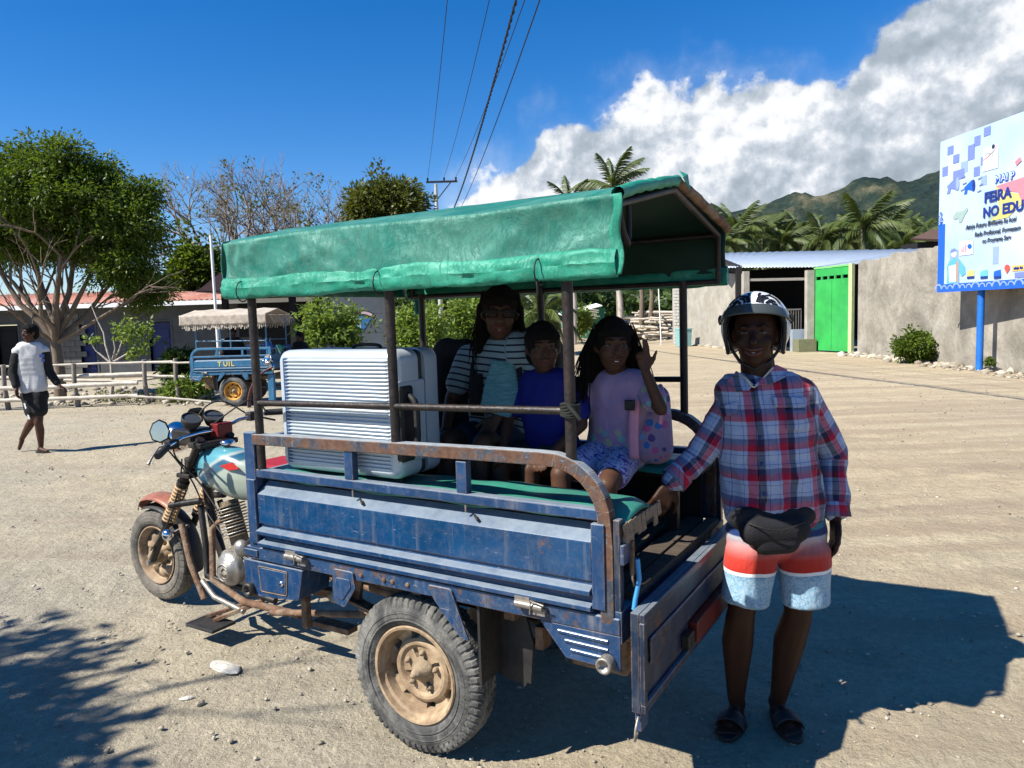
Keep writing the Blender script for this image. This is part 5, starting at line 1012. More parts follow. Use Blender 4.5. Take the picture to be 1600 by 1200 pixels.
for sd in (1, -1): MB().grid(hem(sd), 220, 18).build('rolled_hem', M['canopy_hem'], canopy, recalc=False); MB().add([hem(sd)(1.0, k/14) for k in range(14)], [tuple(range(14))]).build('hem_end', M['canopy_hem'], canopy, recalc=False)
for k, x in enumerate((.735, .03, -.60)):
    MB().tube([(x, .588+.030*cos(a), 1.722+.040*sin(a)) for a in np.linspace(0, 2*pi, 14)], .0025, 5).build('tie_cord', M['black'], canopy)
MB().tube([(-.60, .605, 1.70), (-.605, .61, 1.68), (-.60, .60, 1.65)], .004, 5).build('tie_cord', M['black'], canopy)
# rear edge: stiff folded border, little pennant of tarp at the peak, frame tubes
edge = [(-.852, .578, 1.69), (-.852, .576, 1.80), (-.848, .572, 1.922)]; MB().grid(lambda a, b_: (-.835-.03*a-.008*sin(b_*9), .576+.012*a*sin(b_*8+1)+.006, 1.70+.225*b_), 4, 30).build('edge_flap', M['canopy_hem'], canopy, recalc=False, solid=.004)
for sd in (1, -1):
    def rf_(a, b_, sd=sd):
        k = a; y = .572*(1-k); z = 1.93+(.118)*k**.85; an = b_*2*pi; r_ = .016+.005*ridged(Vector((a*6, sin(an), sd))); return (-.85+r_*cos(an)+.02*k, sd*y, z-.004+r_*sin(an))
    MB().grid(rf_, 40, 10).build('roof_roll', M['canopy_hem'] if sd > 0 else M['rust'], canopy, recalc=False)
MB().add([(-.86, .02, 2.05), (-.86, -.03, 2.065), (-.87, -.02, 2.01), (-.84, .0, 2.075)], [(0, 1, 2), (0, 3, 1)]).build('loose_corner', M['canopy_hem'], canopy, recalc=False, solid=.003)
cf = MB()
for x in (.80, .03, -.82):
    cf.tube([(x, .55, 1.70), (x, .55, 1.90), (x, .0, 2.015), (x, -.55, 1.90), (x, -.55, 1.70)], .012, 8)
for y, z in ((.55, 1.71), (-.55, 1.71), (0, 2.012), (.55, 1.90), (-.55, 1.90)): cf.tube([(.82, y, z), (-.82, y, z)], .011, 8)
cf.build('canopy_frame', M['black_metal'], canopy)
mb = MB(); mb.tube([(-.80, .45, 1.92), (-.81, .44, 1.84), (-.81, .40, 1.80), (-.80, .37, 1.83), (-.80, .37, 1.93)], .009, 7); mb.build('hanging_strap', M['black_rubber'], canopy)
MB().grid(lambda a, b_: (.815-.06*a+.004*sin(b_*20), -.585+.01*sin(a*9), 1.70-.085*b_+.01*a), 8, 8).build('hanging_flap', M['canopy_hem'], canopy, recalc=False, solid=.003)
# ================================================================== FRONT END OF THE TRICYCLE
def front_end(t, Q_, main=True):
    wx, R = 2.30, .27; wt = empty_part('front_wheel', t); mb = MB(); make_tyre(mb, (wx, 0, R), R, .168, .056, (0, 1, 0), 160, 2, 0, .007); mb.build('tyre', Q_['tyre'], wt)
    for sd in (1, -1):
        mb = MB(); prof = [(.168, .045), (.172, .052), (.166, .054), (.160, .045), (.150, .036), (.146, -.01), (.10, -.016), (.055, .01), (.05, .03), (.0, .03)]
        def fn(i, an, r_, h, k):
            if i in (6, 7) and (k % 8) < 3: h -= .02
            return r_, h
        mb.lathe(prof, (wx, 0, R), (0, sd, 0), 72, 0, True, fn); mb.build('rim', Q_['rim'], wt)
        h = MB(); h.lathe([(.045, .02), (.045, .055), (.03, .06), (.02, .065), (.018, .09), (0, .09)], (wx, 0, R), (0, sd, 0), 16); h.build('hub', M['dirtypale'], wt)
    f0, f1 = Vector((1.74, 0, 1.01)), Vector((2.27, 0, .25)); fd = (f1-f0).normalized()
    for sd in (1, -1):
        y = sd*.095; p = lambda s_: f0.lerp(f1, s_)+Vector((0, y, 0))
        MB().tube([p(.02), p(.36)], .022, 10).build('fork_tube', M['post'], t)
        MB().tube([p(.36), p(.69)], .012, 8).build('fork_stanchion', M['steel'], t); MB().tube([p(.66), p(1.0)], [.020, .021], 12).build('fork_slider', M['black_metal'], t)
        MB().tube([p(.34), p(.345), p(.37)], [.033, .034, .033], 12).build('spring_seat', M['black_metal'], t); MB().tube([p(.66), p(.675)], .033, 12).build('spring_seat', M['black_metal'], t)
        up_ = fd.orthogonal().normalized(); s2 = fd.cross(up_); mb = MB(); mb.tube([p(.375+.28*i/220)+(up_*cos(i/220*2*pi*11)+s2*sin(i/220*2*pi*11))*.030 for i in range(221)], .0065, 6); mb.build('spring', mat('dusty_spring', (.42, .27, .14), .6, .2) if 'dusty_spring' not in bpy.data.materials else bpy.data.materials['dusty_spring'], t)
        a_ = MB(); a_.tube([p(.52)+Vector((0, sd*.03, 0)), p(.52)+Vector((-.20, -sd*.02, .035))], .018, 10); a_.build('fork_brace', M['black_metal'], t)
        MB().tube([p(1.0)+Vector((-.01, -.02, 0)), p(1.0)+Vector((.0, sd*.03, 0))], .018, 10).build('axle_nut', M['steel'], t)
    MB().box(1.72, 1.83, -.12, .12, .945, .975).build('top_clamp', M['black_metal'], t, .006); MB().box(1.84, 1.95, -.12, .12, .775, .80).build('lower_clamp', M['black_metal'], t, .006)
    # mudguards: high reddish one and low black one
    def guard(cx, cz, r0, a0, a1, w_, bulge, tip=0):
        def f(a, b_):
            an = radians(a0+(a1-a0)*a); s_ = b_*2-1; ww = w_*(1-tip*max(0, .35-a)/.35*.8) ; r_ = r0-bulge*s_*s_; return (cx+r_*cos(an), s_*ww, cz+r_*sin(an))
        return f
    MB().grid(guard(2.27, .30, .335, 42, 122, .075, .03, 1), 30, 10).build('high_mudguard', M['mudguard'], t, recalc=False, solid=.004)
    MB().grid(guard(2.30, .27, .300, 70, 195, .062, .02), 30, 8).build('inner_mudguard', M['black_rubber'], t, recalc=False, solid=.004)
    # frame, tank, engine
    for pts, r_ in (([(1.82, 0, .93), (1.86, 0, .72), (1.82, 0, .50), (1.76, 0, .33), (1.50, 0, .24)], .026), ([(1.82, 0, .92), (1.60, 0, .82), (1.10, 0, .74)], .026), ([(1.84, .06, .62), (1.76, .10, .40), (1.74, .12, .26), (1.2, .13, .22)], .017), ([(1.84, -.06, .62), (1.76, -.10, .40), (1.74, -.12, .26), (1.2, -.13, .22)], .017), ([(1.10, .0, .74), (.95, .0, .56)], .026)): MB().tube(pts, r_, 10).build('frame_tube', M['black_metal'], t)
    MB().tube([(1.93, .12, .52), (1.83, .15, .32), (1.72, .16, .15)], .018, 8).build('guard_stay', M['rust'], t)
    def tank(a, b_):
        an = b_*2*pi; s_ = a; cx = 1.87-.46*s_; hw = .105*(sin(pi*min(1, max(0, .12+s_*.78)))**.55)+.002; zc_ = .845-.02*s_; hz__ = .108*(sin(pi*min(1, max(0, .10+s_*.80)))**.6)+.002
        ca, sa = cos(an), sin(an); ca = abs(ca)**.75*(1 if ca > 0 else -1); sa = abs(sa)**.75*(1 if sa > 0 else -1); z = zc_+hz__*sa-(.08*s_*(.5-.5*sa) if s_ > .2 else .04*(.5-.5*sa))
        return (cx+.02*sa, hw*ca, z)
    mb = MB(); mb.grid(tank, 34, 36); tk = mb.build('fuel_tank', Q_['tank'], t)
    MB().lathe([(.04, 0), (.04, .012), (.03, .02), (0, .022)], (1.66, 0, .962), (-.05, 0, 1), 20).build('tank_cap', M['chrome'], tk)
    MB().prism([(1.60, .865), (1.50, .89), (1.45, .86), (1.53, .845)], (0, .098, 0), (1, 0, 0), (0, 0, 1), (0, .004, 0)).build('tank_graphic', M['red'], tk)
    # saddle
    MB().box(.90, 1.38, -.13, .13, .78, .90).build('saddle', Q_['saddle'], t, .03)
    # engine: finned barrel, crankcase and round cover
    mb = MB(); e0_, e1_ = Vector((1.56, .03, .42)), Vector((1.64, .03, .66)); ed = (e1_-e0_)
    mb.tube([e0_, e1_], .048, 12); eng = mb.build('cylinder', M['dirtypale'], t); 
    for k in range(11): c_ = e0_+ed*(.25+.70*k/11); MB().lathe([(.02, -.003), (.078, -.003), (.078, .003), (.02, .003)], c_, ed, 20).build('cooling_fin', M['alu'] if k % 2 else M['dirtypale'], eng)
    cc = MB(); cc.box(1.22, 1.62, -.12, .13, .24, .42); cc.build('crankcase', M['alu'], t, .03)
    cv_ = MB(); cv_.lathe([(.088, 0), (.088, .03), (.078, .045), (.05, .05), (.048, .056), (.0, .056)], (1.50, .13, .345), (0, 1, 0), 30); cv_ = cv_.build('engine_cover', M['alu'], t)
    mb = MB(); mb.lathe([(.048, .056), (.044, .062), (.040, .058)], (1.515, .13, .33), (0, 1, 0), 24); mb.beam((1.535, .192, .335), (1.49, .192, .325), .012, .004); mb.tube([(1.50+.028*cos(a), .190, .33+.028*sin(a)) for a in np.linspace(0, 2*pi, 12)], .003, 5); mb.build('cover_badge', M['steel'], cv_)
    MB().sphere((1.42, .14, .46), (.045, .035, .045), 12).build('carburettor', M['alu'], t); MB().tube([(1.36, .13, .35), (1.36, .13, .50), (1.30, .12, .56)], .02, 8).build('intake_pipe', M['black_rubber'], t)
    MB().tube([(1.64, .03, .60), (1.74, .07, .50), (1.68, .13, .25), (1.4, .16, .19), (.95, .2, .22)], .018, 10).build('exhaust_pipe', M['rust'], t)
    MB().box(1.42, 1.62, .20, .34, .085, .100).build('foot_plate', M['black_rubber'], t, .004); MB().beam((1.63, .205, .092), (1.63, .34, .092), .012, .02).build('plate_edge', M['steel'], t); MB().tube([(1.74, .15, .24), (1.62, .17, .18), (1.38, .18, .15)], .014, 8).build('foot_lever', M['steel'], t); MB().beam((1.30, .12, .20), (1.52, .25, .105), .03, .02).build('foot_bracket', M['rust'], t, .003); MB().beam((1.40, .10, .17), (1.60, .24, .105), .02, .02).build('foot_bracket', M['rust'], t, .003)
    # handlebar, instruments, lamp, mirror
    mb = MB(); mb.tube([(1.70, .37, .965), (1.74, .31, .98), (1.79, .18, 1.01), (1.80, .07, 1.02), (1.80, -.07, 1.02), (1.78, -.18, 1.06), (1.68, -.31, 1.09), (1.62, -.38, 1.09)], .011, 8); hb_ = mb.build('handlebar', M['chrome'], t)
    for sd, a, b_ in ((1, (1.68, .39, .96), (1.755, .285, .985)), (-1, (1.60, -.41, 1.09), (1.70, -.29, 1.09))): MB().tube([a, Vector(a).lerp(Vector(b_), .1), b_], [.017, .019, .018], 10).build('grip', M['black_rubber'], hb_)
    MB().tube([(1.79, .24, .995), (1.82, .29, .98), (1.80, .35, .93), (1.795, .37, .905)], [.008, .006, .006, .009], 8).build('clutch_lever', M['steel'], hb_); MB().tube([(1.75, -.26, 1.07), (1.79, -.32, 1.06), (1.74, -.40, 1.03)], [.008, .006, .006], 8).build('brake_lever', M['black_metal'], hb_)
    MB().box(1.76, 1.81, .21, .27, .965, 1.015).build('switch_box', M['black_rubber'], hb_, .008); MB().box(1.72, 1.77, -.27, -.21, 1.05, 1.10).build('switch_box', M['black_rubber'], hb_, .008)
    ax_ = Vector((-.50, .10, .86)).normalized()
    for y, x in ((.062, 1.865), (-.062, 1.845)):
        g_ = MB().lathe([(.0, -.045), (.036, -.04), (.052, -.01), (.054, .016), (.050, .020), (.046, .014)], (x, y, 1.085), ax_, 24).build('gauge', M['black_rubber'], t); MB().lathe([(.047, .012), (0, .013)], (x, y, 1.085), ax_, 24).build('gauge_glass', flat('gauge_glass', (.05, .055, .06), .12) if 'gauge_glass' not in bpy.data.materials else bpy.data.materials['gauge_glass'], g_)
    MB().grid(lambda a, b_: (1.93-.02*b_, .055-.11*a, 1.06+.085*b_*(1-.25*(a*2-1)**4)), 8, 4).build('lamp_visor', mat('smoke_visor', (.06, .055, .03), .3) if 'smoke_visor' not in bpy.data.materials else bpy.data.materials['smoke_visor'], t, solid=.003)
    ln = Vector((1, 0, -.12)); h_ = MB().lathe([(0, -.07), (.04, -.065), (.075, -.03), (.086, .01), (.088, .02), (.082, .024)], (2.07, .0, .975), ln, 28).build('headlight', M['chrome'], t); MB().lathe([(.083, .018), (.05, .03), (0, .034)], (2.07, 0, .975), ln, 28).build('lens', flat('lens', (.55, .58, .6), .1) if 'lens' not in bpy.data.materials else bpy.data.materials['lens'], h_)
    MB().box(1.86, 2.03, -.08, .08, .95, 1.03).build('lamp_bracket', M['black_metal'], t, .01); MB().box(1.76, 1.83, -.12, -.02, .98, 1.06).build('red_bracket', M['redpart'], t, .008)
    MB().box(1.90, 1.94, .02, .075, .80, .88).build('ignition_box', M['black_rubber'], t, .01); MB().box(1.78, 1.87, -.06, .06, .78, .93).build('steering_head', M['black_metal'], t, .01)
    mb = MB(); mb.tube([(1.79, .24, 1.0), (1.79, .26, 1.05), (1.74, .32, 1.07), (1.71, .345, 1.075)], .006, 6); mr = mb.build('mirror_stem', M['black_metal'], hb_)
    mn = Vector((-.75, .62, .08)).normalized(); ua = mn.cross(Vector((0, 0, 1))).normalized(); ub = ua.cross(mn)
    shape = [(.048*cos(a)*(1-.12*sin(a)), .060*sin(a)) for a in np.linspace(0, 2*pi, 9)[:-1]]; c_ = Vector((1.695, .36, 1.08)); MB().prism(shape, c_, ua, ub, -mn*.018).build('mirror', M['black_rubber'], hb_, .004)
    MB().prism([(a*.86, b_*.86) for a, b_ in shape], c_+mn*.002, ua, ub, mn*.001).build('mirror_glass', mat('mirror_glass', (.55, .6, .65), .08, 1, .02) if 'mirror_glass' not in bpy.data.materials else bpy.data.materials['mirror_glass'], hb_)
    # turn lamp ball, cables
    MB().sphere((2.00, .16, .46), (.034, .03, .034), 14).build('horn', M['chrome'], t); MB().tube([(2.0, .13, .46), (1.93, .08, .50)], .012, 8).build('horn_stay', M['black_metal'], t)
    for pts in ([(1.78, .24, 1.0), (1.93, .20, .98), (1.97, .12, .90), (1.90, .06, .75), (1.80, .06, .60), (1.62, .09, .48)], [(1.75, -.24, 1.07), (1.84, -.12, 1.17), (1.87, 0, 1.12), (1.92, .03, .95), (1.82, .04, .8)], [(1.70, -.30, 1.10), (1.66, -.18, 1.18), (1.74, -.05, 1.10), (1.9, .0, .98)], [(1.90, .11, .88), (1.93, .12, .72), (2.05, .13, .5), (2.23, .12, .33)], [(1.80, .22, .99), (1.86, .17, .90), (1.80, .09, .76), (1.6, .1, .58)]):
        MB().tube(smooth_path(pts, 6), .0045, 5).build('cable', M['black_rubber'], t)
def smooth_path(p, n=6):
    p = [Vector(a) for a in p]; out = []
    for i in range(len(p)-1):
        p0, p1, p2, p3 = p[max(i-1, 0)], p[i], p[i+1], p[min(i+2, len(p)-1)]
        for j in range(n): s_ = j/n; out.append(.5*((2*p1)+(p2-p0)*s_+(2*p0-5*p1+4*p2-p3)*s_*s_+(3*p1-3*p2+p3-p0)*s_**3))
    out.append(p[-1]); return out
M['mudguard'] = mat('reddish_mudguard', (.26, .085, .05), .45, .1, .35, 8, .1, 30, dirt=.6, dirtcol=(.36, .27, .18)); M['redpart'] = mat('red_plastic', (.16, .012, .012), .4, 0, .3, 10)
m, nt, b = newmat('tank_paint'); tcn = N(nt, 'ShaderNodeTexCoord'); sp3 = N(nt, 'ShaderNodeSeparateXYZ'); nt.links.new(tcn.outputs['Object'], sp3.inputs[0])
k_ = mth(nt, 'ADD', mth(nt, 'MULTIPLY', sp3.outputs[0], .55), sp3.outputs[2]); k_ = mth(nt, 'ADD', k_, mth(nt, 'MULTIPLY', tn(nt, tcn.outputs['Object'], 9, 3), .03))
c = ramp(nt, mth(nt, 'MULTIPLY', mth(nt, 'SUBTRACT', k_, 1.60), 2.6), [(.0, (.28, .32, .26)), (.30, (.32, .37, .31)), (.34, (.03, .10, .14)), (.46, (.02, .09, .16)), (.50, (.36, .39, .34)), (.56, (.08, .27, .32)), (.80, (.08, .25, .31)), (.88, (.20, .34, .35))]); nt.links.new(c, b.inputs['Base Color']); b.inputs['Roughness'].default_value = .25; b.inputs['Coat Weight'].default_value = .4; M['tank'] = m
front_end(trike, dict(tyre=M['rubber2'], rim=M['rim'], tank=M['tank'], saddle=mat('red_saddle', (.30, .015, .02), .5)))
# ---- the far blue tricycle
far = empty('cargo_tricycle', (0, 0, 0), 0, 'far blue cargo tricycle with a beige fringed canopy at the left edge of the square', 'cargo tricycle')
fa = gp(368, 634); far.location = fa+Vector((0.02, .475, 0)); far.rotation_euler = (0, 0, radians(-3)); far.scale = (1, 1, 1)
M['fblue'] = paint('far_blue', (.015, .13, .26), rust=.3, fade=.5, dust_gloss=.3); M['fbeige'] = mat('beige_canvas', (.42, .36, .29), .9, 0, .2, 5, .6, 12)
PF = dict(body=M['fblue'], ribs=M['fblue'], rusty=M['fblue'], rail=M['fblue'], tyre=M['rubber'], rim=mat('orange_rim', (.55, .27, .05), .6, 0, .3, 12), hub=M['dirtypale'], post=M['fblue'])
make_trike(far, PF, False); front_end(far, dict(tyre=M['rubber2'], rim=M['rim'], tank=M['tank'], saddle=M['black_rubber']), False)
def fc_(a, b_):
    x = .80-1.72*a; y = (.66-1.32*b_); z = 1.80+.13*(1-abs(b_*2-1)); z -= .02*abs(sin(x*6))*sin(pi*b_); return (x, y, z)
fcan = MB().grid(fc_, 40, 20).build('canopy', M['fbeige'], far, recalc=False, solid=.01)
for sd in (1, -1): MB().grid(lambda a, b_: (.80-1.72*a, sd*(.665+.012*sin(a*60+b_*5)*b_+.004), 1.81-.20*b_+.004*sin(a*90)), 90, 6).build('valance', M['fbeige'], fcan, recalc=False, solid=.004)
for sd in (1, -1):
    fr2 = MB(); r_ = random.Random(4)
    for k in range(46): x = .78-1.68*k/46; fr2.beam((x, sd*.655, 1.615), (x-.02*r_.random(), sd*.66, 1.615-r_.uniform(.05, .11)), .022, .004, up=(0, 1, 0))
    tag(fr2.build('fringe', M['fbeige'], fcan), kind='stuff')
for k in range(10): MB().beam((.80+.004*k, .6-.13*k, 1.80), (.90, .6-.13*k+.02, 1.66-.03*(k % 3)), .05, .006).build('fringe_strip', M['fbeige'], fcan)
for s_, o_, col in (('T', 0, ylw), ('U', .115, ylw), ('I', .22, ylw), ('L', .27, ylw)): text('lettering', s_, .13, col, far, (-.26+o_, -.572, .80), (1, 0, 0), (0, 0, 1), .003, .004)
far['label'] = 'far blue cargo tricycle with a beige fringed canopy and TUIL in yellow on its side'
mat('brown_arch', (.13, .05, .045), .6)
# ================================================================== PEOPLE
def skinmat(name, col, rough=.5):
    m, nt, b = newmat(name); tcn = N(nt, 'ShaderNodeTexCoord'); P = tcn.outputs['Object']
    c = ramp(nt, tn(nt, P, 14, 5), [(.3, tuple(x*.82 for x in col)), (.7, tuple(x*1.15 for x in col))]); nt.links.new(c, b.inputs['Base Color'])
    b.inputs['Roughness'].default_value = rough; b.inputs['Specular IOR Level'].default_value = .18; b.inputs['Subsurface Weight'].default_value = .05; b.inputs['Subsurface Radius'].default_value = (.02, .008, .004)
    bp = N(nt, 'ShaderNodeBump', i_Strength=.12, i_Distance=.003); nt.links.new(tn(nt, P, 160, 4), bp.inputs['Height']); nt.links.new(bp.outputs[0], b.inputs['Normal']); return m
M['skin_dark'] = skinmat('dark_brown_skin', (.034, .014, .008)); M['skin_mid'] = skinmat('tan_skin', (.075, .036, .021)); M['skin_boy'] = skinmat('brown_skin', (.075, .036, .024))
M['hair'] = mat('black_hair', (.006, .005, .0045), .7, 0, .3, 30, .5, 120, stretch=(6, 6, 1), spec=.12); M['eye'] = flat('eye_white', (.11, .10, .09), .5); M['iris'] = flat('iris', (.02, .012, .008), .2); M['teeth'] = flat('teeth', (.55, .52, .46), .35); M['lips'] = skinmat('lips', (.10, .035, .028), .5)
def cap_pts(mb, p, q, r0, r1, n=14, flat_=1.0, side=None):
    """capsule from p to q; flat_ < 1 squeezes it across 'side'"""
    p = Vector(p); q = Vector(q); d = q-p; L = d.length
    if L < 1e-5: d = Vector((0, 0, 1)); L = 1e-5
    d.normalize(); a = (side-d*side.dot(d)).normalized() if side is not None else d.orthogonal().normalized(); b_ = d.cross(a); prof = []
    for i in range(5): an = -pi/2+(pi/2)*i/4; prof.append((r0*cos(an), r0*sin(an)))
    for i in range(5): an = (pi/2)*i/4; prof.append((r1*cos(an), L+r1*sin(an)))
    vs = []
    for rr, h in prof:
        for k in range(n): an = 2*pi*k/n; vs.append(p+d*h+(a*cos(an)*flat_+b_*sin(an))*max(rr, 1e-4))
    m_ = len(prof); mb.add(vs, [(i*n+k, i*n+(k+1) % n, (i+1)*n+(k+1) % n, (i+1)*n+k) for i in range(m_-1) for k in range(n)]+[tuple(range(n-1, -1, -1)), tuple(range((m_-1)*n, m_*n))])
def ell(mb, c, ax, ay, az_, n=18, m_=12):
    c = Vector(c); vs = []
    for i in range(m_+1):
        ph = pi*i/m_
        for k in range(n): vs.append(c+az_*cos(ph)+(ax*cos(2*pi*k/n)+ay*sin(2*pi*k/n))*max(sin(ph), 1e-3))
    mb.add(vs, [(i*n+k, (i+1)*n+k, (i+1)*n+(k+1) % n, i*n+(k+1) % n) for i in range(m_) for k in range(n)]+[tuple(range(n)), tuple(range((m_+1)*n-1, m_*n-1, -1))])
def organic(mb, name, material, parent, voxel=.007, smooth=6, disp=None, attr=None, sub=None):
    """one continuous skin round all the masses"""
    me = mb.mesh('tmp', material); bm = bmesh.new(); bm.from_mesh(me); bmesh.ops.recalc_face_normals(bm, faces=bm.faces); bm.to_mesh(me); bm.free()
    o = bpy.data.objects.new('tmp', me); COL.objects.link(o); m = o.modifiers.new('r', 'REMESH'); m.mode = 'VOXEL'; m.voxel_size = voxel
    m = o.modifiers.new('s', 'SMOOTH'); m.factor = .5; m.iterations = smooth
    r = bake(o, name); n = len(r.vertices); co = np.empty(n*3, dtype=np.float32); r.vertices.foreach_get('co', co); co = co.reshape(-1, 3)
    if attr is not None:
        uv = attr(co.copy()).astype(np.float32); a = r.attributes.new('puv', 'FLOAT_VECTOR', 'POINT'); a.data.foreach_set('vector', uv.ravel())
    if disp is not None:
        no = np.empty(n*3, dtype=np.float32); r.vertices.foreach_get('normal', no); no = no.reshape(-1, 3)
        dv = np.array([disp(Vector(c), Vector(q)) for c, q in zip(co, no)]); co = co+no*dv[:, None]; r.vertices.foreach_set('co', co.astype(np.float32).ravel())
    r.polygons.foreach_set('use_smooth', np.ones(len(r.polygons), dtype=bool)); r.materials.clear(); r.materials.append(material); r.update()
    return link(name, r, parent)
def frame(f, up=(0, 0, 1)):
    f = Vector(f).normalized(); l_ = Vector(up).cross(f).normalized(); return f, l_, f.cross(l_)   # forward, the person's left, up
def head_caps(mb, c, F_, s):
    f, l_, u = F_
    ell(mb, c+u*.018*s-f*.008*s, f*.097*s, l_*.077*s, u*.103*s); ell(mb, c-u*.045*s+f*.022*s, f*.066*s, l_*.060*s, u*.068*s); ell(mb, c-u*.088*s+f*.052*s, f*.026*s, l_*.028*s, u*.024*s)
    cap_pts(mb, c+f*.086*s+u*.012*s, c+f*.108*s-u*.022*s, .010*s, .014*s)               # nose
    ell(mb, c+f*.098*s-u*.026*s, f*.012*s, l_*.020*s, u*.009*s)
    cap_pts(mb, c+f*.084*s+u*.030*s-l_*.040*s, c+f*.084*s+u*.030*s+l_*.040*s, .008*s, .008*s) # brow
    for sd in (1, -1):
        ell(mb, c+l_*sd*.038*s+f*.060*s-u*.026*s, f*.024*s, l_*.024*s, u*.028*s)          # cheek
        ell(mb, c+l_*sd*.078*s-u*.005*s-f*.004*s, f*.018*s, l_*.010*s, u*.030*s)          # ear
    ell(mb, c+f*.085*s-u*.052*s, f*.012*s, l_*.026*s, u*.007*s); ell(mb, c+f*.082*s-u*.066*s, f*.013*s, l_*.022*s, u*.008*s)
def face_parts(body, c, F_, s, smile=True, skin=None, eyes=True):
    f, l_, u = F_
    if eyes:
        for sd in (1, -1):
            e = MB(); ell(e, c+f*.081*s+l_*sd*.031*s+u*.010*s, f*.011*s, l_*.0125*s, u*.0052*s); eo = e.build('eye', M['eye'], body)
            e = MB(); ell(e, c+f*.0905*s+l_*sd*.031*s+u*.010*s, f*.003*s, l_*.0058*s, u*.0050*s); e.build('iris', M['iris'], eo)
            MB().tube([c+f*.092*s+l_*sd*.014*s+u*.030*s, c+f*.096*s+l_*sd*.033*s+u*.036*s, c+f*.084*s+l_*sd*.052*s+u*.030*s], [.003*s, .004*s, .002*s], 6).build('eyebrow', M['hair'], body)
    lm = MB(); lm.tube([c+f*.086*s+l_*k*.028*s-u*(.0505-.006*k*k)*s+f*(.008*(1-k*k))*s for k in np.linspace(-1, 1, 9)], .0045*s, 7); lm.tube([c+f*.084*s+l_*k*.026*s-u*(.069-.012*k*k)*s+f*(.008*(1-k*k))*s for k in np.linspace(-1, 1, 9)], .0055*s, 7); lm.build('lips', M['lips'], body)
    if smile:
        tm = MB(); tm.grid(lambda a, b_: c+f*(.0935*s-.010*s*(a*2-1)**2)+l_*(a*2-1)*.022*s-u*(.0545+.008*b_-.006*(a*2-1)**2)*s, 8, 2); tm.build('teeth', M['teeth'], body)
def hand_caps(mb, wr, d, pn, s, curl=.35, side=1, fingers=None, thumb=None):
    """wr wrist, d direction of the hand, pn direction the palm faces, side: +1 when the thumb lies towards d x pn"""
    d = Vector(d).normalized(); pn = Vector(pn); pn = (pn-d*pn.dot(d)).normalized(); t_ = d.cross(pn)*side
    cap_pts(mb, wr, wr+d*.03*s, .026*s, .027*s, flat_=.72, side=pn)
    for k in (-1, -.33, .33, 1): cap_pts(mb, wr+d*.025*s+t_*k*.018*s, wr+d*.088*s+t_*k*.030*s, .0135*s, .0115*s)
    L_ = [.060, .072, .076, .066]
    for i, k in enumerate((-1, -.33, .33, 1)):
        cu = curl if fingers is None else fingers[i]; p = wr+d*.086*s+t_*k*.030*s; dd = (d+t_*k*.10).normalized(); a = 0; l_ = L_[i]*s
        for j, (fr, tr) in enumerate(((.45, .0098), (.32, .0088), (.25, .0080))):
            a += cu*(.75, 1.0, .7)[j]; dn = (dd*cos(a)+pn*sin(a)).normalized(); q = p+dn*l_*fr*1.12; cap_pts(mb, p, q, tr*s*1.05, tr*s*.93, 10); p = q
    ta = .55 if thumb is None else thumb; p = wr+d*.028*s+t_*.024*s
    d1 = (d*.62+t_*.72+pn*.25*ta).normalized(); q = p+d1*.038*s; cap_pts(mb, p, q, .015*s, .0125*s, 10); d2 = (d*.86+t_*.36+pn*.4*ta).normalized(); r_ = q+d2*.030*s; cap_pts(mb, q, r_, .0122*s, .0105*s, 10); cap_pts(mb, r_, r_+(d2+pn*.25).normalized()*.020*s, .0105*s, .0085*s, 10)
def torso_caps(mb, J, s, grow=0.0, w=(.165, .150, .140, .165), dpt=(.085, .105, .095, .105), lo=0.0):
    """rings of width and depth down the spine: shoulders, chest, waist, hips"""
    sp = [J['neckb'], J['chest'], J['waist'], J['pelvis']]; l_ = J['lat']
    for i in range(3):
        for k in range(4):
            t = k/4; c = sp[i].lerp(sp[i+1], t); ww = (w[i]*(1-t)+w[i+1]*t)*s+grow; dd = (dpt[i]*(1-t)+dpt[i+1]*t)*s+grow
            c2 = sp[i].lerp(sp[i+1], min(1, t+.25)); cap_pts(mb, c-l_*(ww-dd*.9), c+l_*(ww-dd*.9), dd, dd, 14)
    c = sp[3]; ww = w[3]*s+grow; dd = dpt[3]*s+grow; cap_pts(mb, c-l_*(ww-dd), c+l_*(ww-dd), dd, dd, 14)
def limb(mb, pts, rs):
    for (p, q), (a, b_) in zip(zip(pts[:-1], pts[1:]), zip(rs[:-1], rs[1:])): cap_pts(mb, p, q, a, b_, 14)
def bone_attr(bones, torso):
    """clothing coordinates: (across, along, part id): torso uses its own axes, sleeves and legs run along the bone"""
    def f(co):
        best = np.full(len(co), 1e9); out = np.zeros((len(co), 3), dtype=np.float32); c0, lat, up_, half = torso
        rel = co-np.array(c0); x = rel@np.array(lat); z = rel@np.array(up_); y = rel@np.cross(np.array(lat), np.array(up_)); out[:, 0] = x; out[:, 1] = z; dT = np.maximum(np.abs(x)-half, 0); best = dT+.0
        for i, (p, q, r_, ref) in enumerate(bones):
            p = np.array(p); q = np.array(q); d = q-p; L = np.linalg.norm(d); d = d/L; t = np.clip((co-p)@d, 0, L); pr = p+t[:, None]*d; v = co-pr; dist = np.linalg.norm(v, axis=1)-r_
            a = np.array(ref)-d*(np.array(ref)@d); a /= np.linalg.norm(a); b_ = np.cross(d, a); ang = np.arctan2(v@b_, v@a); sel = (dist < best) & ((np.abs(x) > half*.92) | (i % 2 == 1))
            out[sel, 0] = ang[sel]*r_*1.05+.013; out[sel, 1] = -((co-p)@d)[sel]-.3*(i % 2); out[sel, 2] = i+1; best = np.where(sel, dist, best)
        return out
    return f
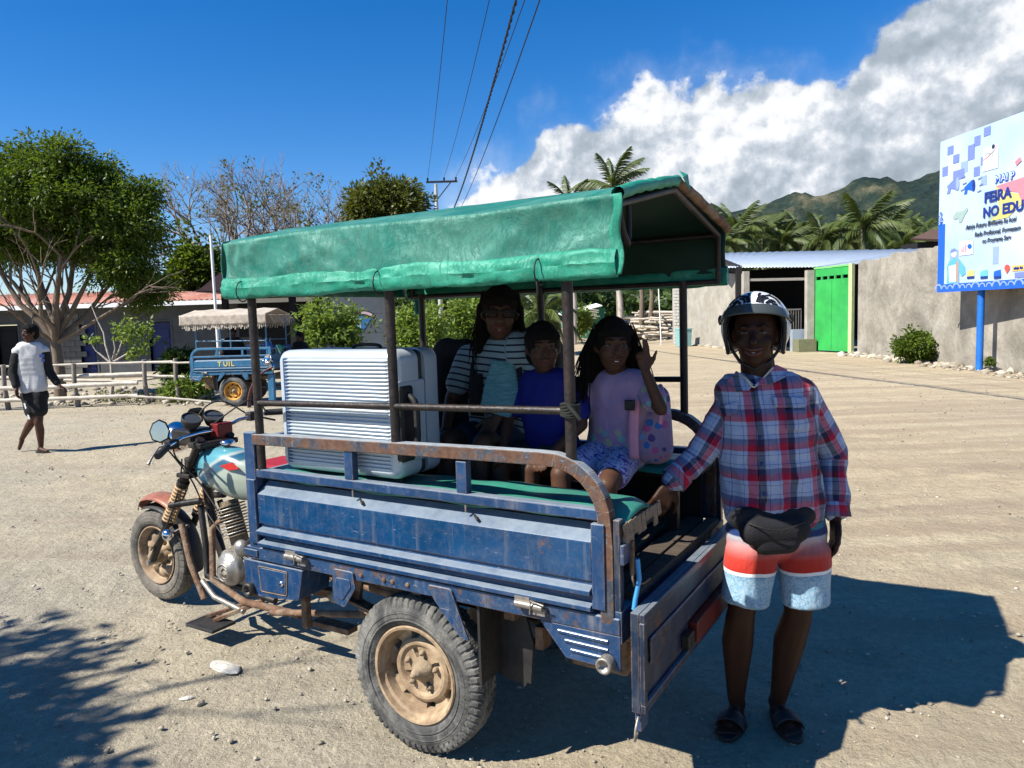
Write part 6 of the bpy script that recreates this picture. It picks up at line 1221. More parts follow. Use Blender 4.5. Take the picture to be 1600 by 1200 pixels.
def puvnode(nt): a = N(nt, 'ShaderNodeAttribute', attribute_name='puv'); s_ = N(nt, 'ShaderNodeSeparateXYZ'); nt.links.new(a.outputs['Vector'], s_.inputs[0]); return a, s_
def clothbump(nt, b, P, st=.75, sc=260):
    bp = N(nt, 'ShaderNodeBump', i_Strength=st, i_Distance=.010); nt.links.new(mth(nt, 'ADD', mth(nt, 'MULTIPLY', tn(nt, P, sc, 3), .12), tn(nt, P, 13, 4, .5, (1.3, 1, .55), 0, 1.4)), bp.inputs['Height']); nt.links.new(bp.outputs[0], b.inputs['Normal']); b.inputs['Roughness'].default_value = .85; b.inputs['Specular IOR Level'].default_value = .2; b.inputs['Sheen Weight'].default_value = .15
# ------------------------------------------------------------------ the driver
def PM_(u, v, y): return py(u, v, y)
D0 = Vector((.88, 2.66, 0)); drv = empty('person', D0, 0, 'man in plaid shirt, board shorts and white helmet standing beside the open tailgate', 'person')
def R_(u, v, dy=0): return py(u, v, 2.66+dy)-D0
J = dict(neckb=R_(1188, 612, .02), chest=R_(1196, 665, .01), waist=R_(1204, 745, .0), pelvis=R_(1212, 815, .02), lat=Vector((1, .05, .02)).normalized())
shR, elR, wrR = R_(1148, 622, .03), R_(1093, 712, .02), R_(1050, 752, -.01)      # his right arm (left in the picture) rests on the tricycle
shL, elL, wrL = R_(1252, 616, .02), R_(1302, 705, .06), R_(1305, 806, .0)
hpR, knR, anR = R_(1178, 842), R_(1157, 962, .02), R_(1150, 1100, .09); hpL, knL, anL = R_(1256, 842), R_(1246, 962, .02), R_(1217, 1095, .09)
anR.z = .085; anL.z = .085
hf = frame((-.42, -1, -.03)); hc = R_(1180, 522, -.01)
b0 = MB(); head_caps(b0, hc, hf, .98); cap_pts(b0, hc-hf[2]*.05-hf[0]*.02, J['neckb'], .058, .066)
torso_caps(b0, J, 1.0, 0, w=(.10, .135, .13, .15), dpt=(.07, .10, .095, .10)); limb(b0, [shR, elR, wrR], [.046, .038, .027]); limb(b0, [shL, elL, wrL], [.046, .038, .027])
hand_caps(b0, wrR, (-.45, -.15, -.75), (-.2, .9, -.1), 1.0, .55, 1); hand_caps(b0, wrL, (-.02, -.08, -1), (-.9, .1, 0), 1.05, .42, -1)
for hp_, kn_, an_ in ((hpR, knR, anR), (hpL, knL, anL)):
    cf_ = kn_.lerp(an_, .32)+Vector((0, .018, 0)); limb(b0, [hp_, kn_, ], [.076, .050]); limb(b0, [kn_, cf_, an_], [.053, .060, .033])
for an_, dx in ((anR, -.55), (anL, -.02)):
    fd_ = Vector((dx, -1, 0)).normalized(); sdv = Vector((-fd_.y, fd_.x, 0)); cap_pts(b0, an_, an_-Vector((0, 0, .040))-fd_*.03, .032, .032); cap_pts(b0, an_-Vector((0, 0, .045))-fd_*.025, an_+fd_*.11-Vector((0, 0, .058)), .030, .022)
    for k in range(5): o_ = sdv*(-.034+.017*k); cap_pts(b0, an_+fd_*.09+o_-Vector((0, 0, .055)), an_+fd_*(.165-.006*abs(k-(0 if dx else 4)))+o_*1.05-Vector((0, 0, .066)), .0125, .0095 if k else .012, 10)
drb = organic(b0, 'body', M['skin_dark'], drv, .006, 5); face_parts(drb, hc, hf, .98)
# shirt
sm_ = MB(); torso_caps(sm_, dict(neckb=J['neckb']-Vector((0, 0, .012)), chest=J['chest'], waist=J['waist'], pelvis=J['waist'].lerp(J['pelvis'], .62), lat=J['lat']), 1.0, .014, w=(.150, .156, .152, .162), dpt=(.080, .108, .116, .120))
limb(sm_, [J['neckb'].lerp(shR, .35), shR, elR, wrR.lerp(elR, .08)], [.060, .062, .053, .044]); limb(sm_, [J['neckb'].lerp(shL, .35), shL, elL, wrL.lerp(elL, .12)], [.060, .062, .054, .045])
limb(sm_, [J['neckb']+Vector((0, 0, .0)), J['neckb']+Vector((0, .01, .055))], [.078, .066])
def folds(amp, ax=(1, 1, 1), sc=9, seed=0, joints=()):
    def f(p, n_):
        q = Vector((p.x*ax[0], p.y*ax[1], p.z*ax[2]))*sc+Vector((seed*3.3, 0, 0)); v = (1-abs(noise.noise(q))*2.2)*.6+noise.noise(q*2.3)*.3; w_ = .5+noise.noise(p*3+Vector((seed, 9, 2)))
        a_ = amp*max(.2, w_)
        for c_, r_ in joints: a_ *= 1+1.6*exp(-((p-c_).length/r_)**2)
        return v*a_
    return f
def cloth_folds(amp, joints):
    f1 = folds(amp*.55, (1, 1, .8), 11, 1, joints)
    def f(p, n_):
        drape = (1-abs(noise.noise(Vector((p.x*17+p.z*2.5, p.y*9, p.z*2.2)))*2.4))*max(0, min(1, (J['chest'].z-p.z)/.25))*.7; diag = (1-abs(noise.noise(Vector(((p.x+p.z*.7)*15, p.y*6, (p.z-p.x*.5)*4)))*2.6))*.45
        return f1(p, n_)+amp*(drape+diag-.35)
    return f
ub_ = [(shR, elR, .066, (0, -1, 0)), (elR, wrR, .056, (0, -1, 0)), (shL, elL, .066, (0, -1, 0)), (elL, wrL, .056, (0, -1, 0))]
m, nt, b = newmat('plaid_cloth'); a_, s_ = puvnode(nt)
def frac(x, per, off=0): return mth(nt, 'FRACT', mth(nt, 'ADD', mth(nt, 'DIVIDE', x, per), off))
st = [(0, (.34, .39, .50)), (.11, (.02, .04, .12)), (.125, (.34, .39, .50)), (.22, (.40, .015, .05)), (.44, (.36, .08, .15)), (.48, (.006, .008, .02)), (.66, (.04, .05, .13)), (.69, (.35, .40, .50)), (.82, (.04, .08, .22)), (.835, (.35, .40, .50))]
st2 = [(0, (.35, .40, .52)), (.10, (.03, .06, .16)), (.12, (.35, .40, .52)), (.25, (.36, .015, .06)), (.42, (.20, .03, .10)), (.50, (.05, .07, .18)), (.66, (.33, .38, .48)), (.78, (.05, .09, .24)), (.80, (.35, .40, .52))]
wx_ = mth(nt, 'ADD', s_.outputs[0], mth(nt, 'MULTIPLY', mth(nt, 'SUBTRACT', tn(nt, a_.outputs['Vector'], 9, 2), .5), .012))
cx_ = ramp(nt, frac(wx_, .112, 50.3), st, 'CONSTANT'); cy_ = ramp(nt, frac(s_.outputs[1], .104, 50.1), st2, 'CONSTANT')
c = mixc(nt, .5, cx_, cy_); c = mixc(nt, .5, c, mixc(nt, 1.0, mixc(nt, 1.0, cx_, cy_, 'MULTIPLY'), (2.2, 2.2, 2.0), 'MULTIPLY')); nt.links.new(c, b.inputs['Base Color']); tcn = N(nt, 'ShaderNodeTexCoord'); clothbump(nt, b, tcn.outputs['Object']); M['plaid'] = m
shirt = organic(sm_, 'shirt', M['plaid'], drv, .0065, 7, cloth_folds(.012, ((elR, .09), (elL, .09), (J['waist']-Vector((0, 0, .05)), .12), (shR, .06), (shL, .06))), bone_attr(ub_, (J['waist'], J['lat'], Vector((-.02, 0, 1)), .185)))
def on_shirt(u, v, off=.004, base=None):                              # point on the front of the shirt under a pixel
    d = Vector(ray(u, v)); o_ = Vector(CAM)-D0; hit = shirt.data and bvh(shirt).ray_cast(o_, d)
    return (hit[0]+hit[1]*off, hit[1]) if hit[0] else (R_(u, v, -.13), Vector((0, -1, 0)))
from mathutils.bvhtree import BVHTree
_bv = {}
def bvh(o):
    if o.name not in _bv: me = o.data; _bv[o.name] = BVHTree.FromPolygons([v.co[:] for v in me.vertices], [p.vertices[:] for p in me.polygons])
    return _bv[o.name]
def patch(name, px, material, parent, off=.006, th=.003, border=0):
    """sheet laid on the shirt front inside a polygon of pixels (grid between two edges)"""
    (a, b_, c_, d_) = px; 
    def f(s, t): u = (a[0]*(1-s)+b_[0]*s)*(1-t)+(d_[0]*(1-s)+c_[0]*s)*t; v = (a[1]*(1-s)+b_[1]*s)*(1-t)+(d_[1]*(1-s)+c_[1]*s)*t; return on_shirt(u, v, off)[0]
    g_ = MB().grid(f, 12, 10); me = g_.mesh(name, material); at_ = me.attributes.new('puv', 'FLOAT_VECTOR', 'POINT')
    at_.data.foreach_set('vector', np.array([((Vector(v)-J['waist']).dot(J['lat']), v[2]-J['waist'].z, 0) for v in g_.v], dtype=np.float32).ravel()); o = link(name, me, parent); m_ = o.modifiers.new('s', 'SOLIDIFY'); m_.thickness = th; m_.offset = 1; return o
patch('pocket', [(1227, 640), (1258, 640), (1254, 672), (1229, 672)], M['plaid'], shirt, .006, .003); patch('pocket_flap', [(1205, 621), (1260, 622), (1256, 638), (1210, 637)], M['plaid'], shirt, .011, .003)
patch('pocket_flap', [(1126, 634), (1154, 628), (1154, 645), (1132, 652)], M['plaid'], shirt, .010, .003)
patch('placket', [(1178, 602), (1188, 602), (1200, 785), (1188, 785)], M['plaid'], shirt, .007, .003)
for v in (642, 684, 725, 770): p, n_ = on_shirt(1180+(v-602)*.085, v, .010); MB().lathe([(.0065, 0), (.0065, .003), (.004, .004), (0, .003)], p, n_, 12).build('button', M['navy'], shirt)
# collar and cuffs
cl_ = MB()
for sd, us in ((-1, [(1176, 603), (1162, 590), (1150, 580), (1140, 598), (1152, 612), (1168, 612)]), (1, [(1178, 603), (1196, 588), (1212, 570), (1230, 578), (1226, 592), (1200, 602)])):
    pts = [on_shirt(u, v, .012)[0] if v > 585 else R_(u, v, -.03) for u, v in us]; cl_.add(pts, [tuple(range(6))])
co_ = cl_.build('collar', M['navy'] if False else M['plaid'], shirt, solid=.005); me = co_.data; at_ = me.attributes.new('puv', 'FLOAT_VECTOR', 'POINT'); at_.data.foreach_set('vector', np.array([(v.co.x, v.co.z, 0) for v in me.vertices], dtype=np.float32).ravel())
nb = MB(); nb.tube(smooth_path([R_(1150, 582, -.02), R_(1166, 592, -.07), on_shirt(1177, 606, .008)[0], on_shirt(1192, 592, .008)[0], R_(1208, 574, -.05)], 5), .0035, 6); nb.build('neck_trim', M['teal'] if False else flat('pale_trim', (.45, .42, .36)), shirt)
def cuff(p, d, r_, L, name='cuff'):
    d = Vector(d).normalized(); g_ = MB().lathe([(r_*.98, 0), (r_*1.10, L*.1), (r_*1.14, L*.5), (r_*1.20, L), (r_*1.10, L*1.02), (r_*1.0, L*.9)], p, d, 28, fn=lambda i, an, rr, h, k: (rr*(1+.05*sin(an*3+i)), h)); me = g_.mesh(name, M['plaid'])
    at_ = me.attributes.new('puv', 'FLOAT_VECTOR', 'POINT'); at_.data.foreach_set('vector', np.array([(atan2((Vector(v)-p).dot(Vector((1, 0, 0))), (Vector(v)-p).dot(Vector((0, -1, 0))))*r_, (Vector(v)-p).dot(d), 0) for v in g_.v], dtype=np.float32).ravel()); return link(name, me, shirt)
cuff(wrL-(wrL-elL).normalized()*.055, (wrL-elL), .047, .055); cuff(wrR-(wrR-elR).normalized()*.055, (wrR-elR), .045, .05)
# board shorts
sh_ = MB(); pl = J['pelvis']; cap_pts(sh_, pl-J['lat']*.062, pl+J['lat']*.062, .112, .112); cap_pts(sh_, pl-J['lat']*.08-Vector((0, 0, .04)), pl+J['lat']*.08-Vector((0, 0, .04)), .105, .105)
hemR, hemL = R_(1164, 940, -.01), R_(1259, 942, -.01); hR2, hL2 = R_(1176, 850, .0), R_(1256, 850, .0)
for h0, h1 in ((hR2, hemR), (hL2, hemL)): 
    d = (h1-h0).normalized(); vs = MB(); n_ = 20; prof = [(.0, -.03), (.075, -.02), (.094, .02), (.094, .08), (.088, .16), (.087, (h1-h0).length), (.0, (h1-h0).length)]; sh_.lathe(prof, h0, d, n_, fn=lambda i, an, r_, h, k: (r_*(1+.03*sin(an*2)), h))
m, nt, b = newmat('board_short_print'); a_, s_ = puvnode(nt); tcn = N(nt, 'ShaderNodeTexCoord'); z_ = s_.outputs[1]
c = ramp(nt, z_, [(0, (.13, .26, .37)), (.30, (.20, .36, .47)), (.375, (.12, .25, .36)), (.376, (.70, .70, .67)), (.412, (.70, .70, .67)), (.413, (.40, .022, .012)), (.54, (.42, .035, .022)), (.66, (.42, .17, .16)), (.76, (.34, .36, .40)), (.775, (.010, .03, .12)), (.84, (.010, .03, .12)), (.845, (.02, .13, .20)), (1, (.015, .10, .16))])
pt = ramp(nt, tn(nt, tcn.outputs['Object'], 42, 5, .7, None, 0, 2.5), [(.46, 0.0), (.52, 1.0)]); low_ = ramp(nt, z_, [(.37, 1.0), (.376, 0.0)]); c = mixc(nt, mth(nt, 'MULTIPLY', mth(nt, 'MULTIPLY', pt, low_), .55), c, (.42, .52, .58)); c = mixc(nt, mth(nt, 'MULTIPLY', mth(nt, 'MULTIPLY', ramp(nt, tn(nt, tcn.outputs['Object'], 30, 5, .7, None, 0, 3), [(.55, 0.0), (.6, 1.0)]), low_), .5), c, (.06, .16, .26))
nt.links.new(c, b.inputs['Base Color']); clothbump(nt, b, tcn.outputs['Object']); M['shorts'] = m
zt_, zb__ = R_(1215, 800).z, R_(1215, 943).z
def shattr(co):
    out = np.zeros((len(co), 3), dtype=np.float32); xc = pl.x; out[:, 1] = (co[:, 2]-zb__)/(zt_-zb__)+.035*np.clip(1-np.abs(co[:, 0]-xc)/.10, 0, 1)-.02; return out
organic(sh_, 'shorts', M['shorts'], drv, .0065, 5, folds(.0075, (1, 1, .6), 10, 5, ((hR2, .1), (hL2, .1))), shattr)
# waist bag
wb_ = MB(); q = R_(1212, 822, -.135); cap_pts(wb_, q-J['lat']*.115+Vector((0, .03, .025)), q+J['lat']*.115+Vector((0, .03, .025)), .042, .042, flat_=.7, side=Vector((0, 1, 0))); cap_pts(wb_, q-J['lat']*.08-Vector((0, 0, .015)), q+J['lat']*.075-Vector((0, 0, .015)), .050, .050, flat_=.75, side=Vector((0, 1, 0))); cap_pts(wb_, q-J['lat']*.04-Vector((0, 0, .06)), q+J['lat']*.045-Vector((0, 0, .06)), .042, .042, flat_=.75, side=Vector((0, 1, 0)))
bag = organic(wb_, 'waist_bag', mat('black_fabric', (.008, .008, .010), .8, 0, .2, 10, .3, 200), drv, .006, 4); bag['label'] = 'black waist bag worn over the shorts'
MB().tube(smooth_path([R_(1170, 818, -.165), R_(1195, 826, -.19), R_(1225, 828, -.19), R_(1258, 815, -.165)], 5), .003, 5).build('zipper', M['black_metal'], bag)
bl2 = MB(); el_ = [(pl+Vector((0, 0, .015)))+J['lat']*.168*cos(a)+Vector((0, .118*sin(a), 0))+Vector((0, 0, .02*sin(a))) for a in np.linspace(0, 2*pi, 40)]
for a, b_ in zip(el_[:-1], el_[1:]): bl2.beam(a, b_, .005, .035)
bl2.build('belt_strap', bpy.data.materials['black_fabric'], bag)
# sandals
for an_, dx in ((anR, -.55), (anL, -.02)):
    fd_ = Vector((dx, -1, 0)).normalized(); sdv = Vector((-fd_.y, fd_.x, 0)); c0_ = Vector((an_.x, an_.y, 0))+fd_*.055
    sole = [(.14*cos(a)*(1 if cos(a) > 0 else .86), .050*sin(a)*(1.08 if cos(a) > 0 else .82)) for a in np.linspace(0, 2*pi, 25)[:-1]]; so_ = MB().prism(sole, c0_+Vector((0, 0, .002)), fd_, sdv, (0, 0, .018)).build('sandal', M['black_rubber'], drv, .003)
    mb = MB(); mb.grid(lambda a, b_: c0_+fd_*(.015+.055*b_)+sdv*(.052*cos(pi*a))+Vector((0, 0, .02+.052*sin(pi*a)*(1-.25*b_))), 12, 4); mb.build('sandal_strap', M['black_rubber'], so_, solid=.004)
# helmet: open face, white with dark ribbons, grey visor turned up
hu, hl, hfw = hf[2], hf[1], hf[0]
HR = .117
HC = hc+hu*.024-hfw*.010
def hs_(th, p_, k):
    sp = sin(p_) if p_ < pi/2 else max(sin(p_), .90-.06*(p_-pi/2)); return HC+((hfw*cos(th)*1.10+hl*sin(th)*.96)*sp*HR*(1+.05*max(0, -cos(th)))+hu*cos(p_)*HR*1.04)*k
def hlim(th):
    a = min(1, max(0, (abs(th)-1.02)/.42)); a = a*a*(3-2*a); return .98+(2.42-.98)*a-(.25 if abs(th) > 2.2 else 0)*min(1, (abs(th)-2.2)/.5)
def helm(a, b_): th = (a*2-1)*pi; return hs_(th, b_*hlim(th), 1.0)
m, nt, b = newmat('helmet_paint'); tcn = N(nt, 'ShaderNodeTexCoord'); P = tcn.outputs['Object']
c = ramp(nt, tn(nt, P, 5, 2), [(.3, (.62, .64, .66)), (.7, (.80, .80, .80))]); nt.links.new(c, b.inputs['Base Color']); b.inputs['Roughness'].default_value = .25; b.inputs['Coat Weight'].default_value = .5; M['helmet'] = m
hel = MB().grid(helm, 64, 30).build('helmet', M['helmet'], drv, recalc=False, solid=.014); hel['label'] = 'white open face helmet with black angular stripes and a raised visor'
MB().grid(lambda a, b_: HC+(helm(a, b_)-HC)*.90, 48, 20).build('helmet_lining', M['black'], hel, recalc=False, solid=.004)
rim_ = [helm(a, 1.0) for a in np.linspace(0, 1, 65)]; MB().tube(rim_, .007, 8).build('rim_trim', M['black_rubber'], hel)
visor = MB().grid(lambda a, b_: hs_((a*2-1)*1.5, .86+.30*b_+.30*abs(a*2-1)**2, 1.09+.03*b_-.02*abs(a*2-1)**4), 32, 6).build('visor', mat('dark_visor', (.05, .06, .06), .15, 0, .1, 5), hel, recalc=False, solid=.004)
for sd in (1, -1):
    MB().lathe([(.018, 0), (.018, .008), (.010, .012), (0, .012)], hs_(sd*1.55, 1.35, 1.07), hl*sd, 16).build('visor_pivot', M['black_rubber'], hel)
    for (p0, p1, p2, w_) in ((( .18, .92), (.30, .70), (.62, .62), .014), ((.34, .95), (.42, .80), (.72, .74), .008), ((.50, .98), (.80, .86), (.92, .98), .010), ((.95, .60), (1.15, .80), (1.15, 1.02), .012), ((.62, .62), (.95, .60), (1.2, .55), .006), ((.30, .70), (.28, .55), (.5, .42), .007), ((.72, .9), (.78, 1.02), (.95, 1.08), .008)):
        sb = MB(); pts = smooth_path([hs_(sd*a, b_*.86, 1.075) for a, b_ in (p0, p1, p2)], 5); nrm_ = [(p-hc).normalized() for p in pts]
        for a, b_, n1 in zip(pts[:-1], pts[1:], nrm_): sb.beam(a, b_, w_, .003, up=n1)
        sb.build('helmet_stripe', M['black'], hel)
sb = MB(); 
for sd in (1, -1): sb.tube([hs_(sd*1.5, 2.2, .93), hc-hu*.10+hl*sd*.05+hfw*.02, hc-hu*.125+hfw*.035], .006, 6)
sb.build('chin_strap', M['black_rubber'], hel)
# ------------------------------------------------------------------ passengers (built in tricycle coordinates)
def seated(label, hd, hdir, sc, J, arms, legs, skin, top_mat, top_kw, bottom_mat, attr_up, hair_fn, smile=True, sleeves=.55, voxel=.0075, fold=.006, eyes=True):
    base = W(J['pelvis'].x, J['pelvis'].y, .0); t = empty('person', base, TROT, label, 'person'); off = Vector((J['pelvis'].x, J['pelvis'].y, 0)); J = dict(J); 
    for k in ('neckb', 'chest', 'waist', 'pelvis'): J[k] = J[k]-off
    arms = [[p-off for p in a[:3]]+list(a[3:]) for a in arms]; legs = [[p-off for p in l_] for l_ in legs]; hd = hd-off; F_ = frame(hdir, J.get('hup', (0, 0, 1)))
    b0 = MB(); head_caps(b0, hd, F_, sc*1.0 if sc > .8 else max(sc*1.12, .80)); hsz = sc if sc > .8 else max(sc*1.12, .80)
    cap_pts(b0, hd-F_[2]*.06*hsz-F_[0]*.015, J['neckb'], .048*sc+.004, .055*sc); torso_caps(b0, J, sc*.88, 0, w=(.10, .135, .13, .15), dpt=(.07, .10, .095, .10))
    for sh, el_, wr, hdv, pn, curl, side, fg in arms: limb(b0, [sh, el_, wr], [.043*sc, .034*sc, .024*sc]); hand_caps(b0, wr, hdv, pn, sc*.92, curl, side, fg)
    for hp_, kn_, an_, toe in legs: limb(b0, [hp_, kn_], [.078*sc, .052*sc]); limb(b0, [kn_, kn_.lerp(an_, .35), an_], [.050*sc, .049*sc, .031*sc]); cap_pts(b0, an_, toe, .030*sc, .020*sc)
    body = organic(b0, 'body', skin, t, voxel, 5); face_parts(body, hd, F_, hsz, smile, eyes=eyes)
    s_ = MB(); torso_caps(s_, dict(neckb=J['neckb']-Vector((0, 0, .03*sc)), chest=J['chest'], waist=J['waist'], pelvis=J['pelvis'], lat=J['lat']), sc*.90, .012, **top_kw)
    for sh, el_, wr, *_ in arms: limb(s_, [J['neckb'].lerp(sh, .4), sh, sh.lerp(el_, sleeves)], [.050*sc, .058*sc, .060*sc])
    bones = [(arms[0][0], arms[0][1], .055*sc, (0, 1, 0)), (arms[0][1], arms[0][2], .05*sc, (0, 1, 0)), (arms[1][0], arms[1][1], .055*sc, (0, 1, 0)), (arms[1][1], arms[1][2], .05*sc, (0, 1, 0))]
    top = organic(s_, 'shirt', top_mat, t, voxel, 6, folds(fold, (1, 1, .8), 12, 3), bone_attr(bones, (J['waist'], J['lat'], attr_up, .17*sc)))
    p_ = MB(); cap_pts(p_, J['pelvis']-J['lat']*.07*sc, J['pelvis']+J['lat']*.07*sc, .105*sc, .105*sc)
    for hp_, kn_, an_, toe in legs: limb(p_, [hp_, hp_.lerp(kn_, .62)], [.095*sc, .080*sc])
    bot = organic(p_, 'shorts', bottom_mat, t, voxel, 5, folds(.005, (1, 1, 1), 14, 6)); hair_fn(t, hd, F_, hsz, body); return t, off, body, top
def VX(x, y, z): return Vector((x, y, z))
def hair_cap(t, hd, F_, s, long=0, strands=0, seed=0, side=1, width=1.0, fringe=.03):
    f, l_, u = F_; h = MB(); ell(h, hd+u*.030*s-f*.016*s, f*.104*s, l_*.087*s, u*.100*s); ell(h, hd-u*.02*s-f*.045*s, f*.070*s, l_*.082*s, u*.085*s)
    for k in np.linspace(-1, 1, 7): cap_pts(h, hd+u*.105*s+f*.03*s+l_*k*.02*s, hd+u*(.055+.02*(1-abs(k)))*s+f*(.080-.03*k*k)*s+l_*k*.070*s, .022*s, .012*s)
    if long:
        for k in np.linspace(-1, 1, 9): cap_pts(h, hd+l_*k*.078*s-f*(.03+.05*(1-k*k))*s+u*.02*s, hd+l_*k*.095*s*width-f*(.02+.05*(1-k*k))*s-u*long*s, .030*s, .018*s)
    ho = organic(h, 'hair', M['hair'], t, .007, 3, folds(.004, (3, 3, .5), 14, seed)); st = MB(); r_ = random.Random(seed)
    for k in range(strands):
        a = r_.choice((-1, 1))*r_.uniform(.78, 1.05); fr_ = r_.random(); p0 = hd+u*(.10*r_.uniform(.4, 1))*s+l_*a*.080*s+f*r_.uniform(-.07, .05)*s; p1 = hd+l_*a*.105*s*width+f*r_.uniform(-.06, .035)*s-u*.04*s; p2 = p1+l_*a*r_.uniform(.0, .05)*s-u*r_.uniform(.08, long+.10)*s+f*r_.uniform(-.03, .02)*s
        st.tube(smooth_path([p0, p1, (p1+p2)/2+l_*r_.uniform(-.012, .012)*s, p2], 4), [.0022]*12+[.0008], 4, cap=False)
    if strands: tag(st.build('loose_strands', M['hair'], ho), kind='stuff')
    return ho
# woman
m, nt, b = newmat('striped_jersey'); a_, s_ = puvnode(nt); k_ = mth(nt, 'FRACT', mth(nt, 'ADD', mth(nt, 'DIVIDE', s_.outputs[1], .027), 20.0)); c = ramp(nt, k_, [(0, (.22, .30, .33)), (.72, (.01, .012, .03))], 'CONSTANT'); nt.links.new(c, b.inputs['Base Color']); tcn = N(nt, 'ShaderNodeTexCoord'); clothbump(nt, b, tcn.outputs['Object']); M['stripes'] = m
M['denim'] = mat('dark_denim', (.02, .03, .05), .9, 0, .2, 20, .2, 150); M['blackcloth'] = mat('black_cloth', (.008, .008, .009), .9, 0, .2, 20, .3, 150)
wJ = dict(neckb=VX(-.03, -.13, 1.475), chest=VX(.03, -.17, 1.36), waist=VX(.09, -.23, 1.18), pelvis=VX(.12, -.28, 1.05), lat=Vector((-1, .12, .12)).normalized(), hup=(-.12, .1, 1))
wom, woff, wbody, wtop = seated('woman in sunglasses and striped shirt sitting behind the silver suitcase', VX(-.045, -.07, 1.605), (-.62, 1, -.12), .93, wJ,
    [(VX(.155, -.12, 1.425), VX(.24, -.10, 1.24), VX(.20, .0, 1.13), Vector((-.1, .6, -.9)), Vector((.2, -.6, -.5)), .35, 1, None), (VX(-.17, -.12, 1.455), VX(-.17, -.13, 1.25), VX(-.05, -.02, 1.18), Vector((.3, .6, -.7)), Vector((.2, -.6, -.5)), .35, -1, None)],
    [(VX(.18, -.26, 1.04), VX(.14, .08, 1.08), VX(.12, .12, .74), VX(.12, .24, .72)), (VX(.05, -.26, 1.04), VX(-.04, .08, 1.08), VX(-.02, .12, .74), VX(-.02, .24, .72))], M['skin_mid'], M['stripes'], dict(), M['denim'], Vector((-.1, -.3, .95)).normalized(),
    lambda t, h, F_, s, b_: hair_cap(t, h, F_, s, .17, 60, 5), True, .62, .0075, .006, False)
F_ = frame((-.62, 1, -.12), (-.12, .1, 1)); hd_ = VX(-.045, -.07, 1.605)-woff; f, l_, u = F_; gl2 = MB()
for sd in (1, -1): gl2.grid(lambda a, b_: hd_+f*(.100-.012*(a*2-1)**2-.012*sd*0)*.93+l_*(sd*.034+(a-.5)*.056)*.93+u*(.012+(b_-.5)*.042*(1-.3*(a*2-1)**2))*.93, 10, 8)
gl2.build('sunglasses', mat('sunglass', (.008, .004, .003), .35, spec=.15), wbody, solid=.003); MB().tube([hd_+f*.05+l_*.078, hd_+f*.096+l_*.062+u*.018, hd_+f*.103+u*.018, hd_+f*.096-l_*.062+u*.018, hd_+f*.05-l_*.078], .003, 6).build('glasses_frame', M['black'], wbody)
for sd, x in ((1, .10), (-1, -.12)):                                   # rucksack straps over the shoulders
    MB().grid(lambda a, b_: VX(x+.032*(b_-.5)*2-.015*sin(a*3)*sd, -.215+.135*sin(a*pi*.62+.3)+.02, 1.47-.30*a+.035*sin(pi*min(1, a*2.4)))-woff, 16, 4).build('backpack_strap', M['blackcloth'], wom, solid=.008)
rb = MB(); cap_pts(rb, VX(.10, -.36, 1.42)-woff, VX(.12, -.40, 1.15)-woff, .13, .12); cap_pts(rb, VX(-.05, -.36, 1.42)-woff, VX(.0, -.40, 1.15)-woff, .13, .12); tg_ = organic(rb, 'backpack', M['blackcloth'], None, .01, 4); tg_.location = wom.location; tg_.rotation_euler = (0, 0, TROT); tag(tg_, "black rucksack on the striped shirt woman's back", 'rucksack')
# black bag standing by the far front post
rb = MB(); cap_pts(rb, VX(.34, -.22, 1.43), VX(.34, -.22, 1.15), .075, .10); cap_pts(rb, VX(.24, -.25, 1.42), VX(.24, -.27, 1.15), .07, .10); cap_pts(rb, VX(.33, -.20, 1.44), VX(.22, -.20, 1.45), .055, .05); o = organic(rb, 'bag', M['blackcloth'], None, .01, 4, folds(.006, seed=8)); o.location = TO; o.rotation_euler = (0, 0, TROT); tag(o, 'lumpy black bag standing between the suitcase and the woman', 'bag')
# tote bag
m, nt, b = newmat('teal_canvas'); tcn = N(nt, 'ShaderNodeTexCoord'); c = ramp(nt, tn(nt, tcn.outputs['Object'], 60, 5, .8, (.4, .4, 2)), [(.35, (.05, .17, .20)), (.65, (.14, .32, .34))]); nt.links.new(c, b.inputs['Base Color']); clothbump(nt, b, tcn.outputs['Object'], .4, 180); M['tealbag'] = m
tt2 = empty('tote_bag', W(-.03, .03, 1.1), TROT, "pale teal tote bag with thin straps on the striped shirt woman's lap", 'bag')
def tq(u, v, y): return pv(u, v, y)-Vector((-.03, .03, 1.1))
tp = [tq(768, 562, -.02), tq(802, 566, -.06), tq(812, 610, -.06), tq(795, 654, .0), tq(748, 640, .04), tq(757, 600, .02)]; mb = MB(); bk = Vector((.02, -.075, 0)); n6 = len(tp); mb.add(tp+[p+bk for p in tp], [tuple(range(n6)), tuple(range(2*n6-1, n6-1, -1))]+[(i, n6+i, n6+(i+1) % n6, (i+1) % n6) for i in range(n6)]); mb.build('bag_body', M['tealbag'], tt2, .008)
MB().tube(smooth_path([tq(792, 566, -.05), tq(806, 535, -.12), tq(813, 515, -.16), tq(812, 545, -.12), tq(802, 568, -.06)], 5), .0045, 6).build('strap', mat('strap_grey', (.35, .34, .33), .7), tt2)
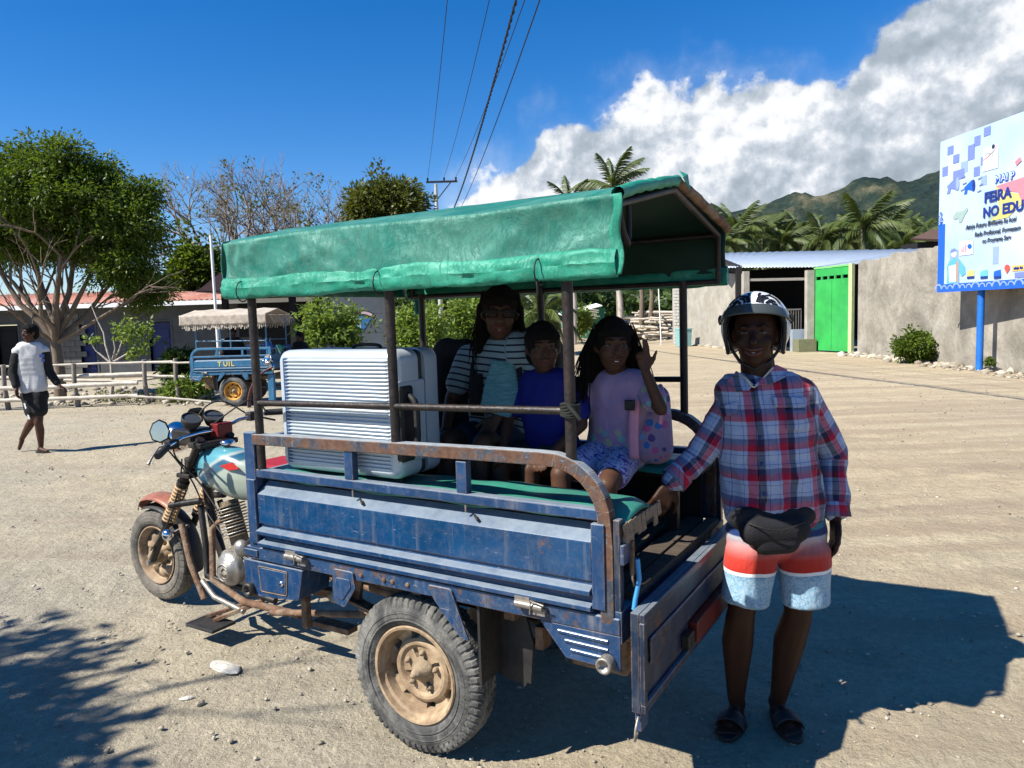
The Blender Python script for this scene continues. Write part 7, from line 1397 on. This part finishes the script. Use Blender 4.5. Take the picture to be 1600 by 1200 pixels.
# boy
M['royal'] = mat('royal_blue_cloth', (.008, .012, .16), .9, 0, .15, 10, .2, 150); M['khaki'] = mat('dark_khaki', (.05, .05, .035), .9, 0, .2, 20)
bJ = dict(neckb=VX(-.245, -.10, 1.335), chest=VX(-.24, -.10, 1.24), waist=VX(-.235, -.13, 1.11), pelvis=VX(-.23, -.17, 1.02), lat=Vector((-1, .1, .02)).normalized())
boy, boff, bbody, btop = seated('child in a royal blue T-shirt sitting half behind the rear canopy post', VX(-.25, -.06, 1.462), (-.70, 1, -.06), .76, bJ,
    [(VX(-.115, -.10, 1.30), VX(-.085, -.05, 1.17), VX(-.12, .05, 1.08), Vector((-.2, .8, -.4)), Vector((0, -.3, -1)), .35, 1, None), (VX(-.375, -.10, 1.30), VX(-.42, -.05, 1.16), VX(-.35, .05, 1.07), Vector((.2, .8, -.4)), Vector((0, -.3, -1)), .35, -1, None)],
    [(VX(-.13, -.22, 1.01), VX(-.12, .08, 1.00), VX(-.13, .10, .75), VX(-.14, .2, .73)), (VX(-.23, -.22, 1.01), VX(-.27, .10, 1.00), VX(-.26, .12, .75), VX(-.27, .22, .73))], M['skin_mid'], M['royal'], dict(), M['khaki'], Vector((0, -.1, 1)).normalized(),
    lambda t, h, F_, s, b_: hair_cap(t, h, F_, s, 0, 0, 9), False, .65)
# girl
m, nt, b = newmat('pastel_print'); a_, s_ = puvnode(nt); tcn = N(nt, 'ShaderNodeTexCoord'); P = tcn.outputs['Object']; c = ramp(nt, tn(nt, P, 6, 3), [(.35, (.26, .18, .34)), (.65, (.33, .23, .36))])
sd_ = sstep(nt, s_.outputs[0], .03, .10); vr = N(nt, 'ShaderNodeTexVoronoi', i_Scale=24.0); nt.links.new(P, vr.inputs['Vector']); bl3 = ramp(nt, vr.outputs['Distance'], [(.40, 1.0), (.44, 0.0)])
lowm = sstep(nt, mth(nt, 'MULTIPLY', s_.outputs[1], -1.0), -.06, .02); msk = mth(nt, 'MULTIPLY', mth(nt, 'MAXIMUM', mth(nt, 'SUBTRACT', 1.0, sstep(nt, s_.outputs[0], -.10, -.03)), 0.0), 1.0)
pr = mth(nt, 'MULTIPLY', bl3, mth(nt, 'MAXIMUM', msk, mth(nt, 'MULTIPLY', lowm, .6))); c = mixc(nt, pr, c, ramp(nt, vr.outputs['Color'], [(0, (.10, .45, .40)), (.5, (.35, .50, .18)), (1, (.20, .12, .40))], 'CONSTANT'))
nt.links.new(c, b.inputs['Base Color']); clothbump(nt, b, P); M['pastel'] = m
m, nt, b = newmat('purple_print'); tcn = N(nt, 'ShaderNodeTexCoord'); P = tcn.outputs['Object']; w_ = tn(nt, P, 16, 4, .6, None, 0, 3.5); c = ramp(nt, w_, [(.40, (.10, .05, .30)), (.46, (.50, .48, .66)), (.52, (.14, .30, .50)), (.56, (.55, .52, .66)), (.62, (.16, .08, .34))], 'CONSTANT'); nt.links.new(c, b.inputs['Base Color']); clothbump(nt, b, P); M['purple'] = m
gJ = dict(neckb=VX(-.545, -.15, 1.33), chest=VX(-.53, -.17, 1.24), waist=VX(-.50, -.20, 1.11), pelvis=VX(-.49, -.23, 1.03), lat=Vector((-1, .1, .0)).normalized(), hup=(-.05, .05, 1))
girl, goff, gbody, gtop = seated('girl with messy long black hair raising two fingers beside her cheek', VX(-.535, -.10, 1.47), (-.70, 1, -.10), .78, gJ,
    [(VX(-.415, -.14, 1.30), VX(-.37, -.10, 1.16), VX(-.36, .02, 1.07), Vector((-.2, .8, -.5)), Vector((0, -.3, -1)), .35, 1, None), (VX(-.655, -.14, 1.295), VX(-.745, -.05, 1.235), VX(-.695, -.03, 1.375), Vector((.16, .02, .98)), Vector((-.5, 1, 0)), .3, 1, (1.5, 1.45, .04, .04))],
    [(VX(-.44, -.2, 1.02), VX(-.40, .10, .99), VX(-.42, .13, .75), VX(-.43, .24, .73)), (VX(-.53, -.2, 1.01), VX(-.59, .10, .965), VX(-.58, .10, .74), VX(-.6, .2, .73))], M['skin_mid'], M['pastel'], dict(), M['purple'], Vector((0, -.1, 1)).normalized(),
    lambda t, h, F_, s, b_: hair_cap(t, h, F_, s, .16, 120, 11, width=1.25), True, .55)
# her pink rucksack
m, nt, b = newmat('pink_print'); tcn = N(nt, 'ShaderNodeTexCoord'); P = tcn.outputs['Object']; vr = N(nt, 'ShaderNodeTexVoronoi', i_Scale=26.0); nt.links.new(P, vr.inputs['Vector']); nz = tn(nt, P, 40, 3)
f_ = ramp(nt, mth(nt, 'ADD', vr.outputs['Distance'], mth(nt, 'MULTIPLY', nz, .25)), [(.50, 1.0), (.54, 0.0)]); c = mixc(nt, f_, (.38, .25, .35), ramp(nt, vr.outputs['Color'], [(0, (.05, .18, .50)), (.4, (.50, .12, .30)), (.62, (.12, .08, .24)), (.8, (.20, .35, .62))], 'CONSTANT')); nt.links.new(c, b.inputs['Base Color']); clothbump(nt, b, P); M['pinkbag'] = m
pb_ = empty('rucksack', W(-.69, -.27, 1.0), TROT, "pink children's rucksack with blue and pink print leaning behind the girl", 'rucksack'); oo = VX(-.69, -.27, 1.0)
rb = MB(); 
for a, b_, r0_, r1_ in ((VX(-.61, -.27, 1.26), VX(-.60, -.26, 1.05), .060, .070), (VX(-.655, -.25, 1.25), VX(-.66, -.24, 1.05), .055, .065), (VX(-.63, -.24, 1.17), VX(-.63, -.22, 1.06), .06, .07)): cap_pts(rb, a-oo, b_-oo, r0_, r1_)
organic(rb, 'bag_body', M['pinkbag'], pb_, .008, 5); M['pinkstrap'] = mat('pink_strap', (.58, .25, .34), .8, 0, .1, 20)
MB().tube(smooth_path([VX(-.70, -.17, 1.31)-oo, VX(-.725, -.135, 1.27)-oo, VX(-.72, -.12, 1.20)-oo, VX(-.715, -.125, 1.17)-oo], 5), .009, 8).build('side_strap', M['pinkstrap'], pb_)
MB().grid(lambda a, b_: VX(-.625+.028*(b_-.5)*1.4-.0*a, -.15+.075*sin(a*pi*.5+.35)-.0, 1.335-.30*a)-oo, 16, 3).build('shoulder_strap', M['pinkstrap'], pb_, solid=.008); MB().box(-.02, .02, -.006, .008, -.02, .02).build('buckle', M['black'], pb_, .004, loc=VX(-.622, -.052, 1.245)-oo)
# silver ribbed suitcase standing on the near bench
cx0, cx1, cy0, cy1, cz0, cz1 = .045, .665, .235, .500, 1.005, 1.485
sc_ = empty('suitcase', W((cx0+cx1)/2, (cy0+cy1)/2, 1.0), TROT, 'large silver ribbed hard suitcase standing on its side on the green near bench', 'suitcase'); so_ = VX((cx0+cx1)/2, (cy0+cy1)/2, 1.0)
M['silver'] = mat('silver_shell', (.44, .50, .55), .38, .25, .08, 6, .03, 40, dirt=.12, dirtcol=(.5, .52, .52))
def shell(y0_, y1_, rib):
    """one half of the case: rounded box between y0_ (inner) and y1_ (outer) with horizontal ribs on its outer face"""
    mb = MB(); R_c = .045; W_, H_ = cx1-cx0, cz1-cz0; m_ = []
    def outline(ins, n=8):
        pts = []; x0, x1, z0, z1 = cx0+ins, cx1-ins, cz0+ins, cz1-ins; rr = max(.006, R_c-ins*.6)
        for (ccx, ccz, a0) in ((x1-rr, z1-rr, 0), (x0+rr, z1-rr, 90), (x0+rr, z0+rr, 180), (x1-rr, z0+rr, 270)):
            for k in range(n+1): a = radians(a0+90*k/n); pts.append((ccx+rr*cos(a), ccz+rr*sin(a)))
        return pts
    sgn = 1 if y1_ > y0_ else -1; rings = []
    for ins, y in ((0, y0_), (0, y1_-sgn*.035), (.004, y1_-sgn*.018), (.013, y1_-sgn*.006), (.026, y1_)): rings.append([Vector((x, y, z))-so_ for x, z in outline(ins)])
    n = len(rings[0]); vs = [v for r_ in rings for v in r_]; mb.add(vs, [(i*n+k, i*n+(k+1) % n, (i+1)*n+(k+1) % n, (i+1)*n+k) for i in range(len(rings)-1) for k in range(n)], 0, True); mb.add(rings[-1], [tuple(range(n))]); mb.add(rings[0], [tuple(range(n))]); return mb.build('shell_half', M['silver'], sc_), sgn
s1_, sg = shell(.375, cy1, True); s2_, _ = shell(.335, cy0, True)
for par, yy, sg in ((s1_, cy1, 1), (s2_, cy0, -1)):
    nr = 29
    for k in range(nr):
        z = cz0+.040+(cz1-cz0-.080)*k/(nr-1)-1.0; MB().tube([(cx0+.035-so_.x, yy-so_.y, z), (cx0+.05-so_.x, yy-so_.y+sg*.0012, z), (cx1-.05-so_.x, yy-so_.y+sg*.0012, z), (cx1-.035-so_.x, yy-so_.y, z)], [.001, .0054, .0054, .001], 8, cap=False).build('rib', M['silver'], par)
mb = MB(); mb.box(cx0+.006-so_.x, cx1-.006-so_.x, .337-so_.y, .374-so_.y, cz0+.006-1, cz1-.006-1); mb.build('black_frame', M['black_rubber'], sc_, .03)
tr_ = MB(); tr_.box(cx0-.012-so_.x, cx0+.02-so_.x, .415-so_.y, .500-so_.y, 1.07-1, 1.355-1); tr_ = tr_.build('handle_tray', M['black_rubber'], sc_, .03); tr_b = MB(); tr_b.box(cx0-.003-so_.x, cx0+.012-so_.x, .34-so_.y, .497-so_.y, 1.065-1, 1.37-1); tr_b.build('tray_surround', M['silver'], sc_, .012)
MB().tube(smooth_path([VX(cx0-.010, .455, 1.11)-so_, VX(cx0-.045, .455, 1.14)-so_, VX(cx0-.050, .455, 1.21)-so_, VX(cx0-.045, .455, 1.29)-so_, VX(cx0-.010, .455, 1.32)-so_], 5), .012, 8).build('handle', M['black_rubber'], tr_)
MB().box(.60-so_.x, .625-so_.x, cy1-.002-so_.y, cy1+.006-so_.y, cz0+.03-1, cz1-.03-1).build('blue_strip', mat('blue_shell_strip', (.04, .08, .17), .4, .3), sc_, .004)
mb = MB(); mb.tube(smooth_path([VX(.25, .34, cz1-.006)-so_, VX(.27, .34, cz1+.012)-so_, VX(.38, .34, cz1+.012)-so_, VX(.40, .34, cz1-.006)-so_], 4), .007, 6); mb.build('side_handle', M['black_rubber'], sc_)
for x in (.10, .60): MB().lathe([(0, -.01), (.02, -.01), (.022, 0), (.02, .01), (0, .01)], VX(x, .44, .985)-so_, (0, 1, 0), 12).build('caster', M['black_rubber'], sc_)
# ------------------------------------------------------------------ the walking boy, far people, loads on the far tricycle
BF = py(68, 707, 9.62); BF.z = 0; wb = empty('person', BF, 0, 'boy in black shorts and white shirt with black sleeves walking on the left', 'person')
def B(u, v, dy=0): return py(u, v, 9.62+dy)-BF
Jb = dict(neckb=B(46, 540), chest=B(47, 560), waist=B(50, 590), pelvis=B(54, 618), lat=Vector((.92, .25, 0)).normalized()); hfb = frame((-.55, -1, -.02)); hcb = B(47, 520, -.02)
b0 = MB(); head_caps(b0, hcb, hfb, .92); cap_pts(b0, hcb-hfb[2]*.05, Jb['neckb'], .05, .055); torso_caps(b0, Jb, .88, 0, w=(.10, .135, .13, .15), dpt=(.07, .10, .095, .10))
aR, aL = (B(28, 550, -.06), B(20, 583, -.1), B(26, 607, -.16)), (B(68, 548, .05), B(76, 580, .08), B(92, 602, .05))
limb(b0, list(aR), [.045, .037, .026]); limb(b0, list(aL), [.045, .037, .026]); hand_caps(b0, aR[2], (.1, -.2, -1), (.9, .1, 0), .95, .45, 1); hand_caps(b0, aL[2], (.9, -.2, -.5), (-.2, -.3, -1), .95, .3, -1)
k1, a1, t1 = B(60, 660, -.05), B(64, 697), B(74, 704, -.06); k2, a2, t2_ = B(53, 652, -.05), B(34, 686, .12), B(30, 700, .1)
limb(b0, [B(60, 625), k1], [.08, .053]); limb(b0, [k1, k1.lerp(a1, .35)+Vector((0, .015, 0)), a1], [.050, .053, .032]); limb(b0, [B(48, 625), k2], [.08, .053]); limb(b0, [k2, k2.lerp(a2, .35), a2], [.050, .053, .032])
cap_pts(b0, a1-Vector((.02, 0, .04)), Vector((t1.x, t1.y, .025)), .032, .02); cap_pts(b0, a2+Vector((0, .0, -.02)), t2_-Vector((0, 0, .01)), .032, .022)
bb_ = organic(b0, 'body', M['skin_boy'], wb, .010, 4); face_parts(bb_, hcb, hfb, .92, False); hair_cap(wb, hcb, hfb, .92, 0, 0, 4)
s_ = MB(); torso_caps(s_, dict(neckb=Jb['neckb']-Vector((0, 0, .03)), chest=Jb['chest'], waist=Jb['waist'], pelvis=Jb['waist'].lerp(Jb['pelvis'], .6), lat=Jb['lat']), .90, .012, w=(.150, .160, .158, .160)); limb(s_, [Jb['neckb'].lerp(aR[0], .5), aR[0]], [.06, .068]); limb(s_, [Jb['neckb'].lerp(aL[0], .5), aL[0]], [.06, .068])
bs_ = organic(s_, 'shirt', mat('white_jersey', (.50, .50, .50), .9, 0, .12, 12, .2, 100), wb, .010, 9, folds(.016, (1.4, 1, .45), 8, 2))
for pts in (aR, aL): s_ = MB(); limb(s_, [pts[0].lerp(pts[1], .12), pts[1], pts[1].lerp(pts[2], .8)], [.070, .058, .046]); organic(s_, 'sleeve', M['blackcloth'], bs_, .009, 4, folds(.008, seed=4))
s_ = MB(); cap_pts(s_, Jb['pelvis']-Jb['lat']*.06, Jb['pelvis']+Jb['lat']*.06, .108, .108); limb(s_, [B(60, 622), B(62, 640, -.03)], [.105, .098]); limb(s_, [B(48, 622), B(51, 642, -.03)], [.105, .098]); bsh = organic(s_, 'shorts', M['blackcloth'], wb, .010, 3, folds(.007, seed=6))
MB().beam(B(38, 630, -.12), B(46, 655, -.11), .02, .006, up=(0, 1, 0)).build('side_stripe', M['white'], bsh)
MB().box(-.03, .03, -.012, -.006, -.02, .02).build('shirt_print', M['navy'], bs_, loc=B(66, 556, -.10)); MB().box(-.02, .02, -.012, -.006, -.02, .02).build('shirt_print', M['navy'], bs_, loc=B(68, 563, -.10))
MB().prism([(.11*cos(a), .042*sin(a)) for a in np.linspace(0, 2*pi, 15)[:-1]], Vector((a1.x+.03, a1.y-.03, .002)), (.95, -.3, 0), (.3, .95, 0), (0, 0, .015)).build('flip_flop', M['black_rubber'], wb)
# two dark figures at the far tricycle
def simple_person(label, u, v, y, sc, seated_=True, shirt=None, face=(.3, -1, 0)):
    c = py(u, v, y); t = empty('person', (c.x, c.y, 0), 0, label, 'person'); h = Vector((0, 0, c.z)); F_ = frame(face); l_ = F_[1]; J = dict(neckb=h-Vector((0, 0, .18)), chest=h-Vector((0, 0, .30)), waist=h-Vector((0, 0, .5)), pelvis=h-Vector((0, 0, .66)), lat=l_)
    b0 = MB(); head_caps(b0, h, F_, .95); cap_pts(b0, h-Vector((0, 0, .05)), J['neckb'], .05, .055); torso_caps(b0, J, .9, 0, w=(.10, .135, .13, .15), dpt=(.07, .10, .095, .10))
    for sd in (1, -1): sh = J['neckb']+l_*sd*.15-Vector((0, 0, .04)); e = sh+l_*sd*.05+F_[0]*.05-Vector((0, 0, .25)); w_ = e+F_[0]*.2-l_*sd*.05; limb(b0, [sh, e, w_], [.045, .037, .026]); hand_caps(b0, w_, F_[0], (0, 0, -1), .9, .3, -sd); hp = J['pelvis']+l_*sd*.08; kn = hp+(F_[0]*.4 if seated_ else Vector((0, 0, -.38))); limb(b0, [hp, kn, kn-Vector((0, 0, .36))], [.08, .055, .033])
    bo_ = organic(b0, 'body', M['skin_boy'], t, .014, 4); face_parts(bo_, h, F_, .95, False); hair_cap(t, h, F_, .95, 0, 0, 4)
    s_ = MB(); torso_caps(s_, J, .92, .02); 
    for sd in (1, -1): sh = J['neckb']+l_*sd*.15-Vector((0, 0, .04)); limb(s_, [sh, sh+l_*sd*.05+F_[0]*.05-Vector((0, 0, .2))], [.062, .06])
    organic(s_, 'shirt', shirt or M['blackcloth'], t, .014, 4); return t
simple_person('person in dark clothes sitting under the beige canopy of the far tricycle', 363, 520, 15.0, .9)
simple_person('person in dark clothes behind the far tricycle, seen over the suitcase corner', 468, 527, 15.8, .9, False, M['blackcloth'], (-.4, -1, 0))
def loose(name, u, v, y, label, cat, fn): c = py(u, v, y); t = empty(name, (c.x, c.y, c.z), 0, label, cat); fn(t); return t
loose('crate', 400, 551, 15.05, 'pale blue crate standing in the far tricycle', 'crate', lambda t: (MB().box(-.14, .14, -.12, .12, -.02, .14).build('body', flat('crate_blue', (.16, .24, .34)), t, .01), MB().box(-.15, .15, -.13, .13, .145, .17).build('lid', flat('crate_lid', (.25, .33, .42)), t, .005)))
loose('shopping_bag', 419, 549, 14.95, 'blue plastic carrier bag with its handles up in the far tricycle', 'bag', lambda t: (MB().prism([(-.09, 0), (.09, 0), (.075, .19), (-.07, .19)], (0, -.05, 0), (1, 0, 0), (0, 0, 1), (0, .1, 0)).build('bag_body', flat('bag_blue', (.02, .12, .35)), t, .02), MB().tube([(-.05, 0, .19), (-.055, 0, .27), (-.03, 0, .19)], .010, 6).build('handle', flat('bag_handle', (.22, .33, .45)), t), MB().tube([(.05, 0, .19), (.06, 0, .28), (.03, 0, .19)], .010, 6).build('handle', bpy.data.materials['bag_handle'], t)))
loose('green_bag', 436, 549, 14.9, 'green and white plastic bag hanging at the front corner of the far tricycle', 'bag', lambda t: (MB().sphere((0, 0, .05), (.065, .05, .10), 12).build('bag_body', flat('bag_green', (.03, .30, .10)), t), MB().tube([(-.03, -.05, .13), (.01, -.06, .03), (.04, -.05, -.04)], .012, 6).build('white_band', M['white'], t)))
# headlamp and big brown front guard seen between the far tricycle's bed and the suitcase
fm = Vector(far.matrix_world.translation) if False else far.location
def FL(u, v, y): q = py(u, v, y)-far.location; q.rotate(Matrix.Rotation(radians(3), 3, 'Z')); return q
c0 = FL(440, 634, 14.25); mb = MB(); k = 14.25/1150
mb.grid(lambda a, b_: (c0.x+52*k*cos(radians(100+95*a)), c0.y+.14*(b_-.5), c0.z+62*k*sin(radians(100+95*a))), 24, 4); [o for o in far.children if o.name.startswith('wheel_arch')] and None
mb.build('front_guard', bpy.data.materials['brown_arch'], far, solid=.02)
c1 = FL(418, 562, 14.3); MB().lathe([(.0, -.10), (.07, -.08), (.115, 0), (.12, .02), (.105, .02), (.10, .0), (0, .0)], c1, (-.55, -.75, .45), 22).build('headlamp', M['chrome'], far); MB().lathe([(0, -.06), (.07, -.03), (.08, .02), (.07, .03), (.03, .01), (0, .01)], FL(424, 574, 14.3), (-.6, -.7, -.1), 18).build('horn', M['chrome'], far)
MB().beam(FL(424, 585, 14.3), FL(426, 630, 14.3), .10, .12).build('fork_shroud', M['fblue'], far, .01)
